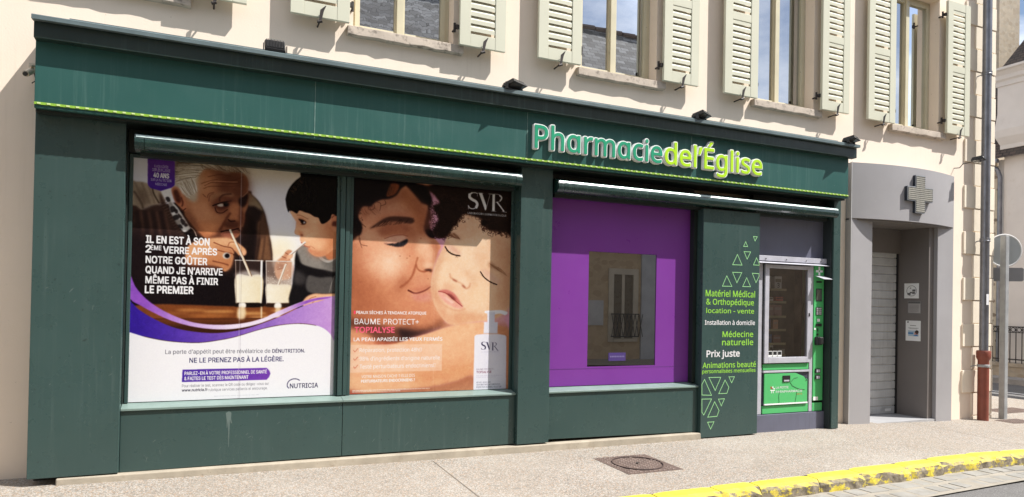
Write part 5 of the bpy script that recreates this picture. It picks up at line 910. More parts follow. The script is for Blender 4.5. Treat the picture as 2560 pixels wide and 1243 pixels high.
('l',((86.6,197.2),(90.6,197.2)),(170,168,176),0.4,0.1,0.8,True),
('l',((91.6,197.2),(93.0,197.2)),(170,168,176),0.4,0.1,0.8,True),
('l',((94.0,197.2),(96.7,197.2)),(170,168,176),0.4,0.1,0.8,True),
('l',((97.7,197.2),(99.7,197.1)),(170,168,176),0.4,0.1,0.8,True)]
BALM_ADVERT = [
('f',((-17.4,-11.6),(176.8,-31.2),(182.0,223.3),(-12.7,214.2)),(226,164,188),0,1,N,N,True),
('f',((-8.8,6.1),(67.9,-0.7),(72.7,9.5),(72.6,32.6),(68.8,45.2),(76.3,50.1),(85.4,59.4),(82.5,65.8),(77.9,83.7),(76.9,101.5),(81.3,115.6),(90.0,129.8),(85.5,137.0),(68.9,142.0),(50.9,144.1),(38.8,157.9),(-10.6,157.4)),(222,154,122),0.5,1,N,N,False),
('f',((-10.4,90.3),(16.8,103.1),(50.5,123.1),(89.1,129.8),(85.5,138.7),(59.9,142.7),(36.7,140.6),(-9.5,130.6)),(196,130,98),7,0.84,N,N,False),
('f',((-0.6,54.2),(25.4,54.5),(43.2,64.5),(47.4,84.5),(34.5,94.1),(14.3,87.5),(-0.2,75.6)),(234,172,142),7,0.9,N,N,False),
('f',((45.4,79.1),(43.2,84.6),(37.2,88.1),(29.8,88.4),(23.8,85.3),(21.4,80.1),(23.6,74.7),(29.4,71.1),(36.8,70.8),(42.9,73.8)),(244,194,164),7,0.95,N,N,False),
('f',((11.2,21.2),(35.7,16.5),(59.3,21.1),(65.3,31.8),(53.8,30.8),(36.0,31.1),(20.5,35.8),(11.5,35.6)),(196,140,114),5,0.9,N,N,False),
('f',((45.8,7.5),(59.1,13.7),(70.9,25.8),(69.4,44.6),(59.8,45.2),(53.8,28.9),(44.1,18.6)),(184,118,84),4,0.78,N,N,False),
('f',((52.3,51.2),(65.7,52.3),(75.6,62.9),(79.7,72.1),(68.0,72.6),(58.2,61.9)),(236,178,146),4,0.95,N,N,False),
('f',((-0.0,84.5),(14.4,92.9),(34.7,101.4),(47.8,108.6),(0.8,123.6)),(196,130,98),7,0.67,N,N,False),
('f',((50.3,45.8),(65.5,44.8),(69.5,52.0),(54.2,52.9)),(170,108,80),3,0.67,N,N,False),
('f',((-1.5,56.0),(22.7,52.9),(33.8,59.5),(28.5,70.7),(10.4,71.5),(-1.3,66.7)),(232,170,138),6,0.67,N,N,False),
('f',((-1.0,77.4),(7.1,84.2),(18.1,96.4),(23.8,109.2),(20.7,132.4),(0.1,132.5)),(160,98,72),8,0.67,N,N,False),
('f',((30.3,67.0),(43.3,68.2),(47.2,77.2),(38.0,85.8),(26.9,81.6)),(250,204,176),5,0.78,N,N,False),
('f',((22.3,36.6),(38.8,31.8),(53.8,31.7),(59.6,36.9),(54.0,41.8),(39.0,41.0),(25.2,45.5)),(168,108,84),4,0.62,N,N,False),
('f',((59.9,52.6),(69.6,53.9),(77.6,64.7),(79.7,72.1),(73.9,76.1),(66.0,67.1)),(244,188,158),3.5,0.78,N,N,False),
('f',((75.3,51.7),(83.4,62.5),(79.9,81.5),(76.5,81.6),(79.6,68.3)),(150,92,70),2.5,0.78,N,N,False),
('f',((60.6,86.8),(70.2,86.5),(75.8,94.7),(70.5,100.4),(60.0,99.8)),(214,150,122),3,0.67,N,N,False),
('f',((43.8,92.0),(55.0,89.8),(53.3,100.0),(47.8,106.5),(40.4,108.8)),(168,106,80),4,0.67,N,N,False),
('f',((-1.3,113.9),(22.0,106.7),(41.1,118.2),(48.3,129.2),(39.7,135.3),(13.9,127.0)),(182,118,90),9,0.62,N,N,False),
('f',((44.4,111.3),(65.5,107.5),(77.4,115.9),(78.5,122.9),(62.3,126.5),(48.1,123.3)),(206,138,108),6,0.67,N,N,False),
('f',((48.3,133.5),(66.2,138.6),(80.5,135.1),(87.7,128.9),(89.7,135.0),(75.2,142.1),(57.3,141.2)),(126,78,60),3,0.84,N,N,False),
('f',((-4.2,129.7),(14.0,132.1),(32.8,137.0),(48.5,139.5),(73.4,142.1),(89.7,133.3),(88.0,139.4),(62.8,147.3),(52.2,150.7),(45.3,155.8),(31.5,155.6),(14.3,143.8),(-4.1,137.1)),(120,78,64),2,1,N,N,False),
('f',((45.0,139.5),(62.7,142.1),(84.3,139.4),(62.7,146.4),(52.2,149.8),(47.8,148.9)),(62,44,44),2.2,1,N,N,False),
('f',((87.8,133.3),(93.4,134.1),(107.4,134.5),(93.5,138.5),(87.0,139.4)),(158,104,80),1.5,0.9,N,N,False),
('f',((-3.5,0.1),(47.5,-0.1),(44.4,7.6),(40.3,13.9),(33.9,17.4),(25.6,19.0),(19.3,22.8),(16.2,26.2),(9.5,26.5),(5.8,32.4),(5.4,37.8),(8.6,42.9),(8.2,51.0),(4.3,54.4),(-2.4,56.1)),(34,27,30),0.7,1,N,N,False),
('f',((30.9,14.9),(33.2,6.7),(35.4,2.9),(41.9,2.7),(42.9,5.9),(39.3,12.1),(34.7,14.6)),(156,92,62),0.6,0.9,N,N,False),
('s',((33.6,3.0),(41.0,3.3),(31.9,14.1),(37.5,13.6)),10,((60,36,30)),0.3,0.7,0.5),
('f',((47.5,-0.1),(69.5,1.7),(73.5,8.8),(75.8,15.2),(73.8,22.8),(70.3,20.3),(65.0,18.8),(58.1,11.5),(53.3,6.8)),(30,23,24),0.9,1,N,N,False),
('f',((72.8,21.0),(75.5,32.1),(73.3,36.9),(76.4,46.0),(78.3,51.5),(72.4,50.5),(67.9,43.8),(69.2,34.4)),(64,40,38),1.0,0.95,N,N,False),
('f',((69.4,44.6),(75.2,44.2),(79.2,51.5),(73.4,50.9)),(36,26,28),0.6,1,N,N,False),
('l',((14.0,25.5),(14.5,28.6),(17.6,29.0),(20.1,26.4),(19.3,23.7)),(44,32,32),0.5,0.5,0.7,False),
('l',((22.0,21.2),(25.7,22.8),(24.9,29.2)),(44,32,32),0.5,0.5,0.7,False),
('l',((6.4,52.0),(6.1,57.4),(8.4,61.8),(13.8,62.8)),(44,32,32),0.5,0.5,0.7,False),
('l',((6.9,55.6),(7.5,60.9),(8.9,64.9)),(44,32,32),0.5,0.5,0.7,False),
('l',((8.9,42.9),(12.1,45.4)),(44,32,32),0.5,0.5,0.7,False),
('l',((29.3,18.9),(30.3,22.4),(25.7,24.6)),(44,32,32),0.5,0.5,0.7,False),
('s',((5.0,27.9),(17.5,24.3),(9.7,35.7),(26.8,32.7)),24,((70,46,42),(110,72,62)),0.2,0.55,1),
('c',((1.1,50.5),(4.6,48.5),(7.1,40.3),(6.0,30.6)),1.6,20,((34,27,30),(60,44,44)),0.4,0.8),
('f',((5.0,27.9),(13.1,27.3),(24.8,21.9),(36.6,16.5),(45.8,8.4),(51.5,9.7),(42.3,19.7),(29.4,23.4),(18.6,29.6),(10.6,37.4),(7.9,35.8)),(140,88,68),3,0.62,N,N,False),
('f',((45.8,8.4),(59.2,14.7),(72.9,25.7),(69.5,48.3),(63.6,44.9),(61.4,30.2),(53.6,19.7)),(150,94,70),4,0.62,N,N,False),
('f',((22.6,47.5),(33.4,41.3),(46.4,39.6),(56.0,43.6),(54.2,50.1),(46.6,48.7),(37.3,49.3),(28.1,52.6)),(140,86,66),2.5,0.67,N,N,False),
('f',((50.4,49.4),(57.9,45.3),(63.8,52.4),(60.2,63.7),(54.4,60.3)),(182,118,90),3,0.56,N,N,False),
('f',((-0.6,56.0),(5.7,57.4),(10.3,67.9),(7.1,84.2),(-0.1,79.1)),(176,112,84),5,0.67,N,N,False),
('f',((15.5,46.6),(22.4,41.3),(28.7,36.4),(36.0,33.7),(46.3,33.3),(54.8,33.5),(58.7,36.2),(54.9,39.5),(46.4,38.5),(36.1,38.2),(27.0,41.0),(20.7,44.9)),(70,48,42),0.7,0.85,N,N,False),
('s',((17.1,46.0),(54.0,39.1),(25.1,39.1),(58.6,33.2)),60,((40,28,26),(96,66,54)),0.3,0.7,0.4),
('f',((25.3,49.1),(39.0,42.8),(50.3,43.9),(54.2,49.2),(46.7,53.3),(33.7,54.1)),(176,112,86),2.5,0.78,N,N,False),
('f',((29.2,57.9),(34.6,53.1),(42.9,51.3),(50.5,52.2),(51.4,54.9),(44.9,58.0),(36.6,59.8)),(228,172,150),1.2,0.85,N,N,False),
('l',((30.0,55.2),(37.4,52.2),(46.7,50.6),(52.3,51.6)),(138,84,66),0.6,0.5,0.8,False),
('f',((29.2,59.6),(36.6,59.7),(44.0,57.9),(51.6,54.2),(52.1,57.6),(48.3,61.1),(41.8,62.4),(35.7,61.1)),(48,46,52),0.5,0.95,N,N,False),
('s',((34.7,59.5),(50.5,55.9),(32.0,61.4),(48.8,62.9)),22,((36,32,36)),0.3,0.7,0.3),
('l',((62.4,71.9),(61.0,78.0),(63.9,83.4),(69.2,84.8),(73.6,83.1)),(150,88,64),1.5,1.5,0.8,False),
('f',((68.7,83.3),(73.0,81.5),(76.9,82.3),(76.5,85.1),(73.1,84.0)),(58,30,26),0.7,0.95,N,N,False),
('f',((78.3,78.2),(77.3,79.7),(74.7,80.7),(71.4,80.8),(68.7,80.0),(67.7,78.7),(68.7,77.2),(71.3,76.2),(74.6,76.1),(77.3,76.8)),(250,204,176),2,0.95,N,N,False),
('f',((62.3,73.8),(66.1,70.8),(69.1,76.3),(66.3,82.0),(61.9,80.3)),(224,162,130),1.6,0.7,N,N,False),
('l',((60.5,79.4),(57.6,88.8),(52.3,95.8),(46.3,100.2)),(158,94,70),2,1.8,0.8,False),
('l',((53.9,103.2),(61.0,105.8),(69.6,103.2),(76.5,98.7)),(96,48,42),1.6,0.8,0.95,False),
('f',((56.3,106.5),(66.8,105.9),(77.2,103.1),(80.4,109.5),(72.7,113.4),(61.2,112.7)),(214,146,132),1.6,0.8,N,N,False),
('f',((55.3,102.7),(64.8,100.6),(76.3,96.5),(76.5,98.4),(66.8,104.2)),(190,118,98),1.4,0.7,N,N,False),
('f',((45.8,70.8),(45.5,71.4),(44.9,71.4),(44.5,70.9),(44.9,70.3),(45.5,70.3)),(130,80,62),0.2,0.55,N,N,False),
('f',((52.7,72.5),(52.3,73.1),(51.7,73.1),(51.3,72.6),(51.7,72.0),(52.3,72.0)),(130,80,62),0.2,0.55,N,N,False),
('f',((65.9,52.7),(65.6,53.3),(64.9,53.3),(64.5,52.8),(64.9,52.2),(65.5,52.2)),(130,80,62),0.2,0.55,N,N,False),
('f',((73.9,91.5),(73.6,92.1),(72.9,92.1),(72.6,91.5),(72.9,90.9),(73.6,90.9)),(130,80,62),0.2,0.55,N,N,False),
('f',((55.3,70.4),(54.9,71.0),(54.3,71.0),(53.9,70.4),(54.3,69.9),(54.9,69.8)),(130,80,62),0.2,0.55,N,N,False),
('f',((92.9,45.4),(90.0,53.7),(87.1,62.0),(81.3,75.0),(77.6,86.7),(76.1,98.2),(77.8,109.7),(82.9,121.8),(91.0,132.1),(99.6,135.9),(110.1,134.4),(121.4,132.5),(139.3,130.9),(152.2,125.1),(160.6,114.1),(164.9,97.0),(163.6,36.3),(142.4,28.0),(123.0,25.8),(107.9,24.5),(99.4,34.5)),(243,200,168),0.5,1,N,N,False),
('f',((137.6,47.5),(163.8,43.6),(165.1,109.2),(152.2,126.3),(139.3,131.2),(143.8,97.6)),(226,172,140),5,0.9,N,N,False),
('f',((76.1,97.1),(77.8,109.7),(82.9,121.8),(91.0,132.1),(99.6,135.9),(110.1,134.4),(98.9,128.0),(88.9,117.6),(82.5,102.7)),(222,160,128),3,0.9,N,N,False),
('f',((101.3,124.4),(121.2,124.2),(139.2,128.8),(121.4,133.7),(103.9,135.4)),(220,160,126),3,0.9,N,N,False),
('f',((109.8,56.2),(127.4,52.9),(130.3,67.0),(117.9,81.7),(107.7,75.1)),(250,214,184),5,0.9,N,N,False),
('f',((86.7,73.6),(94.1,75.6),(93.2,92.0),(83.5,94.6),(80.9,85.4)),(250,210,178),4,0.78,N,N,False),
('f',((116.9,95.9),(133.5,97.9),(133.8,114.5),(121.1,117.1),(113.3,105.5)),(248,206,172),4,0.78,N,N,False),
('f',((104.2,27.1),(124.4,28.1),(129.7,40.8),(117.2,51.0),(102.2,51.9),(95.9,45.2)),(226,176,146),4,0.78,N,N,False),
('f',((76.1,97.1),(77.9,86.7),(81.3,75.0),(87.1,62.0),(90.0,54.9),(92.5,57.1),(86.7,73.6),(82.2,87.7),(80.6,99.3),(82.7,110.8),(79.0,110.8)),(208,150,120),2.5,0.78,N,N,False),
('f',((105.3,82.2),(115.5,90.1),(118.1,95.9),(113.2,100.8),(120.7,98.2),(121.8,91.1),(112.8,81.9)),(220,166,134),3,0.67,N,N,False),
('f',((127.5,57.6),(135.4,66.8),(130.5,76.5),(120.2,74.6),(117.5,62.8)),(226,174,142),4,0.56,N,N,False),
('f',((145.7,63.9),(161.4,55.9),(164.9,97.0),(157.3,116.6),(149.2,107.1),(154.0,85.2)),(212,156,124),5,0.78,N,N,False),
('f',((86.4,117.7),(98.8,124.5),(113.6,121.9),(106.3,127.9),(93.9,125.7)),(226,170,138),3,0.67,N,N,False),
('f',((89.6,95.6),(95.8,96.5),(100.8,102.2),(90.9,100.7)),(224,166,136),2,0.67,N,N,False),
('f',((74.4,0.4),(164.1,-7.5),(165.2,48.4),(158.5,45.1),(153.1,41.8),(142.7,41.2),(134.9,40.5),(130.3,36.0),(127.0,30.3),(116.7,27.4),(108.0,27.1),(103.1,33.6),(97.1,41.6),(92.9,48.9),(86.3,51.6),(79.6,50.2),(76.5,44.6),(82.3,36.8),(81.0,28.8),(76.6,21.0),(83.2,17.0),(78.2,10.5)),(46,31,27),0.9,1,N,N,False),
('c',((77.7,46.3),(86.3,50.4),(94.7,45.3),(101.9,34.3),(108.0,28.0)),2.4,110,((46,31,27),(64,42,35),(30,20,19)),0.55,0.6),
('c',((76.0,18.7),(82.1,26.4),(78.8,41.6),(86.0,35.4)),3.0,110,((46,31,27),(70,46,40),(34,22,20)),0.55,0.6),
('c',((127.0,32.7),(134.9,40.5),(145.3,42.3),(155.8,44.1)),2.4,110,((40,26,24),(74,48,40),(56,36,30)),0.5,0.6),
('c',((85.5,11.0),(104.0,16.6),(123.0,22.2),(142.4,29.2),(155.3,19.9)),5,240,((64,44,38),(30,20,19),(56,38,33),(78,55,46)),0.5,0.45),
('f',((133.3,33.7),(132.8,35.4),(131.2,36.5),(129.3,36.7),(127.8,35.7),(127.2,34.1),(127.7,32.4),(129.2,31.2),(131.1,31.1),(132.7,32.0)),(30,20,18),0.5,0.9,N,N,False),
('s',((91.7,47.2),(98.4,45.1),(99.7,50.8),(106.6,52.2)),34,((130,94,74),(96,66,52)),0.3,0.7,0.4),
('f',((92.3,46.6),(99.7,46.2),(106.6,52.2),(99.7,50.8)),(150,108,86),1.2,0.6,N,N,False),
('s',((135.5,73.3),(148.6,78.2),(140.8,77.9),(157.4,86.9)),44,((140,100,78),(108,76,58)),0.28,0.7,0.4),
('f',((135.5,72.7),(143.3,74.8),(156.7,86.4),(143.4,80.2),(136.3,77.5)),(166,124,98),1.2,0.6,N,N,False),
('f',((90.7,59.5),(96.2,57.5),(105.0,63.5),(105.0,67.6),(97.6,65.0),(93.2,62.3)),(222,176,156),1.2,0.85,N,N,False),
('l',((89.9,59.8),(93.6,64.5),(98.8,67.0),(105.3,67.9)),(52,36,34),1.3,0.35,1,False),
('s',((90.7,61.2),(103.8,68.2),(90.2,64.2),(102.6,70.6)),20,((46,32,30)),0.22,0.8,0.2),
('f',((128.0,81.4),(135.7,81.1),(148.9,91.4),(145.0,94.2),(135.9,90.6)),(224,178,156),1.4,0.85,N,N,False),
('l',((127.3,82.8),(131.7,88.4),(137.9,92.5),(145.3,95.1)),(56,38,36),1.2,0.35,1,False),
('s',((128.1,84.9),(143.8,95.2),(126.8,86.2),(142.5,96.4)),22,((50,34,32)),0.22,0.8,0.2),
('l',((95.3,86.1),(96.6,89.8),(103.1,93.1),(108.7,95.9),(112.2,99.8),(115.7,98.1),(116.6,94.8)),(204,140,112),1.6,1.6,0.75,False),
('f',((96.1,83.7),(100.3,77.7),(109.1,83.2),(116.8,92.4),(111.9,97.3),(103.1,91.7)),(250,210,180),3,0.78,N,N,False),
('f',((98.1,90.6),(102.4,92.3),(102.5,93.8),(98.7,92.4)),(150,92,76),0.6,0.8,N,N,False),
('f',((108.1,96.2),(111.3,97.9),(111.9,99.8),(108.8,98.5)),(160,100,82),0.6,0.8,N,N,False),
('f',((83.5,102.9),(89.1,101.4),(94.0,101.8),(99.6,104.6),(104.0,109.2),(109.8,118.5),(102.3,113.9),(92.3,106.5),(86.2,104.3)),(206,128,118),0.6,1,N,N,False),
('f',((83.7,103.8),(87.4,104.3),(93.5,108.2),(101.0,113.3),(109.8,118.7),(104.9,119.9),(97.4,117.7),(90.0,113.0),(85.0,107.8)),(238,172,156),0.7,1,N,N,False),
('l',((84.0,103.4),(89.8,104.3),(94.1,106.5),(99.7,111.0),(108.6,117.5)),(150,74,70),0.8,0.4,0.9,False),
('f',((89.9,108.9),(93.6,110.0),(99.8,113.9),(96.1,114.0)),(250,206,192),0.8,0.8,N,N,False),
('f',((92.9,105.3),(97.2,106.4),(102.2,111.0),(98.5,111.0)),(110,52,50),0.7,0.7,N,N,False),
('l',((83.9,110.8),(91.3,117.6),(103.7,122.1),(111.1,120.2)),(222,164,134),1.8,1.6,0.7,False),
('f',((-5.3,155.3),(23.0,155.6),(45.2,152.8),(57.5,149.1),(75.3,144.0),(91.6,138.7),(107.4,135.1),(121.6,133.5),(133.2,133.0),(151.0,136.6),(160.1,142.0),(167.3,153.1),(168.6,217.4),(122.4,215.4),(121.8,187.2),(103.9,191.2),(85.4,194.8),(67.4,196.8),(32.4,198.8),(-4.4,201.6)),(234,176,140),0.6,1,N,N,False),
('f',((91.6,139.4),(121.7,134.0),(136.2,134.8),(122.0,149.2),(93.8,156.1),(75.5,156.0)),(242,190,154),6,0.78,N,N,False),
('f',((58.1,178.2),(94.2,175.5),(122.4,172.5),(121.8,187.2),(94.6,193.1),(67.3,196.2)),(218,154,116),5,0.9,N,N,False),
('f',((137.2,136.6),(150.9,134.8),(167.1,141.1),(168.5,208.3),(152.4,207.6),(151.3,153.0)),(196,134,104),4,0.9,N,N,False),
('f',((21.2,152.2),(31.5,156.1),(45.2,152.3),(38.3,152.0)),(186,108,84),1,0.8,N,N,False),
('f',((154.8,128.3),(161.7,125.5),(164.0,138.4),(161.0,141.1)),(222,158,180),0.8,1,N,N,False),
('f',((-4.4,200.8),(32.4,198.4),(67.3,196.4),(85.4,194.4),(103.9,190.7),(121.8,186.8),(122.3,211.8),(-4.3,206.6)),(176,118,90),1.2,0.95,N,N,False),
('f',((-4.5,195.8),(7.1,197.9),(15.5,202.4),(-4.3,204.9)),(150,70,60),2,0.78,N,N,False),
('f',((58.6,202.3),(94.7,198.4),(121.9,194.0),(122.3,211.0),(58.7,208.3)),(196,140,110),3,0.67,N,N,False),
('f',((-5.4,154.7),(88.8,154.5),(88.8,180.5),(-4.8,180.4)),(246,206,184),0.15,0.55,N,N,True),
('f',((133.5,121.8),(140.8,121.2),(150.6,120.9),(157.7,123.0),(155.2,125.8),(149.7,124.2),(143.3,125.0),(133.5,124.0)),(240,240,250),0.25,1,N,N,False),
('f',((135.6,123.1),(143.8,123.0),(143.6,133.3),(135.9,133.4)),(226,226,242),0.25,1,(206,206,226),(136.0,125.8,143.8,125.7),True),
('f',((132.4,132.9),(147.1,133.0),(146.9,144.0),(132.0,143.9)),(232,231,246),0.25,1,(212,212,232),(132.4,138.4,147.0,138.4),True),
('f',((122.4,147.0),(124.3,145.6),(132.5,144.9),(147.2,145.0),(155.1,146.1),(156.9,147.5),(157.5,213.3),(122.1,211.8)),(238,236,250),0.25,1,(220,218,238),(122.4,170.7,156.6,171.3),True),
('l',((132.3,144.0),(146.8,144.2)),(190,190,210),0.6,0.4,0.8,False),
('l',((79.3,51.2),(80.6,204.9)),(236,196,170),0.25,0.2,0.4,False),
('l',((116.8,4.8),(114.3,6.8),(114.4,9.4)),(248,246,250),1.3,0.1,1,False),
('l',((122.4,5.1),(120.1,4.3),(116.8,4.8)),(248,246,250),0.6,0.1,1,False),
('l',((114.3,6.8),(114.4,9.4),(117.2,11.4),(121.0,13.1),(122.6,15.8),(121.6,18.7)),(248,246,250),2.7,0.15,1,False),
('l',((121.6,18.7),(118.4,20.5),(114.8,20.0),(113.3,18.0)),(248,246,250),0.75,0.1,1,False),
('l',((122.6,4.4),(122.4,7.7)),(248,246,250),0.35,0.1,1,True),
('l',((113.1,17.3),(113.3,21.1)),(248,246,250),0.35,0.1,1,True),
('f',((124.1,4.3),(127.5,4.1),(132.4,16.4),(131.9,21.0),(131.1,21.0)),(248,246,250),0.08,1,N,N,True),
('l',((136.2,4.3),(131.9,20.5)),(248,246,250),0.32,0.1,1,True),
('l',((123.1,4.5),(128.7,4.3)),(248,246,250),0.3,0.1,1,True),
('l',((134.1,4.4),(138.0,4.3)),(248,246,250),0.3,0.1,1,True),
('f',((138.8,4.6),(141.4,4.4),(141.5,21.0),(138.9,21.1)),(248,246,250),0.08,1,N,N,True),
('l',((137.8,21.4),(143.0,21.4)),(248,246,250),0.3,0.1,1,True),
('l',((137.5,4.4),(144.5,4.0),(148.7,5.6),(149.0,8.7),(146.2,11.3),(141.8,12.3)),(248,246,250),0.35,0.1,1,False),
('l',((146.6,5.0),(148.8,7.3),(147.2,10.5)),(248,246,250),1.1,0.12,1,False),
('l',((144.1,12.2),(147.6,16.0),(151.4,20.4)),(248,246,250),1.3,0.12,1,False),
('l',((149.6,21.0),(154.6,21.5)),(248,246,250),0.35,0.1,1,True),
('l',((131.5,152.9),(130.4,153.8),(130.4,155.1)),(66,62,84),0.65,0.1,1,False),
('l',((134.1,153.2),(133.0,152.8),(131.5,152.9)),(66,62,84),0.3,0.1,1,False),
('l',((130.4,153.8),(130.4,155.1),(131.7,156.1),(133.5,156.9),(134.2,158.3),(133.8,159.6)),(66,62,84),1.35,0.15,1,False),
('l',((133.8,159.6),(132.3,160.4),(130.6,160.1),(129.9,159.1)),(66,62,84),0.375,0.1,1,False),
('l',((134.2,152.9),(134.1,154.5)),(66,62,84),0.175,0.1,1,True),
('l',((129.8,158.8),(129.9,160.5)),(66,62,84),0.175,0.1,1,True),
('f',((134.9,152.9),(136.4,152.9),(138.7,158.8),(138.5,160.9),(138.1,160.9)),(66,62,84),0.08,1,N,N,True),
('l',((140.4,153.2),(138.5,160.7)),(66,62,84),0.16,0.1,1,True),
('l',((134.4,153.0),(137.0,153.0)),(66,62,84),0.15,0.1,1,True),
('l',((139.5,153.2),(141.2,153.2)),(66,62,84),0.15,0.1,1,True),
('f',((141.6,153.4),(142.8,153.4),(142.8,161.2),(141.6,161.2)),(66,62,84),0.08,1,N,N,True),
('l',((141.2,161.3),(143.5,161.4)),(66,62,84),0.15,0.1,1,True),
('l',((141.0,153.3),(144.2,153.3),(146.1,154.2),(146.2,155.6),(145.0,156.8),(143.0,157.1)),(66,62,84),0.175,0.1,1,False),
('l',((145.1,153.8),(146.1,154.9),(145.4,156.4)),(66,62,84),0.55,0.12,1,False),
('l',((144.0,157.1),(145.6,159.0),(147.3,161.1)),(66,62,84),0.65,0.12,1,False),
('l',((146.5,161.4),(148.7,161.7)),(66,62,84),0.175,0.1,1,True),
('f',((2.7,123.2),(4.2,123.2),(4.2,126.2),(2.7,126.3)),(255,90,116),0.05,1,N,N,True),
('l',((3.2,159.7),(4.5,161.1),(7.1,158.1)),(196,112,92),0.55,0.15,1,False),
('l',((3.4,167.5),(4.6,168.9),(7.2,165.9)),(196,112,92),0.55,0.15,1,False),
('l',((3.6,175.0),(4.8,176.3),(7.4,173.3)),(196,112,92),0.55,0.15,1,False),
('l',((2.8,197.1),(5.5,197.1)),(250,244,240),0.5,0.1,0.75,True),
('l',((6.2,197.1),(9.1,197.1)),(250,244,240),0.5,0.1,0.75,True),
('l',((9.8,197.1),(12.9,197.1)),(250,244,240),0.5,0.1,0.75,True),
('l',((13.6,197.1),(17.1,197.1)),(250,244,240),0.5,0.1,0.75,True),
('l',((17.8,197.1),(20.8,197.1)),(250,244,240),0.5,0.1,0.75,True),
('l',((21.5,197.1),(24.9,197.1)),(250,244,240),0.5,0.1,0.75,True),
('l',((25.6,197.1),(26.9,197.1)),(250,244,240),0.5,0.1,0.75,True),
('l',((27.6,197.1),(30.0,197.1)),(250,244,240),0.5,0.1,0.75,True),
('l',((30.7,197.1),(34.2,197.1)),(250,244,240),0.5,0.1,0.75,True),
('l',((35.0,197.1),(37.8,197.1)),(250,244,240),0.5,0.1,0.75,True),
('l',((38.5,197.1),(42.0,197.1)),(250,244,240),0.5,0.1,0.75,True),
('l',((42.7,197.1),(44.2,197.1)),(250,244,240),0.5,0.1,0.75,True),
('l',((45.0,197.1),(47.4,197.1)),(250,244,240),0.5,0.1,0.75,True),
('l',((48.1,197.1),(50.0,197.1)),(250,244,240),0.5,0.1,0.75,True),
('l',((50.8,197.1),(53.4,197.1)),(250,244,240),0.5,0.1,0.75,True),
('l',((54.1,197.2),(56.8,197.2)),(250,244,240),0.5,0.1,0.75,True),
('l',((57.6,197.2),(58.9,197.2)),(250,244,240),0.5,0.1,0.75,True),
('l',((59.6,197.2),(61.4,197.2)),(250,244,240),0.5,0.1,0.75,True),
('l',((62.2,197.2),(64.2,197.2)),(250,244,240),0.5,0.1,0.75,True),
('l',((64.9,197.2),(68.5,197.2)),(250,244,240),0.5,0.1,0.75,True),
('l',((69.3,197.2),(72.5,197.2)),(250,244,240),0.5,0.1,0.75,True),
('l',((73.3,197.2),(75.0,197.2)),(250,244,240),0.5,0.1,0.75,True),
('l',((75.8,197.2),(76.7,197.2)),(250,244,240),0.5,0.1,0.75,True),
('l',((2.9,198.2),(4.4,198.3)),(250,244,240),0.5,0.1,0.75,True),
('l',((5.1,198.3),(7.7,198.3)),(250,244,240),0.5,0.1,0.75,True),
('l',((8.4,198.3),(9.9,198.3)),(250,244,240),0.5,0.1,0.75,True),
('l',((10.6,198.3),(11.8,198.3)),(250,244,240),0.5,0.1,0.75,True),
('l',((12.5,198.3),(15.8,198.3)),(250,244,240),0.5,0.1,0.75,True),
('l',((16.5,198.3),(18.2,198.3)),(250,244,240),0.5,0.1,0.75,True),
('l',((18.9,198.3),(20.6,198.3)),(250,244,240),0.5,0.1,0.75,True),
('l',((21.4,198.3),(24.9,198.4)),(250,244,240),0.5,0.1,0.75,True),
('l',((25.7,198.4),(29.0,198.4)),(250,244,240),0.5,0.1,0.75,True),
('l',((29.7,198.4),(31.6,198.4)),(250,244,240),0.5,0.1,0.75,True),
('l',((32.4,198.4),(35.9,198.4)),(250,244,240),0.5,0.1,0.75,True),
('l',((36.7,198.4),(39.2,198.4)),(250,244,240),0.5,0.1,0.75,True),
('l',((40.0,198.4),(42.9,198.4)),(250,244,240),0.5,0.1,0.75,True),
('l',((43.6,198.5),(45.4,198.5)),(250,244,240),0.5,0.1,0.75,True),
('l',((46.1,198.5),(47.8,198.5)),(250,244,240),0.5,0.1,0.75,True),
('l',((125.1,186.5),(128.1,186.5)),(176,168,190),0.35,0.1,0.75,True),
('l',((128.9,186.5),(132.5,186.5)),(176,168,190),0.35,0.1,0.75,True),
('l',((133.3,186.5),(136.8,186.5)),(176,168,190),0.35,0.1,0.75,True),
('l',((137.6,186.5),(139.6,186.5)),(176,168,190),0.35,0.1,0.75,True),
('l',((140.4,186.5),(142.6,186.5)),(176,168,190),0.35,0.1,0.75,True),
('l',((143.3,186.5),(145.0,186.5)),(176,168,190),0.35,0.1,0.75,True),
('l',((145.8,186.5),(147.5,186.5)),(176,168,190),0.35,0.1,0.75,True),
('l',((148.2,186.5),(149.7,186.5)),(176,168,190),0.35,0.1,0.75,True),
('l',((150.5,186.6),(152.5,186.6)),(176,168,190),0.35,0.1,0.75,True),
('l',((153.3,186.6),(154.0,186.6)),(176,168,190),0.35,0.1,0.75,True),
('l',((125.2,188.0),(126.4,188.0)),(176,168,190),0.35,0.1,0.75,True),
('l',((127.2,188.0),(130.1,188.0)),(176,168,190),0.35,0.1,0.75,True),
('l',((130.9,188.0),(133.0,188.0)),(176,168,190),0.35,0.1,0.75,True),
('l',((133.7,188.0),(135.8,188.0)),(176,168,190),0.35,0.1,0.75,True),
('l',((136.5,188.0),(139.9,188.0)),(176,168,190),0.35,0.1,0.75,True),
('l',((140.7,188.0),(143.2,188.0)),(176,168,190),0.35,0.1,0.75,True),
('l',((143.9,188.0),(146.0,188.0)),(176,168,190),0.35,0.1,0.75,True),
('l',((129.8,162.9),(131.8,162.9)),(150,146,166),0.3,0.1,0.75,True),
('l',((132.5,162.9),(135.1,162.9)),(150,146,166),0.3,0.1,0.75,True),
('l',((135.7,162.9),(136.9,162.9)),(150,146,166),0.3,0.1,0.75,True),
('l',((137.5,162.9),(140.7,162.8)),(150,146,166),0.3,0.1,0.75,True),
('l',((141.4,162.8),(142.5,162.8)),(150,146,166),0.3,0.1,0.75,True),
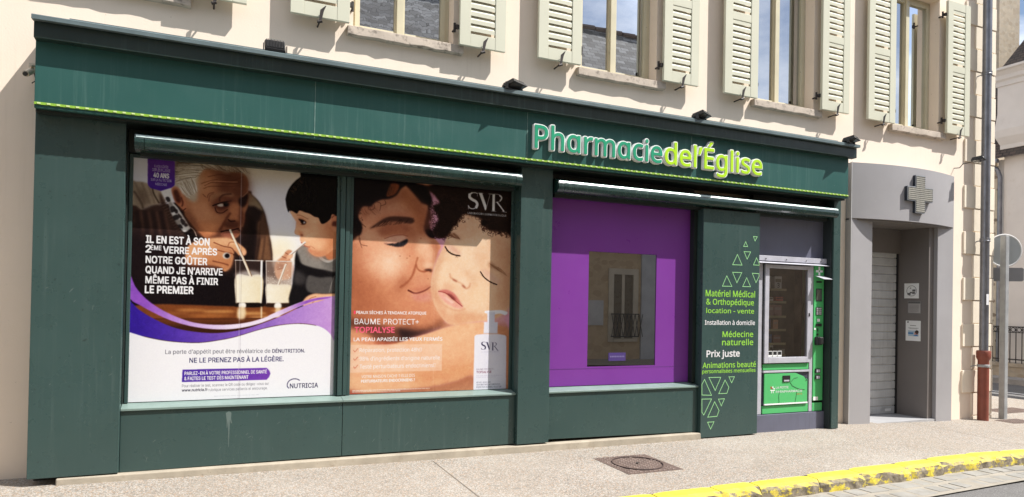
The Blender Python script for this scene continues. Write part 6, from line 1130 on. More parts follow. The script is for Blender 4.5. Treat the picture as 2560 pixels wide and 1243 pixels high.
('l',((143.1,162.8),(145.8,162.8)),(150,146,166),0.3,0.1,0.75,True),
('l',((146.5,162.8),(148.7,162.8)),(150,146,166),0.3,0.1,0.75,True)]
MILK_WORDS = [('À VOS CÔTÉS', -0.394, -0.291, 2.619, 0.021, 0.3, (250, 249, 252)), ('DEPUIS PLUS DE', -0.406, -0.276, 2.589, 0.022, 0.3, (250, 249, 252)), ('40 ANS', -0.397, -0.284, 2.538, 0.038, 1, (250, 249, 252)), ('SUR LA NUTRITION', -0.416, -0.266, 2.508, 0.02, 0.3, (250, 249, 252)), ('MÉDICALE', -0.382, -0.299, 2.474, 0.019, 0.3, (250, 249, 252)), ('IL EN EST À SON', -0.44, 0.034, 1.996, 0.059, 1, (250, 249, 252)), ('2', -0.441, -0.404, 1.916, 0.059, 1, (250, 249, 252)), ('ÈME', -0.403, -0.328, 1.938, 0.036, 1, (250, 249, 252)), ('VERRE APRÈS', -0.313, 0.095, 1.916, 0.055, 1, (250, 249, 252)), ('NOTRE GOÛTER', -0.439, 0.02, 1.829, 0.057, 1, (250, 249, 252)), ('QUAND JE N’ARRIVE', -0.438, 0.142, 1.746, 0.057, 1, (250, 249, 252)), ('MÊME PAS À FINIR', -0.437, 0.108, 1.662, 0.057, 1, (250, 249, 252)), ('LE PREMIER', -0.439, -0.081, 1.582, 0.059, 1, (250, 249, 252)), ('La perte d’appétit peut être révélatrice de', -0.281, 0.544, 1.078, 0.035, 0.25, (66, 66, 82)), ('DÉNUTRITION.', 0.561, 0.837, 1.078, 0.031, 0.8, (58, 54, 90)), ('NE LE PRENEZ PAS À LA LÉGÈRE.', -0.098, 0.656, 1.003, 0.039, 0.8, (52, 46, 102)), ('PARLEZ-EN À VOTRE PROFESSIONNEL DE SANTÉ', -0.132, 0.518, 0.899, 0.028, 0.7, (250, 249, 252)), ('& FAITES LE TEST DÈS MAINTENANT', -0.133, 0.368, 0.856, 0.028, 0.7, (250, 249, 252)), ('Pour réaliser le test, scannez le QR code ou dirigez-vous sur', -0.15, 0.538, 0.797, 0.024, 0.1, (120, 118, 128)), ('www.nutricia.fr', -0.15, 0.047, 0.761, 0.023, 0.8, (90, 88, 100)), ('rubrique services patients et entourage.', 0.054, 0.528, 0.758, 0.023, 0.1, (120, 118, 128)), ('NUTRICIA', 0.716, 0.958, 0.76, 0.041, 0.5, (44, 38, 78))]
BALM_WORDS = [('PEAUX SÈCHES À TENDANCE ATOPIQUE', 1.29, 1.96, 1.429, 0.027, 0.7, (250, 249, 252)), ('BAUME PROTECT+', 1.275, 1.889, 1.333, 0.052, 0.15, (250, 249, 252)), ('TOPIALYSE', 1.278, 1.652, 1.256, 0.051, 1, (255, 104, 134)), ('LA PEAU APAISÉE LES YEUX FERMÉS', 1.271, 2.128, 1.177, 0.032, 1, (250, 249, 252)), ('Réparation, protection 48h¹', 1.327, 1.919, 1.075, 0.036, 0.4, (250, 249, 252)), ('98% d’ingrédients d’origine naturelle', 1.329, 2.106, 0.995, 0.037, 0.4, (250, 249, 252)), ('Testé perturbateurs endocriniens²', 1.33, 2.062, 0.922, 0.037, 0.4, (250, 249, 252)), ('VOTRE MAISON CACHE-T-ELLE DES', 1.349, 1.859, 0.834, 0.027, 0.2, (250, 249, 252)), ('PERTURBATEURS ENDOCRINIENS ?', 1.347, 1.86, 0.792, 0.025, 0.8, (250, 249, 252)), ('LABORATOIRE DERMATOLOGIQUE', 2.367, 2.784, 2.431, 0.019, 0.6, (250, 249, 252)), ('BAUME PROTECT+', 2.491, 2.68, 0.881, 0.017, 0.2, (150, 132, 152)), ('TOPIALYSE', 2.491, 2.651, 0.851, 0.021, 0.8, (160, 110, 130)), ('RÉPARE, APAISE 48H', 2.493, 2.646, 0.751, 0.015, 0.4, (120, 118, 140)), ('ANTI-GRATTAGE, ANTI-IRRITATION', 2.494, 2.75, 0.728, 0.015, 0.6, (84, 80, 104)), ('PROTECTION ACARIENS, POLLUTION', 2.494, 2.763, 0.704, 0.015, 0.6, (84, 80, 104))]
PANEL_WORDS = [('Matériel Médical', 5.198, 5.927, 1.676, 0.07, 0.5, (166, 232, 88)), ('& Orthopédique', 5.208, 5.911, 1.582, 0.064, 0.5, (166, 232, 88)), ('location - vente', 5.21, 5.916, 1.486, 0.053, 0.5, (166, 232, 88)), ('Installation à domicile', 5.193, 5.931, 1.352, 0.05, 0.6, (250, 249, 252)), ('Médecine', 5.45, 5.907, 1.211, 0.064, 0.5, (166, 232, 88)), ('naturelle', 5.446, 5.909, 1.116, 0.067, 0.5, (166, 232, 88)), ('Prix juste', 5.225, 5.706, 0.985, 0.072, 0.9, (250, 249, 252)), ('Animations beauté', 5.17, 5.955, 0.859, 0.061, 0.5, (166, 232, 88)), ('personnalisées mensuelles', 5.166, 5.951, 0.8, 0.042, 0.5, (166, 232, 88))]
VENDING_WORDS = [('LA PETITE', 6.392, 6.597, 0.57, 0.03, 0.35, (250, 249, 252)), ('PARAPHARMACIE', 6.393, 6.829, 0.519, 0.031, 0.35, (250, 249, 252)), ('24/7J', 6.738, 6.824, 0.486, 0.02, 0.3, (214, 120, 40))]
TRIANGLES = [[(5.883, 2.396), (5.955, 2.396), (5.914, 2.334)], [(5.736, 2.266), (5.809, 2.267), (5.773, 2.333)], [(5.743, 2.212), (5.857, 2.213), (5.798, 2.115)], [(5.576, 2.045), (5.729, 2.046), (5.651, 2.178)], [(5.89, 2.055), (5.988, 2.055), (5.988, 2.077), (5.942, 2.151)], [(5.577, 1.964), (5.727, 1.965), (5.649, 1.834)], [(5.874, 1.964), (5.987, 1.961), (5.988, 1.926), (5.939, 1.843)], [(5.43, 1.792), (5.581, 1.794), (5.498, 1.924)], [(5.731, 1.796), (5.863, 1.797), (5.796, 1.911)], [(5.163, 0.552), (5.309, 0.544), (5.2, 0.737), (5.16, 0.677)], [(5.255, 0.755), (5.439, 0.752), (5.355, 0.593)], [(5.547, 0.754), (5.641, 0.753), (5.594, 0.674)], [(5.401, 0.559), (5.528, 0.558), (5.558, 0.631), (5.496, 0.722)], [(5.163, 0.513), (5.31, 0.509), (5.197, 0.321), (5.166, 0.36)], [(5.399, 0.503), (5.498, 0.504), (5.446, 0.413)], [(5.247, 0.297), (5.389, 0.301), (5.419, 0.37), (5.349, 0.479)], [(5.246, 0.247), (5.351, 0.247), (5.297, 0.156)]]

def printed_sheet(name, rect, ops, y, parent, m, lines, font, res=3.4, white=.665):
    x0, x1, z0, z1 = rect
    c = Canvas((x1-x0)*100, (z1-z0)*100, res); run(c, ops)
    for t_, a0, a1, zb, cap, bold, colr in lines: c.text([[((p[0]-x0)*100, (z1-p[1])*100) for p in l] for l in outlines(t_, a0, a1, zb, cap, font)], colr, cap*100*.05*bold)
    H, Wd = c.H, c.W
    xs = x0+(np.arange(Wd)+.5)*(x1-x0)/Wd; zs = z1-(np.arange(H)+.5)*(z1-z0)/H
    xs[0], xs[-1], zs[0], zs[-1] = x0, x1, z1, z0
    X, Z = np.meshgrid(xs, zs); b = BASE[parent.name]
    V = np.stack([X-b.x, np.full_like(X, y-b.y), Z-b.z], -1).reshape(-1, 3)
    i = np.arange(H*Wd).reshape(H, Wd); F = np.stack([i[:-1, :-1], i[1:, :-1], i[1:, 1:], i[:-1, 1:]], -1).reshape(-1, 4)
    me = bpy.data.meshes.new(name); me.vertices.add(len(V)); me.vertices.foreach_set('co', V.ravel())
    me.loops.add(F.size); me.loops.foreach_set('vertex_index', F.ravel().astype(np.int32))
    me.polygons.add(len(F)); me.polygons.foreach_set('loop_start', np.arange(0, F.size, 4).astype(np.int32))
    me.update(calc_edges=True)
    a = me.color_attributes.new('print', 'FLOAT_COLOR', 'POINT')
    s = np.clip(c.a, 0, 1).reshape(-1, 3); l = np.where(s > .04045, ((s+.055)/1.055)**2.4, s/12.92)*white/.93
    a.data.foreach_set('color', np.c_[l, np.ones(len(l))].ravel().astype(np.float32))
    return link(name, me, m, parent, b)

# ------------------------------------------------------------------ the ground
def zx(x):
    return float(np.interp(x, [-8, -1, .2, 2, 5, 7.5, 8.3, 10, 11, 30], [.11, .10, .087, .07, .06, .048, .02, -.03, -.06, -.07]))
def zpav(x, y): return zx(x)+.02*min(0., y)
structure('ground', MB().add([(-400, -400, -.6), (400, -400, -.6), (400, 400, -.6), (-400, 400, -.6)], [(0, 1, 2, 3)]), ASPH)
def sheet(xs, ys, zf):
    mb = MB(); n = len(ys)
    mb.v = [(x, q, zf(x, q)) for x in xs for y in ys for q in [y(x) if callable(y) else y]]
    mb.f = [(i*n+j, (i+1)*n+j, (i+1)*n+j+1, i*n+j+1) for i in range(len(xs)-1) for j in range(n-1)]
    return mb
KY_ = lambda x: float(np.interp(x, [3, 5, 8, 9], [-1.62, -1.58, -1.42, -1.42]))
xs_ = list(np.linspace(-10, 11, 64))+[11.6, 12.4, 13.2, 13.95]
structure('pavement', sheet(xs_, [KY_, -1.2, -.9, -.6, -.3, 0, .3, .6, 1.2], zpav), PAV)
structure('side_pavement', sheet([11.05, 12, 13, 13.95], [1.2, 3, 6, 12, 30], zpav), PAV)
zroad = lambda x, y: zx(x)-.165
structure('road', sheet(list(np.linspace(-30, 40, 71)), [-9.2, -6, -4, lambda x: KY_(x)-.60], zroad), ASPH)
structure('side_road', sheet([13.97, 16, 18, 20.3], [-2.1, 0, 3, 8, 20, 60], zroad), ASPH)
structure('road_line', sheet([16.33, 16.45], [-1.5, 3, 8, 20], lambda x, y: zroad(x, y)+.004), mat('white_road_paint', (.75, .75, .73), .7))
structure('opposite_pavement', sheet(list(np.linspace(-30, 40, 31)), [-11.2, -9.2], lambda x, y: zx(x)-.03), PAV)
# joints sawn in the pavement: thin dark lines of filler
jm = mat('pavement_joint_filler', (.19, .16, .13), .95)
mb = MB()
for x in (1.98, 8.95):
    ys = [KY_(x)+.01, -1, -.5, -.05 if x < 5 else .2]
    for a, b in zip(ys[:-1], ys[1:]):
        mb.add([(x-.004, a, zpav(x, a)+.003), (x+.004, a, zpav(x, a)+.003), (x+.004, b, zpav(x, b)+.003), (x-.004, b, zpav(x, b)+.003)], [(0, 1, 2, 3)])
structure('pavement_joint', mb, jm)
# kerb: a row of worn stones
rng = random.Random(4)
mb = MB(); x = -6.
while x < 9.4:
    ln = rng.uniform(.42, .72); g = .014; KY = KY_(x+ln/2)
    n = 7
    for k in range(n):
        pass
    y0, y1 = KY-.175+rng.uniform(-.012, .012), KY+rng.uniform(-.012, .01)
    prof = lambda xx, t: [(xx, y1, zpav(xx, KY)-.2), (xx, y1, zpav(xx, KY)+.006), (xx, y0+.05, zpav(xx, KY)+.004), (xx, y0+.018, zpav(xx, KY)-.010-t), (xx, y0, zpav(xx, KY)-.04-t), (xx, y0-.012, zpav(xx, KY)-.22)]
    vs = []
    for k in range(n+1):
        xx = x+g/2+(ln-g)*k/n; t = rng.uniform(0, .014)+(.016 if k in (0, n) else 0)
        P = prof(xx, t); e = .012 if k in (0, n) else 0
        vs += [(p[0], p[1]+(rng.uniform(-.008, .008) if i > 2 else 0)+(e if i > 2 else 0), p[2]-(e*.6 if i in (1, 2) else 0)) for i, p in enumerate(P)]
    fs = [(k*6+i, k*6+(i+1) % 6, (k+1)*6+(i+1) % 6, (k+1)*6+i) for k in range(n) for i in range(6)]
    fs += [tuple(range(6)), tuple(range(n*6+5, n*6-1, -1))]
    mb.add(vs, fs); x += ln
structure('kerb', mb, KERB)
# gutter: two courses of worn stones bedded in mortar
mb = MB()
structure('gutter_bed', sheet(list(np.linspace(-10, 14, 60)), [lambda x: KY_(x)-.64, lambda x: KY_(x)-.15], lambda x, y: zx(x)-.150), MORT)
for r, (ya, yb) in enumerate(((-.38, -.185), (-.60, -.40))):
    x = -6.+r*.11
    while x < 12:
        ln = rng.uniform(.15, .30)
        z = zx(x)-.152; q = [rng.uniform(-.012, .012) for _ in range(8)]; h = rng.uniform(.001, .008)
        ky = KY_(x); a0, a1, b0, b1 = x+.014, x+ln-.014, ky+ya+.012, ky+yb-.01
        mb.hexa([(a0, b0+q[0], z-.05), (a1, b0+q[1], z-.05), (a1, b1+q[2], z-.05), (a0, b1+q[3], z-.05), (a0+.015, b0+.014+q[0], z+h), (a1-.015, b0+.014+q[1], z+h), (a1-.015, b1-.014+q[2], z+h), (a0+.015, b1-.014+q[3], z+h)])
        x += ln
structure('gutter_stones', mb, COBB)

# ------------------------------------------------------------------ the cream building
P = .33
bld = thing('house', 'cream rendered building with pale green louvred shutters above the green shopfront', 'building', (4.9, P, 0))
WX = [-1.24+2.475*k for k in range(5)]
holes = [(x, x+1.0, 4.12, 6.075) for x in WX]+[(8.12, 9.62, -1, 2.95), (6.0, 7.2, -1, 2.4)]
xb = sorted({-7., 10.94}|{h[0] for h in holes}|{h[1] for h in holes}); zb = sorted({-.3, 8.2}|{h[2] for h in holes if h[2] > -.5}|{h[3] for h in holes})
mb = MB()
for a, b in zip(xb[:-1], xb[1:]):
    for c, d in zip(zb[:-1], zb[1:]):
        if any(h[0] <= a+1e-6 and b <= h[1]+1e-6 and h[2] <= c+1e-6 and d <= h[3]+1e-6 for h in holes): continue
        mb.add([(a, P, c), (b, P, c), (b, P, d), (a, P, d)], [(0, 1, 2, 3)])
for x in WX:
    a, b, c, d, e = x, x+1.0, 4.12, 6.075, P+.26
    mb.add([(a, P, c), (a, e, c), (a, e, d), (a, P, d)], [(0, 1, 2, 3)]); mb.add([(b, P, c), (b, e, c), (b, e, d), (b, P, d)], [(0, 1, 2, 3)])
    mb.add([(a, P, d), (b, P, d), (b, e, d), (a, e, d)], [(0, 1, 2, 3)]); mb.add([(a, P, c), (b, P, c), (b, e, c), (a, e, c)], [(0, 1, 2, 3)])
mb.add([(10.94, P, -.3), (10.94, 9., -.3), (10.94, 9., 8.2), (10.94, P, 8.2)], [(0, 1, 2, 3)])
mb.add([(-7., P, -.3), (-7., 9., -.3), (-7., 9., 8.2), (-7., P, 8.2)], [(0, 1, 2, 3)])
part('wall', mb, CREAM, bld)
mb = MB(); mb.prism([(P-.45, 8.0), (P-.45, 8.12), (4.6, 11.2), (9.4, 8.12), (9.4, 8.0), (4.6, 11.0)], 18.4, 'x', -7.2); part('roof', mb, mat('plain_brown_roof', (.10, .07, .055), .85), bld)
# quoins
mb = MB(); k = 0; z = -.0
z = .35-.343
while z < 8:
    long = (k % 2 == 1)
    mb.box(10.24 if long else 10.47, 10.955, P-(.022 if long else .014), P+.3, z+.006, z+.337); z += .343; k += 1
mb.box(10.47, 10.955, P-.014, P+.3, -.1, .0)
part('quoins', mb, QUOIN, bld, .006)
# windows
PANE = [glass_mirror('upper_window_glass', (.03, .03, .028), .5, (.92, .95, 1.), .0, .012, 2.), glass_mirror('creased_window_film', (.035, .035, .04), .55, (.9, .94, 1.), .0, .045, 7.)]
for i, x in enumerate(WX):
    yf = P+.15; a, b, c, d = x+.0, x+1.0, 4.145, 6.07
    mb = MB(); f = .042
    mb.box(a, a+f, yf, yf+.07, c, d); mb.box(b-f, b, yf, yf+.07, c, d); mb.box(a+f, b-f, yf, yf+.07, d-f, d); mb.box(a+f, b-f, yf, yf+.07, c-.02, c+.03)
    xm = x+.485
    for (p, q) in ((a+f, xm-.002), (xm+.002, b-f)):
        g = .048
        mb.box(p, p+g, yf-.012, yf+.05, c+.03, d-f); mb.box(q-g, q, yf-.012, yf+.05, c+.03, d-f); mb.box(p+g, q-g, yf-.012, yf+.05, c+.03, c+.075); mb.box(p+g, q-g, yf-.012, yf+.05, d-f-.05, d-f)
    mb.box(xm-.035, xm+.035, yf-.03, yf-.012, c+.03, d-f)
    w = part('window', mb, FRAME, bld, .003)
    for (p, q) in ((a+f, xm-.002), (xm+.002, b-f)):
        part('pane', MB().add([(p+.04, yf+.02, c+.07), (q-.04, yf+.02, c+.07), (q-.04, yf+.02, d-.085), (p+.04, yf+.02, d-.085)], [(0, 1, 2, 3)]), PANE[1 if i == 1 else 0], w)
    mb = MB(); n = 12; r2 = random.Random(i); vs = []
    for k in range(n+1):
        xx = x-.06+1.15*k/n; e = r2.uniform(-.006, .006)
        vs += [(xx, P+.16, 4.03), (xx, P+.16, 4.145), (xx, P-.062+e, 4.128+e*.4), (xx, P-.066+e, 4.045+r2.uniform(-.006, .006))]
    mb.add(vs, [(k*4+j, k*4+(j+1) % 4, k*4+4+(j+1) % 4, k*4+4+j) for k in range(n) for j in range(4)]+[(0, 1, 2, 3), (n*4+3, n*4+2, n*4+1, n*4)])
    part('sill', mb, SILL, w, .005)
# shutters
SJ = random.Random(21)
def shutter(x0, x1, side):
    x0 += SJ.uniform(-.006, .006); x1 += SJ.uniform(-.006, .006); q0 = SJ.uniform(-.008, .008); qy = SJ.uniform(-.008, .008)
    z0, z1, y0, y1 = 4.125+q0, 6.04+q0, P-.112+qy, P-.074+qy
    mb = MB(); s = .115
    mb.box(x0, x0+s, y0, y1, z0, z1); mb.box(x1-s, x1, y0, y1, z0, z1)
    rails = [(z0, z0+.125), (5.02, 5.115), (z1-.12, z1)]
    for a, b in rails: mb.box(x0+s, x1-s, y0+.002, y1-.002, a, b)
    sh = part('shutter', mb, SHUT, bld, .003)
    mb = MB()
    for a, b in ((rails[0][1], rails[1][0]), (rails[1][1], rails[2][0])):
        n = max(1, round((b-a)/.077)); h = (b-a)/n
        for k in range(n):
            z = a+k*h+h*.36
            mb.prism([(y0+.006, z), (y0+.006, z+h*.52), (y1-.004, z+h*1.12), (y1-.004, z+h*.62)], x1-x0-2*s+.004, 'x', x0+s-.002)
    part('louvres', mb, SHUT, sh)
    xm = (x0+x1)/2+.02
    mb = MB().rod((xm-.03, P, z0-.05), (xm-.03, y0-.03, z0-.045), .008, 8)
    mb.hexa([(xm-.04, y0-.03, z0-.06), (xm-.018, y0-.03, z0-.055), (xm-.018, y0-.022, z0-.055), (xm-.04, y0-.022, z0-.06), (xm-.028, y0-.032, z0+.055), (xm+.004, y0-.032, z0+.05), (xm+.004, y0-.026, z0+.05), (xm-.028, y0-.026, z0+.055)])
    mb.hexa([(xm-.028, y0-.032, z0+.055), (xm+.004, y0-.032, z0+.05), (xm+.004, y0-.026, z0+.05), (xm-.028, y0-.026, z0+.055), (xm+.018, y0-.034, z0+.1), (xm+.024, y0-.034, z0+.098), (xm+.024, y0-.03, z0+.098), (xm+.018, y0-.03, z0+.1)])
    mb.rod((xm-.05, y0-.026, z0-.06), (xm-.012, y0-.026, z0-.045), .014, 8)
    part('holdback', mb, IRON, sh)
    xe = x1 if side < 0 else x0
    for z in (z0+.18, z1-.2):
        mb = MB().box(min(xe, xe-side*.03), max(xe, xe-side*.03), P-.09, P-.06, z-.02, z+.02)
        mb.rod((xe-side*.035, P-.05, z-.045), (xe-side*.035, P-.05, z+.045), .013, 10); mb.rod((xe-side*.035, P-.05, z-.02), (xe-side*.035, P+.01, z-.02), .01, 8)
        part('hinge', mb, IRON, sh)
for i, x in enumerate(WX):
    if i > 0: shutter(x-.575, x-.055, -1)
    shutter(x+1.03, x+1.53, 1)

# ------------------------------------------------------------------ the shopfront
shop = thing('shopfront', 'long dark green shopfront with overhanging fascia projecting from the cream wall', 'shopfront', (3., 0, 0))
FX0, FX1 = -1.172, 7.29
part('pilaster', MB().box(-1.187, -.585, 0, P-.003, .158, 2.94), GREEN, shop, .004)
part('pilaster', MB().box(2.868, 3.222, 0, P-.003, .148, 2.94), GREEN, shop, .004)
part('pilaster', MB().box(7.205, 7.325, 0, P-.003, .055, 2.94), GREEN, shop, .004)
for x0, x1, zl, zr in ((-.583, 1.158, .150, .154), (1.162, 2.866, .154, .148), (3.224, 5.148, .168, .135)):
    mb = MB().hexa([(x0, .05, zl), (x1, .05, zr), (x1, .12, zr), (x0, .12, zl), (x0, .05, .636), (x1, .05, .636), (x1, .12, .636), (x0, .12, .636)])
    part('stallriser', mb, GREEN, shop, .003)
for x0, x1 in ((-.583, 1.159), (1.161, 2.866), (3.224, 5.148)):
    part('sill', MB().prism([(.034, .638), (.034, .656), (.20, .688), (.20, .638)], x1-x0, 'x', x0), mat('pale_sill_paint', (.17, .235, .215), .4, var=.1, vs=5, blotch=(9, .6, (.13, .18, .165), .4)), shop, .002)
r1, r2_ = POSTER_RECTS
PALE = mat('pale_scuff', (.105, .145, .135), .6)
def merge(o, mb, m):
    # marks that lie on a part become faces of its mesh, in their own colour
    b = BASE[o.parent.name]; me2 = mesh_of('marks', mb, b, False); bm = bmesh.new(); bm.from_mesh(o.data); n = len(bm.faces)
    bm.from_mesh(me2); bm.faces.ensure_lookup_table(); o.data.materials.append(m); k = len(o.data.materials)-1
    for f in bm.faces[n:]: f.material_index = k; f.smooth = False
    bm.to_mesh(o.data); bm.free(); bpy.data.meshes.remove(me2)
def scuffs(x0, x1, z0, z1, y, n, seed, o):
    rr = random.Random(seed); mb = MB()
    for k in range(n):
        x, z = rr.uniform(x0, x1), rr.uniform(z0, z1); a = rr.uniform(.3, 2.6); ln = rr.uniform(.008, .05); w = rr.uniform(.0006, .0016); e = y-.0004-.00002*k
        dx, dz = math.cos(a)*ln, math.sin(a)*ln; px_, pz_ = -math.sin(a)*w, math.cos(a)*w
        mb.add([(x-px_, e, z-pz_), (x+px_, e, z+pz_), (x+dx*.6+px_*1.4, e, z+dz*.6+pz_*1.4+.002), (x+dx, e, z+dz), (x+dx*.6-px_, e, z+dz*.6-pz_)], [(0, 1, 2, 3, 4)])
    merge(o, mb, PALE)
for q in list(shop.children):
    if q.name.startswith('stallriser'):
        xs = [v.co.x+BASE[shop.name].x for v in q.data.vertices]; scuffs(min(xs)+.03, max(xs)-.03, .17, .62, .05, 34, len(q.name), q)
    if q.name == 'pilaster': scuffs(-1.17, -.6, .18, 1.6, 0, 26, 6, q)
mb = MB().add([(.19, .0494, .585), (.215, .0494, .60), (.235, .0494, .585), (.232, .0494, .54), (.24, .0494, .50), (.232, .0494, .495), (.224, .0494, .53), (.221, .0494, .42), (.218, .0494, .30), (.215, .0494, .30), (.213, .0494, .43), (.208, .0494, .52), (.204, .0494, .46), (.200, .0494, .46), (.198, .0494, .53)], [tuple(range(15))])
merge(next(q for q in shop.children if q.name == 'stallriser'), mb, PALE)
# window frames round the two adverts
def sash(x0, x1, z0, z1, parent):
    mb = MB(); g = .028; y0, y1 = .15, .2
    mb.box(x0-g, x0, y0, y1, z0-.0, z1+g); mb.box(x1, x1+g, y0, y1, z0-.0, z1+g); mb.box(x0, x1, y0, y1, z1, z1+g)
    part('window_frame', mb, GREEN, parent, .003)
sash(r1[0], r1[1], r1[2]-.004, r1[3], shop); sash(r2_[0], r2_[1]-.012, r2_[2]-.004, r2_[3], shop)
mb = MB().box(1.123, 1.165, .132, .2, .686, 2.75).box(1.172, 1.21, .14, .2, .686, 2.75)
part('mullion', mb, GREEN, shop, .003)
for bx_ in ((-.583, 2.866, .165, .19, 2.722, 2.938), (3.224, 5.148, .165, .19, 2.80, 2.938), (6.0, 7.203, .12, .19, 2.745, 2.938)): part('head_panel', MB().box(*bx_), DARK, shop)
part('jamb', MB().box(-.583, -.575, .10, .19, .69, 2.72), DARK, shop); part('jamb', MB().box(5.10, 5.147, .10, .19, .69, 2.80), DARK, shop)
# purple window
part('purple_panel', MB().box(3.224, 3.76, .17, .19, .69, 2.80).box(4.64, 5.10, .17, .19, .69, 2.80).box(3.76, 4.64, .17, .19, 2.128, 2.80).box(3.76, 4.64, .17, .19, .69, .888), PURPLE, shop)
pg = part('purple_seam', MB().box(3.226, 5.098, .1685, .1695, .868, .873), mat('dark_purple_joint', (.12, .03, .2), .5), shop)
pw = part('window_pane', MB().add([(3.762, .178, .89), (4.638, .178, .89), (4.638, .178, 2.126), (3.762, .178, 2.126)], [(0, 1, 2, 3)]), glass_mirror('dark_shop_glass', (.010, .010, .010), .22, (1, .97, .93), .0, .004, 2.), shop)
part('sticker', MB().box(4.03, 4.25, .1745, .177, .945, 1.035), mat('indigo_sticker', (.06, .035, .16), .4), pw)
mb = MB()
for k in range(9): mb.box(4.05+k*.021, 4.05+k*.021+.014, .1735, .1743, .985, 1.0)
part('sticker_text', mb, mat('violet_print', (.18, .15, .32), .5), pw)
# vending bay surround
for bx_ in ((5.995, 7.203, .15, .19, 2.19, 2.744), (5.995, 7.203, .10, .19, .035, .262)): part('bay_panel', MB().box(*bx_), SLATE, shop, .003)
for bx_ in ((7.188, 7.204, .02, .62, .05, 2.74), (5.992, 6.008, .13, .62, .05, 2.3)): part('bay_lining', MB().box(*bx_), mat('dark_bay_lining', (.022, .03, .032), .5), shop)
# fascia, cornice, flashing
part('fascia', MB().box(FX0, FX1, -.13, P-.003, 2.935, 3.46), TEAL, shop, .004)
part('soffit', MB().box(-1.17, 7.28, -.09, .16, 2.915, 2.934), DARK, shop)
for x in (.84, 2.86, 4.86): part('fascia_joint', MB().box(x-.003, x+.003, -.1318, -.12, 2.94, 3.43), mat('pale_joint_streak', (.13, .22, .2), .6, var=.5, vs=8), shop)
part('cornice', MB().prism([(-.13, 3.428), (-.205, 3.432), (-.205, 3.552), (P-.003, 3.552), (P-.003, 3.462), (-.13, 3.462)], 8.515, 'x', -1.172), mat('dark_cornice_paint', (.014, .030, .027), .34, var=.1, vs=2, streak=((.1, .16, .15), .3)), shop, .004)
mb = MB().prism([(-.25, 3.553), (-.25, 3.583), (-.235, 3.592), (P-.003, 3.66), (P-.003, 3.64), (-.2, 3.555)], 8.53, 'x', -1.18)
mb.prism([(-.215, 3.598), (-.215, 3.606), (P-.003, 3.674), (P-.003, 3.662)], 3.9, 'x', -.95)
mb.prism([(-.215, 3.598), (-.215, 3.606), (P-.003, 3.674), (P-.003, 3.662)], 4.05, 'x', 2.952)
part('flashing', mb, FLASH, shop)
bulbs = MB().box(FX0, FX1, -.1375, -.129, 2.960, 2.978)
n = 138
for k in range(n):
    x = FX0+.03+(FX1-FX0-.05)*k/(n-1); bulbs.box(x-.011, x+.011, -.142, -.1374, 2.964, 2.975)
ls = part('light_strip', bulbs, LIME, shop); ls.data.materials.append(LIMEB)
for p in ls.data.polygons: p.material_index = int(p.index >= 6)
# roller boxes
def roller(x0, x1, zc):
    prof = [(.13, zc+.074), (.03, zc+.072), (-.03, zc+.064), (-.070, zc+.044), (-.084, zc+.010), (-.088, zc-.02), (-.080, zc-.05), (-.055, zc-.068), (.02, zc-.074), (.13, zc-.074)]
    def fine(pr):
        out = []
        for k in range(len(pr)-1):
            for t in range(4): out.append((pr[k][0]+(pr[k+1][0]-pr[k][0])*t/4, pr[k][1]+(pr[k+1][1]-pr[k][1])*t/4))
        return out+[pr[-1]]
    b = part('roller_box', MB().prism(fine(prof), x1-x0-.14, 'x', x0+.07), BOXG, shop, smooth='split')
    part('trim_rail', MB().prism([(-.0765, zc+.039), (-.0845, zc+.021), (-.080, zc+.019), (-.072, zc+.037)], x1-x0-.02, 'x', x0+.01), mat('bright_trim_metal', (.42, .50, .48), .5, .85, var=.02), b)  # pale metal strip added to imitate the bright highlight along the box
    e = .0
    cp = [(y-(e if y < .1 else 0), z+(e if z > zc else -e)) for y, z in prof]
    part('end_cap', MB().prism(cp, .066, 'x', x0), BOXG, b); part('end_cap', MB().prism(cp, .066, 'x', x1-.066), BOXG, b)
    part('guide_rail', MB().box(x0+.03, x1-.03, .06, .13, zc-.105, zc-.0745), DARK, b)
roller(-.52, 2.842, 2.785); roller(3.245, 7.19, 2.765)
# plinth under the shopfront
pl = MB().hexa([(-1.0, -.022, -.05), (5.152, -.022, -.02), (5.152, .3, -.02), (-1.0, .3, -.05), (-1.0, -.012, .150), (5.152, -.012, .128), (5.152, .3, .128), (-1.0, .3, .150)])
part('plinth', pl, CONC, shop, .012)
part('plinth', MB().box(-1.18, -1.02, .2, .31, -.05, .13), mat('dark_soil', (.05, .04, .032), .95, bump=.8, bs=40), shop, label='dark broken gap below the left pilaster')

# ------------------------------------------------------------------ printed adverts, the sign, the information panel
PM = print_mat('printed_film')
def wordmat(c): return flat('print_%d_%d_%d' % c, c, .35)
for ops, rect, lines, lab, nm, fnt in ((MILK_ADVERT, r1, MILK_WORDS, 'window poster of an old man and a boy drinking milk through straws', 'window_poster', 'grotesk'), (BALM_ADVERT, r2_, BALM_WORDS, 'window poster of a woman and a baby cheek to cheek above a white pump bottle', 'window_poster', 'humanist')):
    t = thing(nm, lab, 'poster', ((rect[0]+rect[1])/2, .17, rect[2]), 'posters in the shop window')
    printed_sheet('printed_sheet', rect, ops, .17, t, PM, lines, fnt)
    part('backing', MB().box(rect[0]+.002, rect[1]-.002, .1715, .1745, rect[2]+.002, rect[3]-.002), WHITE, t)

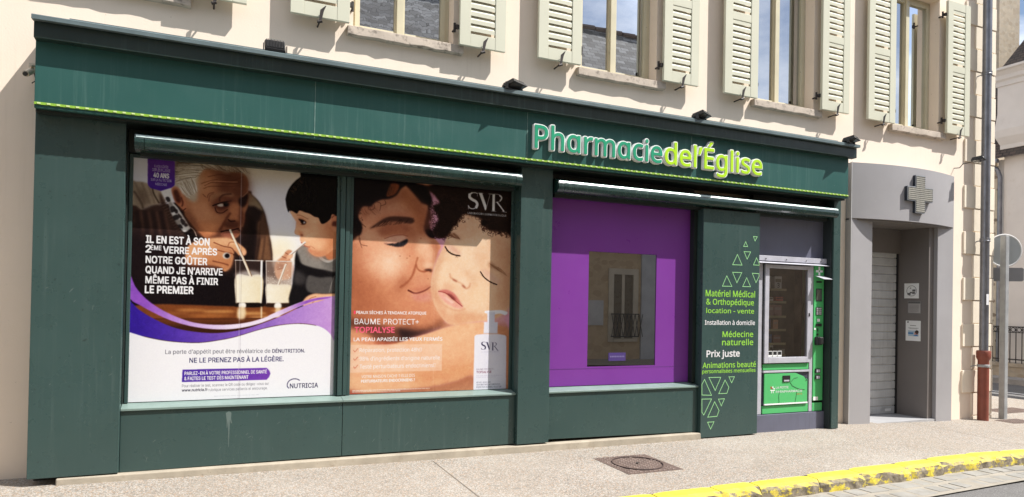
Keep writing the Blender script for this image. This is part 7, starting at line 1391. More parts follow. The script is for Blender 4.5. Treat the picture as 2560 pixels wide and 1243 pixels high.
sg = thing('shop_sign', 'raised white edged letters spelling the shop name in green and lime on the fascia', 'sign', (4.37, -.13, 3.02))
for s, x0, x1, m in (('Ph\u0251rm\u0251cie', 2.925, 4.435, SGREEN), ('del\u2019\u00c9glise', 4.475, 5.835, SLIME)):
    words(s, x0, x1, 3.082, .222, -.134, WHITE, sg, off=.0145, depth=.038, name='letter_backing', rim=True)
    words(s, x0, x1, 3.082, .222, -.1742, m, sg, off=.0035, depth=.005, name='letters')

ip = thing('information_panel', 'tall green panel listing services in lime and white between purple window and vending machine', 'panel', (5.57, 0, .07))
part('board', MB().box(5.152, 5.99, .0, P-.003, .07, 2.672), GREEN, ip, .004)
for s, x0, x1, z, cap, bold, c in PANEL_WORDS: words(s, x0, x1, z, cap, -.001, wordmat(c), ip, bold)
for tr in TRIANGLES:
    mb = MB()
    c0 = (sum(p[0] for p in tr)/len(tr), sum(p[1] for p in tr)/len(tr)); n = len(tr); w = .007
    ins = []
    for k in range(n):
        a, b, c = Vector(tr[k-1]), Vector(tr[k]), Vector(tr[(k+1) % n])
        d1 = (b-a).normalized(); d2 = (c-b).normalized(); n1 = Vector((-d1.y, d1.x)); n2 = Vector((-d2.y, d2.x))
        if n1.dot(Vector(c0)-b) < 0: n1 = -n1
        if n2.dot(Vector(c0)-b) < 0: n2 = -n2
        v = n1+n2; v = v/max(.25, v.length_squared)*2*w; ins.append(b+v)
    mb.add([(p[0], -.0012, p[1]) for p in tr]+[(p.x, -.0012, p.y) for p in ins], [(k, (k+1) % n, (k+1) % n+n, k+n) for k in range(n)])
    part('triangle_outline', mb, flat('pale_mint_print', (176, 240, 170)), ip)

# ------------------------------------------------------------------ vending machine
vm = thing('vending_machine', 'green and silver wall vending machine with glass door at right end of shopfront', 'vending machine', (6.6, .12, .26))
mb = MB().box(6.012, 6.028, .13, .62, .265, 2.14).box(6.03, 7.185, .60, .62, .265, 2.14).box(6.03, 7.185, .13, .6, 2.115, 2.14).box(6.03, 6.93, .16, .6, .86, .885)
part('cabinet', mb, mat('dark_cabinet', (.20, .19, .18), .5), vm)
part('hood', MB().box(6.0, 7.186, .085, .14, 2.125, 2.188).prism([(.125, 2.124), (.04, 2.1), (.04, 2.092), (.125, 2.112)], 1.18, 'x', 6.005), ALU, vm, .002)
for x in (6.17, 6.5, 6.83, 7.08): part('hood_screw', MB().rod((x, .083, 2.15), (x, .078, 2.15), .007, 8), IRON, vm)
part('side_strip', MB().box(6.03, 6.165, .122, .16, .268, 2.098), ALU, vm, .003)
part('middle_strip', MB().box(6.945, 6.998, .118, .16, .268, 2.098), ALU, vm, .003)
mb = MB().box(6.185, 6.25, .10, .15, .885, 2.085).box(6.885, 6.94, .10, .15, .885, 2.085).box(6.25, 6.885, .10, .15, 2.04, 2.085).box(6.25, 6.885, .10, .15, .885, .955)
dr = part('door', mb, ALU, vm, .003)
part('glass', MB().add([(6.25, .12, .955), (6.885, .12, .955), (6.885, .12, 2.04), (6.25, .12, 2.04)], [(0, 1, 2, 3)]), glass_clear('vending_glass', .20), dr)
part('hinge_seal', MB().box(6.168, 6.183, .125, .15, .87, 2.09), BLACK, dr)
part('lock', MB().box(6.905, 6.92, .094, .1, 1.46, 1.5), BLACK, dr)
mb = MB()
for k in range(3):
    x = 6.262+k*.075; mb.box(x, x+.066, .1155, .117, .962, 1.032)
part('pictograms', mb, WHITE, dr)
mb = MB()
for k in range(3):
    x = 6.262+k*.075; mb.box(x+.006, x+.06, .114, .1152, .985, 1.026)
part('pictogram_print', mb, BLACK, dr)
SH = (1.79, 1.635, 1.455, 1.29, 1.12, .975)
for z in SH: part('shelf', MB().box(6.25, 6.62, .20, .5, z-.012, z).box(6.25, 6.62, .19, .2, z-.02, z+.008), mat('shelf_edge', (.62, .57, .38), .5), vm)
mb = MB()
for x in (6.3, 6.44): mb.box(x, x+.03, .18, .187, SH[0]-.018, SH[0]+.004)
part('green_strip', MB().box(6.19, 6.94, .125, .16, .80, .872), VGREEN, vm, .002)
part('rail', MB().box(6.185, 6.942, .11, .16, .768, .792), ALU, vm, .002)
part('flap_well', MB().box(6.19, 6.94, .13, .16, .38, .765), mat('flap_well_paint', (.05, .055, .08), .5), vm)
fl = part('flap', MB().prism([(6.205, .395), (6.915, .395), (6.915, .672), (6.84, .715), (6.71, .757), (6.205, .757)], .014, 'y', .115), VGREEN, vm, .003)
part('flap_slot', MB().box(6.50, 6.618, .108, .1145, .65, .728), BLACK, fl)
part('slot_lip', MB().box(6.513, 6.60, .104, .1078, .657, .675), ALU, fl)
part('flap_edge', MB().box(6.205, 6.915, .108, .128, .376, .392), WHITE, fl)
mb = MB(); rr = random.Random(8)
def crack(pts):
    for a, b in zip(pts[:-1], pts[1:]):
        mb.rod((a[0], .1145, a[1]), (b[0], .1145, b[1]), .0032, 5)
crack([(6.45, .53), (6.44, .47), (6.447, .41), (6.44, .395)]); crack([(6.735, .52), (6.725, .46), (6.71, .40)]); crack([(6.62, .645), (6.66, .60), (6.72, .575), (6.78, .555), (6.87, .545)])
crack([(6.64, .65), (6.69, .69), (6.75, .70)]); crack([(6.87, .70), (6.905, .66), (6.88, .655)])
part('cracks', mb, mat('grimy_crack', (.03, .10, .05), .8), fl)
part('lower_panel', MB().box(6.19, 6.94, .125, .16, .27, .365), VGREEN, vm, .002)
cl = part('control_column', MB().box(7.002, 7.172, .11, .3, .40, 2.098), VGREEN, vm, .004)
part('column_base', MB().box(7.002, 7.172, .115, .3, .27, .372), VGREEN, vm, .003)
part('visor', MB().hexa([(7.01, .11, 1.968), (7.168, .11, 1.968), (7.18, -.01, 1.925), (7.03, -.01, 1.925), (7.01, .11, 1.974), (7.168, .11, 1.974), (7.18, -.01, 1.931), (7.03, -.01, 1.931)]), ALU, cl)
part('screen', MB().box(7.04, 7.13, .104, .11, 1.66, 1.80), glass_mirror('grey_screen', (.10, .12, .10), .05), cl)
part('screen_frame', MB().box(7.033, 7.137, .107, .1105, 1.65, 1.81), BLACK, cl)
part('slot', MB().box(7.04, 7.13, .106, .1105, 1.885, 1.905), BLACK, cl)
mb = MB().box(7.035, 7.135, .105, .1105, 1.475, 1.575); kp = part('keypad', mb, BLACK, cl)
mb = MB()
for a in range(3):
    for b in range(4): mb.box(7.045+a*.029, 7.045+a*.029+.022, .102, .105, 1.483+b*.023, 1.483+b*.023+.017)
part('keys', mb, mat('key_plastic', (.5, .5, .5), .5), kp)
part('sticker', MB().box(7.06, 7.105, .107, .1105, 1.395, 1.43).box(7.01, 7.035, .107, .1105, 1.29, 1.315), WHITE, cl)
part('note_slot', MB().box(7.04, 7.13, .098, .1105, 1.335, 1.37), BLACK, cl)
part('coin_slot', MB().box(7.063, 7.078, .104, .1105, 1.27, 1.31).rod((7.068, .111, 1.235), (7.068, .1, 1.235), .012, 12), BLACK, cl)
part('card_reader', MB().box(7.02, 7.085, .05, .1105, 1.10, 1.205).prism([(.05, 1.10), (.02, 1.12), (.02, 1.2), (.05, 1.205)], .06, 'x', 7.02), BLACK, cl, .008)
part('reader_plate', MB().box(7.086, 7.15, .10, .1105, 1.105, 1.20), ALU, cl)
for z in (.772, .692):
    b = part('coin_return', MB().box(7.035, 7.12, .1, .1105, z-.022, z+.03), BLACK, cl)
    part('return_door', MB().box(7.05, 7.107, .094, .0995, z-.014, z+.02), ALU, b)
part('label_plate', MB().box(7.01, 7.09, .107, .1105, .405, .45), WHITE, cl)
cr = MB()
for a, b in ((0, 1), (0, -1), (1, 0), (-1, 0)):
    cr.box(7.085+a*.034-.014-(.010 if a else 0), 7.085+a*.034+.014+(.010 if a else 0), .106, .1105, 2.03+b*.034-.014-(.010 if b else 0), 2.03+b*.034+.014+(.010 if b else 0))
part('cross_emblem', cr, WHITE, cl)
for s, x0, x1, z, cap, bold, c in VENDING_WORDS: words(s, x0, x1, z, cap*.9, .1142, wordmat(c), fl, bold)
mb = MB().box(6.335, 6.35, .1135, .1148, .566, .60).box(6.335, 6.375, .1135, .1148, .566, .578).box(6.30, 6.334, .1135, .1148, .548, .558).box(6.318, 6.326, .1135, .1148, .518, .547).box(6.335, 6.375, .1135, .1148, .548, .558).box(6.343, 6.352, .1135, .1148, .518, .547)
part('white_emblem', mb, WHITE, fl)
part('red_emblem', MB().prism([(6.302, .60), (6.312, .602), (6.322, .585), (6.326, .60), (6.33, .57), (6.303, .573), (6.315, .58)], .0015, 'y', .1133), mat('red_print', (.5, .05, .03), .5), fl)
# goods standing on the shelves behind the glass
GOODS = [(6.262, .115, .16, (.68, .65, .55), 0, 'pale carton marked 2 on the top shelf inside the vending machine', '2'),
 (6.44, .115, .16, (.68, .65, .55), 0, 'pale carton marked 3 on the top shelf inside the vending machine', '3'),
 (6.33, .09, .055, (.66, .60, .56), 1, 'small pale box lying on the second shelf of the vending machine', None),
 (6.46, .12, .06, (.50, .12, .10), 1, 'red and white box lying on the second shelf of the vending machine', None),
 (6.262, .07, .14, (.32, .10, .08), 2, 'dark red box at the left end of the third vending shelf', None),
 (6.34, .09, .135, (.24, .16, .17), 2, 'brown box in the middle of the third vending shelf', None),
 (6.44, .12, .14, (.28, .18, .18), 2, 'wide brown box at the right of the third vending shelf', None),
 (6.262, .12, .125, (.06, .13, .30), 3, 'blue box at the left end of the fourth vending shelf', None),
 (6.42, .085, .12, (.48, .28, .20), 3, 'orange brown box on the fourth vending shelf beside the blue box', None),
 (6.262, .14, .11, (.07, .15, .34), 4, 'wide blue carton at the left end of the fifth vending shelf', None),
 (6.43, .12, .10, (.22, .12, .11), 4, 'dark red carton on the fifth vending shelf beside the wide blue one', None),
 (6.36, .07, .12, (.55, .54, .48), 5, 'pale tube shaped box on the lowest vending shelf', None),
 (6.52, .10, .075, (.34, .33, .30), 5, 'grey box at the right of the lowest vending shelf', None)]
for x, w, h, c, s, lab, num in GOODS:
    t = thing('product_box', lab, 'box', (x+w/2, .23, SH[s]), 'goods in the vending machine')
    part('carton', MB().box(x, x+w, .205, .30, SH[s], SH[s]+h), mat('carton_%d_%d' % (int(x*1000), s), tuple(min(.85, v*1.7) for v in c), .6, var=.1, vs=20), t, .002)
    part('printed_band', MB().box(x+.012, x+w-.012, .2035, .2048, SH[s]+h*.55, SH[s]+h*.8), mat('band_%d_%d' % (int(x*1000), s), tuple(min(.8, .25+v*.9) if max(c) < .5 else v*.45 for v in c), .6), t)
    if num: words(num, x+w*.36, x+w*.66, SH[s]+.02, .055, .2025, BLACK, t, .6)

# ------------------------------------------------------------------ floodlights, camera
def floodlight(loc, label, tilt, arm=None, rz=0., lift=.055, size=1.25):
    t = thing('floodlight', label, 'floodlight', loc, 'black floodlights over the shopfront')
    B = Matrix.Translation(loc) @ Matrix.Rotation(rz, 4, 'Z') @ Matrix.Diagonal((size, size, 1.1, 1))
    M = B @ Matrix.Translation((0, 0, lift)) @ Matrix.Rotation(tilt, 4, 'X')
    mb = MB().hexa([(-.085, -.065, -.016), (.085, -.065, -.016), (.085, .065, -.016), (-.085, .065, -.016), (-.076, -.056, .014), (.076, -.056, .014), (.076, .056, .014), (-.076, .056, .014)])
    part('housing', mb.xf(M), BLACK, t, .004)
    mb = MB()
    for k in range(12): mb.box(-.068+k*.012, -.068+k*.012+.004, -.05, .05, .0145, .026)
    part('cooling_fins', mb.xf(M), BLACK, t)
    part('lens', MB().box(-.074, .074, -.054, .054, -.0195, -.0165).xf(M), mat('dark_lens', (.06, .06, .06), .1), t)
    mb = MB().box(-.095, -.088, -.012, .012, -lift, .01).box(.088, .095, -.012, .012, -lift, .01).box(-.095, .095, -.014, .014, -lift-.006, -lift)
    part('bracket', mb.xf(B @ Matrix.Translation((0, 0, lift))), BLACK, t)
    if arm: part('arm', MB().path(arm, .006, 6), IRON, t)
floodlight((.50, -.19, 3.60), 'black floodlight on the cornice over the old man poster, its ribbed back upright', math.radians(50), lift=.05, size=1.)
floodlight((2.68, -.20, 3.595), 'black floodlight on the cornice over the woman and baby poster', math.radians(-16), rz=.5, lift=.045)
floodlight((4.93, -.20, 3.595), 'black floodlight on the cornice above the last word of the shop sign', math.radians(-16), rz=.5, lift=.045)
floodlight((7.22, -.22, 3.595), 'black floodlight on a thin wall arm at the right end of the cornice', math.radians(-12), [(7.04, P, 3.60), (7.04, .1, 3.56), (7.08, -.1, 3.585), (7.18, -.2, 3.60)], .4, .04)
floodlight((10.13, .05, 3.73), 'black floodlight on a curled wall arm beside the drainpipe above the grey doorway', math.radians(-10), [(10.02, P, 3.66), (10.01, .24, 3.65), (10.02, .2, 3.70), (10.08, .12, 3.72), (10.13, .06, 3.73)], .4, .02)
t = thing('security_camera', 'small cream security camera on the wall at the left end of the fascia', 'camera', (-1.265, P, 3.3))
CAMW = mat('cream_plastic', (.62, .55, .44), .5)
part('mount', MB().box(-1.30, -1.235, P-.02, P-.002, 3.335, 3.385).rod((-1.262, P-.02, 3.36), (-1.262, P-.14, 3.33), .012, 8), CAMW, t, .003)
part('camera_body', MB().rod((-1.262, P-.08, 3.31), (-1.282, P-.2, 3.245), .024, 14), CAMW, t)
part('lens', MB().rod((-1.282, P-.2, 3.245), (-1.284, P-.21, 3.24), .016, 12), BLACK, t)
part('cable', MB().path([(-1.25, P-.1, 3.3), (-1.24, P-.06, 3.24), (-1.255, P-.12, 3.2)], .004, 6), IRON, t)

# ------------------------------------------------------------------ grey entrance
pt = thing('entrance_portal', 'grey metal clad doorway with curved lintel right of the green shopfront', 'doorway', (8.85, P, 0))
X0, X1, Y0 = 7.80, 9.90, P-.085
part('post', MB().box(X0, 8.212, Y0, P+.1, -.02, 2.768), PORT, pt, .003); part('post', MB().box(9.556, X1, Y0, P+.1, -.06, 2.768), PORT, pt, .003)
part('post_joint', MB().box(X0-.0, X0+.014, Y0-.003, Y0-.0005, -.02, 3.52), mat('pale_metal_edge', (.5, .5, .5), .4, .4), pt)
sag, n = .15, 24
arc = [(X0+(X1-X0)*k/n, Y0-sag*(1-(2*k/n-1)**2)) for k in range(n+1)]
mb = MB().prism(arc+[(X1, P-.002), (X0, P-.002)], .74, 'z', 2.77)
o = part('lintel', mb, PORT, pt, smooth='split')
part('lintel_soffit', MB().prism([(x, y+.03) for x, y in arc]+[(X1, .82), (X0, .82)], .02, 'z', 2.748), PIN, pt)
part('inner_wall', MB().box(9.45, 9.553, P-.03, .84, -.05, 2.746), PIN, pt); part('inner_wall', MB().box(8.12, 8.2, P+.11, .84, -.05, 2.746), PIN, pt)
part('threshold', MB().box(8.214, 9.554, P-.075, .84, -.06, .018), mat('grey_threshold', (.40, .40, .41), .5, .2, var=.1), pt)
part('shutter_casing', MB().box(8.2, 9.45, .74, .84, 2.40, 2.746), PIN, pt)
rs = MB(); z = .02; k = 0
while z < 2.39:
    rs.prism([(.80, z), (.788, z+.01), (.788, z+.105), (.80, z+.118)], 1.24, 'x', 8.2); z += .122
rsx = part('roller_shutter', rs, STEEL, pt)
part('guide_rail', MB().box(9.425, 9.449, .77, .83, .02, 2.4), BLACK, rsx)
part('label_plate', MB().box(9.22, 9.34, .784, .787, .06, .1), WHITE, rsx)
# notices taped to the inner wall
def notice(y0, y1, z0, z1, label, marks, m=WHITE):
    t = thing('notice', label, 'notice', (9.447, (y0+y1)/2, z0), 'notices taped inside the doorway')
    part('sheet', MB().box(9.446, 9.449, y0, y1, z0, z1), m, t)
    for nm, mt, shp in marks: part(nm, shp, mt, t)
ink = mat('grey_ink', (.12, .12, .12), .6)
yy = lambda a, b, f: b-(b-a)*f
mb = MB().ring((9.4455, .555, 1.845), .075, .003, (1, 0, 0), 24, 5)
for q in ((.60, 1.80, .03), (.57, 1.82, .02), (.525, 1.85, .03), (.53, 1.815, .028), (.575, 1.885, .012)): mb.box(9.4445, 9.4458, q[0]-q[2], q[0]+q[2]*.6, q[1]-q[2]*.5, q[1]+q[2]*.5)
notice(.445, .67, 1.735, 1.955, 'square white notice with a round black emblem, topmost of the notices in the doorway', [('emblem', ink, mb)])
mb = MB().box(9.4445, 9.4458, .425, .60, 1.66, 1.685)
for k in range(6): mb.box(9.4445, 9.4458, .44, .59, 1.545+k*.018, 1.549+k*.018)
notice(.405, .615, 1.51, 1.70, 'grey framed opening hours notice between the two white notices in the doorway', [('lettering', ink, mb), ('card', mat('grey_card', (.40, .38, .37), .6), MB().box(9.4458, 9.4459+.0, .418, .602, 1.525, 1.66))], mat('grey_frame', (.20, .19, .19), .5))
mb = MB().box(9.4445, 9.4458, .48, .57, 1.335, 1.342).box(9.4445, 9.4458, .44, .60, 1.30, 1.305).box(9.4445, 9.4458, .46, .58, 1.288, 1.292)
pc = MB().box(9.4445, 9.4458, .44, .60, 1.185, 1.265)
sk = MB().rod((9.4443, .475, 1.225), (9.4432, .475, 1.225), .03, 14)
hd = MB().rod((9.4438, .465, 1.245), (9.4428, .465, 1.245), .028, 14)
bl = MB().box(9.4428, 9.4442, .52, .60, 1.215, 1.237).prism([(.44, 1.185), (.53, 1.185), (.47, 1.215)], .0012, 'x', 9.443)
notice(.41, .64, 1.115, 1.41, 'white hygiene notice with a small blue picture of a person, lowest in the doorway',
       [('lettering', ink, mb), ('picture', mat('pale_blue_print', (.42, .55, .66), .5), pc), ('picture_face', mat('pink_print', (.62, .30, .22), .5), sk), ('picture_hair', mat('brown_print', (.05, .03, .025), .5), hd), ('picture_arm', mat('blue_print', (.06, .22, .48), .5), bl), ('corner_mark', BLACK, MB().prism([(.605, 1.375), (.62, 1.388), (.605, 1.4), (.59, 1.388)], .0012, 'x', 9.4446))])
# cross sign on the lintel
yc = .115
cs = thing('cross_sign', 'light up pharmacy cross with rows of small lamps on the curved grey lintel', 'sign', (8.9, yc, 2.9))
def crossp(cx, cz, r, h): return [(cx-h, cz-r), (cx+h, cz-r), (cx+h, cz-h), (cx+r, cz-h), (cx+r, cz+h), (cx+h, cz+h), (cx+h, cz+r), (cx-h, cz+r), (cx-h, cz+h), (cx-r, cz+h), (cx-r, cz-h), (cx-h, cz-h)]
CX, CZ = 8.90, 3.145
part('case', MB().prism(crossp(CX, CZ, .258, .098), .10, 'y', yc-.06), mat('dark_cross_case', (.03, .036, .05), .4), cs, .004)
part('lamp_board', MB().prism(crossp(CX, CZ, .246, .086), .004, 'y', yc-.0645), mat('cream_lamp_board', (.62, .60, .53), .5), cs)
part('trim', MB().prism(crossp(CX, CZ, .258, .098), .008, 'y', yc-.062), mat('silver_trim', (.4, .42, .45), .4, .5), cs)
mb = MB(); s = .0265
for a in range(-9, 10):
    for b in range(-9, 10):
        x, z = a*s, b*s
        if (abs(x) < .083 and abs(z) < .24) or (abs(z) < .083 and abs(x) < .24): mb.box(CX+x-.0085, CX+x+.0085, yc-.068, yc-.0646, CZ+z-.007, CZ+z+.007)
part('lamps', mb, mat('small_dark_lamps', (.13, .125, .11), .35), cs)

# ------------------------------------------------------------------ drainpipe, street sign, covers
dp = thing('drainpipe', 'grey zinc drainpipe with a red cast iron foot at the building corner', 'drainpipe', (10.55, .2, -.06))
part('pipe', MB().rod((10.55, .2, .92), (10.55, .2, 8.0), .06, 20), ZINC, dp, smooth='split')
for z in (2.62, 5.1, 3.0-.0):
    if z == 3.0: continue
    part('bracket', MB().lathe((10.55, .2, z), [(.061, -.03), (.069, -.026), (.069, -.008), (.064, 0), (.069, .008), (.069, .026), (.061, .03)], 20).rod((10.53, .24, z), (10.50, P+.02, z-.03), .008, 6), ZINC, dp)
part('foot', MB().lathe((10.55, .2, -.06), [(.0, -.06), (.074, -.06), (.074, .82), (.074, .90), (.090, .93), (.095, .96), (.095, 1.03), (.087, 1.045), (.06, 1.045)], 22), RED, dp, smooth='split')
part('foot_clamp', MB().lathe((10.55, .2, .76), [(.075, -.02), (.083, -.015), (.083, .015), (.075, .02)], 20).rod((10.50, .27, .76), (10.46, P, .74), .007, 6), GALV, dp)
part('paper_scrap', MB().box(10.497, 10.553, .136, .1375, 1.66, 1.82), mat('torn_white_paper', (.66, .66, .68), .8), dp)

ts = thing('road_sign', 'back of a round road sign and plate on a steel post at the corner', 'sign', (11.1, .24, -.06))
nrm = (-.52, -.85, 0); tdir = Vector((.85, -.52, 0))
PX_ = 11.06; c0 = Vector((11.25, .335, 2.51))
part('post', MB().box(PX_, PX_+.085, .20, .285, -.1, 2.72).xf(Matrix.Identity(4)), GALV, ts, .008)
part('disc', MB().disc(c0, .245, nrm, .006, 40), mat('pale_sign_back', (.42, .45, .46), .5, .3, var=.08), ts)
part('disc_rim', MB().ring(c0, .245, .012, nrm, 40, 8), mat('white_rim', (.7, .7, .7), .5), ts)
for z in (-.125, .13):
    part('brace', MB().rod(c0+tdir*-.21+Vector((.008, .012, z)), c0+tdir*.21+Vector((.008, .012, z)), .012, 8), GALV, ts)
pc_ = Vector((11.23, .335, 2.14))
ax = [pc_+tdir*a+Vector((0, 0, b)) for a, b in ((-.27, -.105), (.27, -.105), (.29, -.085), (.29, .085), (.27, .105), (-.27, .105), (-.29, .085), (-.29, -.085))]
nn = Vector(nrm)*.004
mb = MB().add([p+nn for p in ax]+[p-nn for p in ax], [tuple(range(8)), tuple(range(15, 7, -1))]+[(i, i+8, (i+1) % 8+8, (i+1) % 8) for i in range(8)])
part('plate', mb, mat('grey_plate_back', (.22, .22, .23), .5, .3), ts)
for z in (-.09, .09): part('brace', MB().rod(pc_+tdir*-.16+Vector((.008, .012, z)), pc_+tdir*.16+Vector((.008, .012, z)), .01, 8), GALV, ts)

def cover(name, x0, x1, y0, y1, label, rnd_, lines=14):
    t = thing(name, label, 'manhole cover', ((x0+x1)/2, (y0+y1)/2, 0), 'iron covers in the pavement')
    zz = lambda x, y: zpav(x, y)
    def slab(mb, a, b, c, d, lift):
        return mb.hexa([(a, c, zz(a, c)-.02), (b, c, zz(b, c)-.02), (b, d, zz(b, d)-.02), (a, d, zz(a, d)-.02), (a, c, zz(a, c)+lift), (b, c, zz(b, c)+lift), (b, d, zz(b, d)+lift), (a, d, zz(a, d)+lift)])
    cx, cy, R = (x0+x1)/2, (y0+y1)/2, min(x1-x0, y1-y0)*.40
    if rnd_:
        part('lid_ring', MB().ring((cx, cy, zz(cx, cy)+.010), R, .0055, (.004, -.02, 1), 40, 6), mat('dark_iron_groove', (.05, .03, .026), .7), t)
    mb = slab(MB(), x0, x1, y0, y1, .003); st = (y1-y0)/lines
    for j in range(lines):
        y = y0+st*(j+.5); x = x0+.03
        while x < x1-.05:
            inside = (x-cx)**2+(y-cy)**2 < (R-.03)**2; ring_ = abs(math.hypot(x-cx, y-cy)-R) < .03 if rnd_ else False
            if not ring_:
                d = .035
                a = [(x, y-.006), (x+d*.4, y+.006), (x+d, y+.002), (x+d, y+.010), (x+d*.4, y+.015), (x, y+.003)]
                mb.add([(p[0], p[1], zz(*p)+.010) for p in a]+[(p[0], p[1], zz(*p)+.002) for p in a], [tuple(range(6))]+[(i, i+6, (i+1) % 6+6, (i+1) % 6) for i in range(6)])
            x += .052
    fr_ = part('plate', mb, RUST, t); fr_.data.materials.append(mat('worn_iron_tread', (.34, .27, .24), .5, .3, var=.2, vs=12))
    for p in fr_.data.polygons: p.material_index = int(p.index >= 6)
    if rnd_: part('lifting_hole', MB().disc((cx, cy, zz(cx, cy)+.011), .016, (0, 0, 1), .004, 14), BLACK, t)
cover('manhole_cover', 3.49, 4.09, -1.05, -.44, 'rusty square iron cover with a round lid in the middle of the pavement', True)
cover('manhole_cover', 10.75, 11.3, -.12, .16, 'small iron cover in the pavement in front of the road sign post', False, 7)
cover('manhole_cover', 11.75, 12.6, .55, .95, 'iron cover in the pavement just beyond the road sign post', False, 8)

# ------------------------------------------------------------------ across the side street
XF = 19.3
fr = thing('railing', 'black iron railing with a row of rings across the side street', 'railing', (XF, 4, .2))
mb = MB().box(XF-.02, XF+.02, -4, 10, 1.17, 1.20).box(XF-.015, XF+.015, -4, 10, 1.03, 1.05).box(XF-.015, XF+.015, -4, 10, .32, .35)
part('rails', mb, IRON, fr)
mb = MB(); y = -4
while y < 10: mb.rod((XF, y, .2), (XF, y, 1.18), .012, 6); y += .145
part('bars', mb, IRON, fr)
mb = MB(); y = -3.93
while y < 10: mb.ring((XF, y, 1.11), .052, .009, (1, 0, 0), 14, 5); y += .145
part('rings', mb, IRON, fr)
FL = stone_wall_mat('flint_wall', (.62, .55, .43), (.20, .16, .12), (.42, .34, .26), 5.5, .42, True)
RUB = stone_wall_mat('rubble_stone', (.42, .36, .28), (.32, .26, .19), (.44, .37, .28), 7., .6)
solo('low_wall', MB().box(XF-.2, XF+.25, -4, 10, -.3, .16).box(XF-.24, XF+.29, -4, 10, .16, .24), RUB, 'low stone wall carrying the black railing across the side street', 'wall', (XF, 3, -.3))
structure('far_kerb', MB().box(XF-1.0, XF-.2, -4, 40, -.3, -.10), mat('grey_kerb_stone', (.30, .28, .26), .9, var=.2, vs=4))
XH = 19.7
fh = thing('far_house', 'pale house with brown tiled roof and moulded corner pier beyond the side street', 'house', (XH, 5, -.2))
WR = mat('pale_far_render', (.68, .64, .60), .85, var=.06, vs=1.5, blotch=(2., .6, (.52, .46, .38), .4))
part('wall', MB().box(XH, XH+8, -3, 5.42, -.3, 5.7), WR, fh)
part('flint_panel', MB().box(XH-.02, XH+6, 5.43, 7.4, -.3, 5.55), FL, fh)
def mould(prof, y0, y1, xf):
    mb = MB()
    for a, b in zip(prof[:-1], prof[1:]):
        mb.hexa([(xf-a[0], y0-a[0], a[1]), (xf+.7, y0-a[0], a[1]), (xf+.7, y1+a[0], a[1]), (xf-a[0], y1+a[0], a[1]), (xf-b[0], y0-b[0], b[1]), (xf+.7, y0-b[0], b[1]), (xf+.7, y1+b[0], b[1]), (xf-b[0], y1+b[0], b[1])])
    return mb
part('pier', mould([(.0, -.3), (.0, 5.75), (.03, 5.8), (.03, 5.9), (.07, 5.95), (.07, 6.05), (.15, 6.25), (.17, 6.45), (.14, 6.7), (.12, 6.9), (.12, 7.62)], 3.4, 5.20, XH-.12), WR, fh)
part('pier_cornice', mould([(.12, 7.62), (.15, 7.63), (.15, 7.75), (.20, 7.80), (.20, 7.90), (.27, 8.0), (.33, 8.03), (.33, 8.09)], 3.4, 5.20, XH-.12), WR, fh)
YC, RUN, RISE = 7.5, 3., 6.
me = mesh_of('roof', MB().add([(XH-.3, -3, 5.7), (XH-.3, YC, 5.7), (XH-.3+RUN, YC-RUN, 5.7+RISE), (XH-.3+RUN, -3, 5.7+RISE), (XH+8, YC, 5.7), (XH+8, YC-RUN, 5.7+RISE)], [(0, 1, 2, 3), (1, 4, 5, 2)]), BASE[fh.name])
uv = me.uv_layers.new(name='UVMap')
for lp_ in me.loops:
    c = me.vertices[lp_.vertex_index].co; uv.data[lp_.index].uv = (c.y, c.z*1.35)
link('roof', me, TILES, fh, BASE[fh.name])
part('gutter', MB().rod((XH-.36, 5.22, 5.62), (XH-.36, YC, 5.62), .06, 10), ZINC, fh)
part('drainpipe', MB().path([(XH-.3, 5.5, 5.58), (XH-.2, 5.32, 5.40), (XH-.17, 5.27, 5.2), (XH-.17, 5.27, -.2)], .055, 12), ZINC, fh)
part('chimney', MB().box(XH+2.0, XH+3.0, 6.62, 7.9, 5.5, 14), RUB, fh)

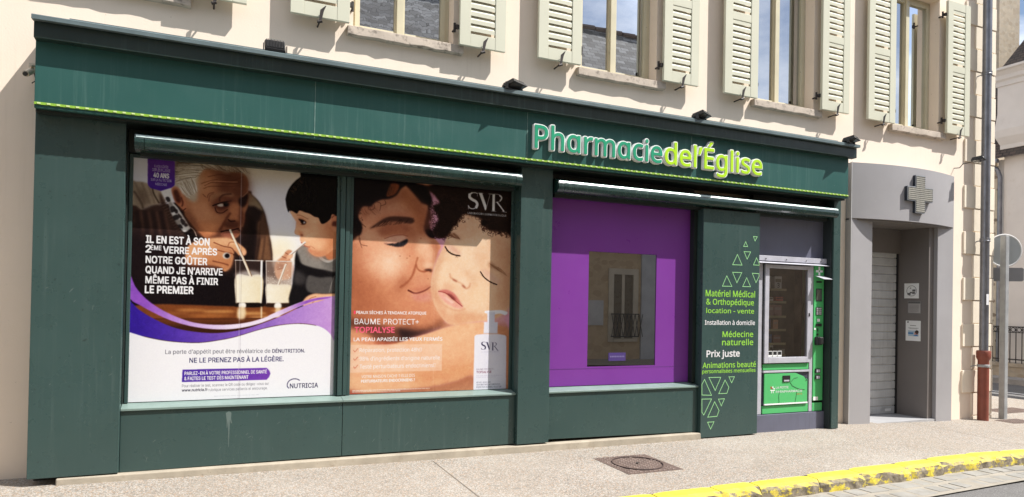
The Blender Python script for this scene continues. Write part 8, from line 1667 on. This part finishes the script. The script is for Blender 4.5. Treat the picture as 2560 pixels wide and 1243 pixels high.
# ------------------------------------------------------------------ the house behind the viewer, seen in the window panes
YO = -11.2
oh = thing('stone_house', 'tan stone house with dark tiled roof mirrored in the shop windows', 'house', (6, YO, -.1))
ST = stone_wall_mat('tan_rubble', (.60, .46, .30), (.45, .33, .21), (.58, .45, .30), 4., .6)
mb = MB().box(-14, 12.5, YO-6, YO, -.3, 6.3); part('wall', mb, ST, oh)
mb = MB().box(12.5, 40, YO-6, YO+.0, -.3, 6.3); part('wall', mb, mat('brown_stone_face', (.36, .27, .19), .9, var=.25, vs=3, bump=.8, bs=12, blotch=(4, .55, (.16, .12, .09), .6)), oh)
part('pale_strip', MB().box(12.35, 13.1, YO, YO+.06, -.2, 6.2), mat('pale_blue_render', (.50, .52, .56), .8), oh)
for x0, x1, z0, z1 in ((11.35, 12.05, .55, 2.5), (7.6, 8.7, .3, 2.5), (3.0, 4.0, .9, 2.6), (16.2, 17.1, .8, 2.6), (21, 22, .8, 2.6), (4, 5, 3.6, 5.3), (8.3, 9.3, 3.6, 5.3), (14.5, 15.5, 3.6, 5.3)):
    w = part('window', MB().box(x0-.18, x0, YO, YO+.05, z0-.1, z1+.18).box(x1, x1+.18, YO, YO+.05, z0-.1, z1+.18).box(x0, x1, YO, YO+.05, z1, z1+.18).box(x0, x1, YO, YO+.07, z0-.1, z0).box((x0+x1)/2-.05, (x0+x1)/2+.05, YO, YO+.03, z0, z1), mat('pale_surround', (.58, .52, .42), .7), oh)
    part('pane', MB().box(x0, x1, YO+.004, YO+.01, z0, z1), mat('dark_far_pane', (.16, .125, .085), .3), w)
me = mesh_of('roof', MB().add([(-15, YO+.4, 6.15), (16.6, YO+.4, 6.15), (12.6+4, YO-3.8, 11.9), (-15, YO-3.8, 11.9), (40, YO+.4, 6.0), (40, YO-3.6, 8.9), (16.6, YO-3.6, 8.9), (16.6, YO+.4, 6.0)], [(0, 1, 2, 3), (7, 4, 5, 6)]), BASE[oh.name])
uv = me.uv_layers.new(name='UVMap')
for lp_ in me.loops:
    c = me.vertices[lp_.vertex_index].co; uv.data[lp_.index].uv = (c.x, c.z*1.4)
link('roof', me, tile_mat('grey_brown_roof_tiles', (.07, .065, .06), (.34, .33, .32), .34, .2), oh, BASE[oh.name])
part('notice_board', MB().box(10.35, 11.0, YO+.002, YO+.03, .95, 1.7), mat('pale_board', (.55, .55, .56), .6), oh)
mb = MB().box(11.2, 12.2, YO+.14, YO+.16, 1.28, 1.31).box(11.2, 12.2, YO+.14, YO+.16, .6, .63)
for k in range(8): mb.rod((11.22+k*.14, YO+.15, .6), (11.36+k*.14, YO+.15, 1.3), .01, 6); mb.rod((11.36+k*.14, YO+.15, .6), (11.22+k*.14, YO+.15, 1.3), .01, 6)
part('balcony_rail', mb, IRON, oh)
mb = MB()
for k in range(52): mb.rod((-15+k*.6, YO-3.8, 11.9), (-14.45+k*.6, YO-3.8, 11.93), .11, 8)
part('ridge_tiles', mb, RUST, oh)
part('chimney', MB().box(15, 15.9, YO-3.4, YO-2.6, 8, 10.6), RUB, oh)
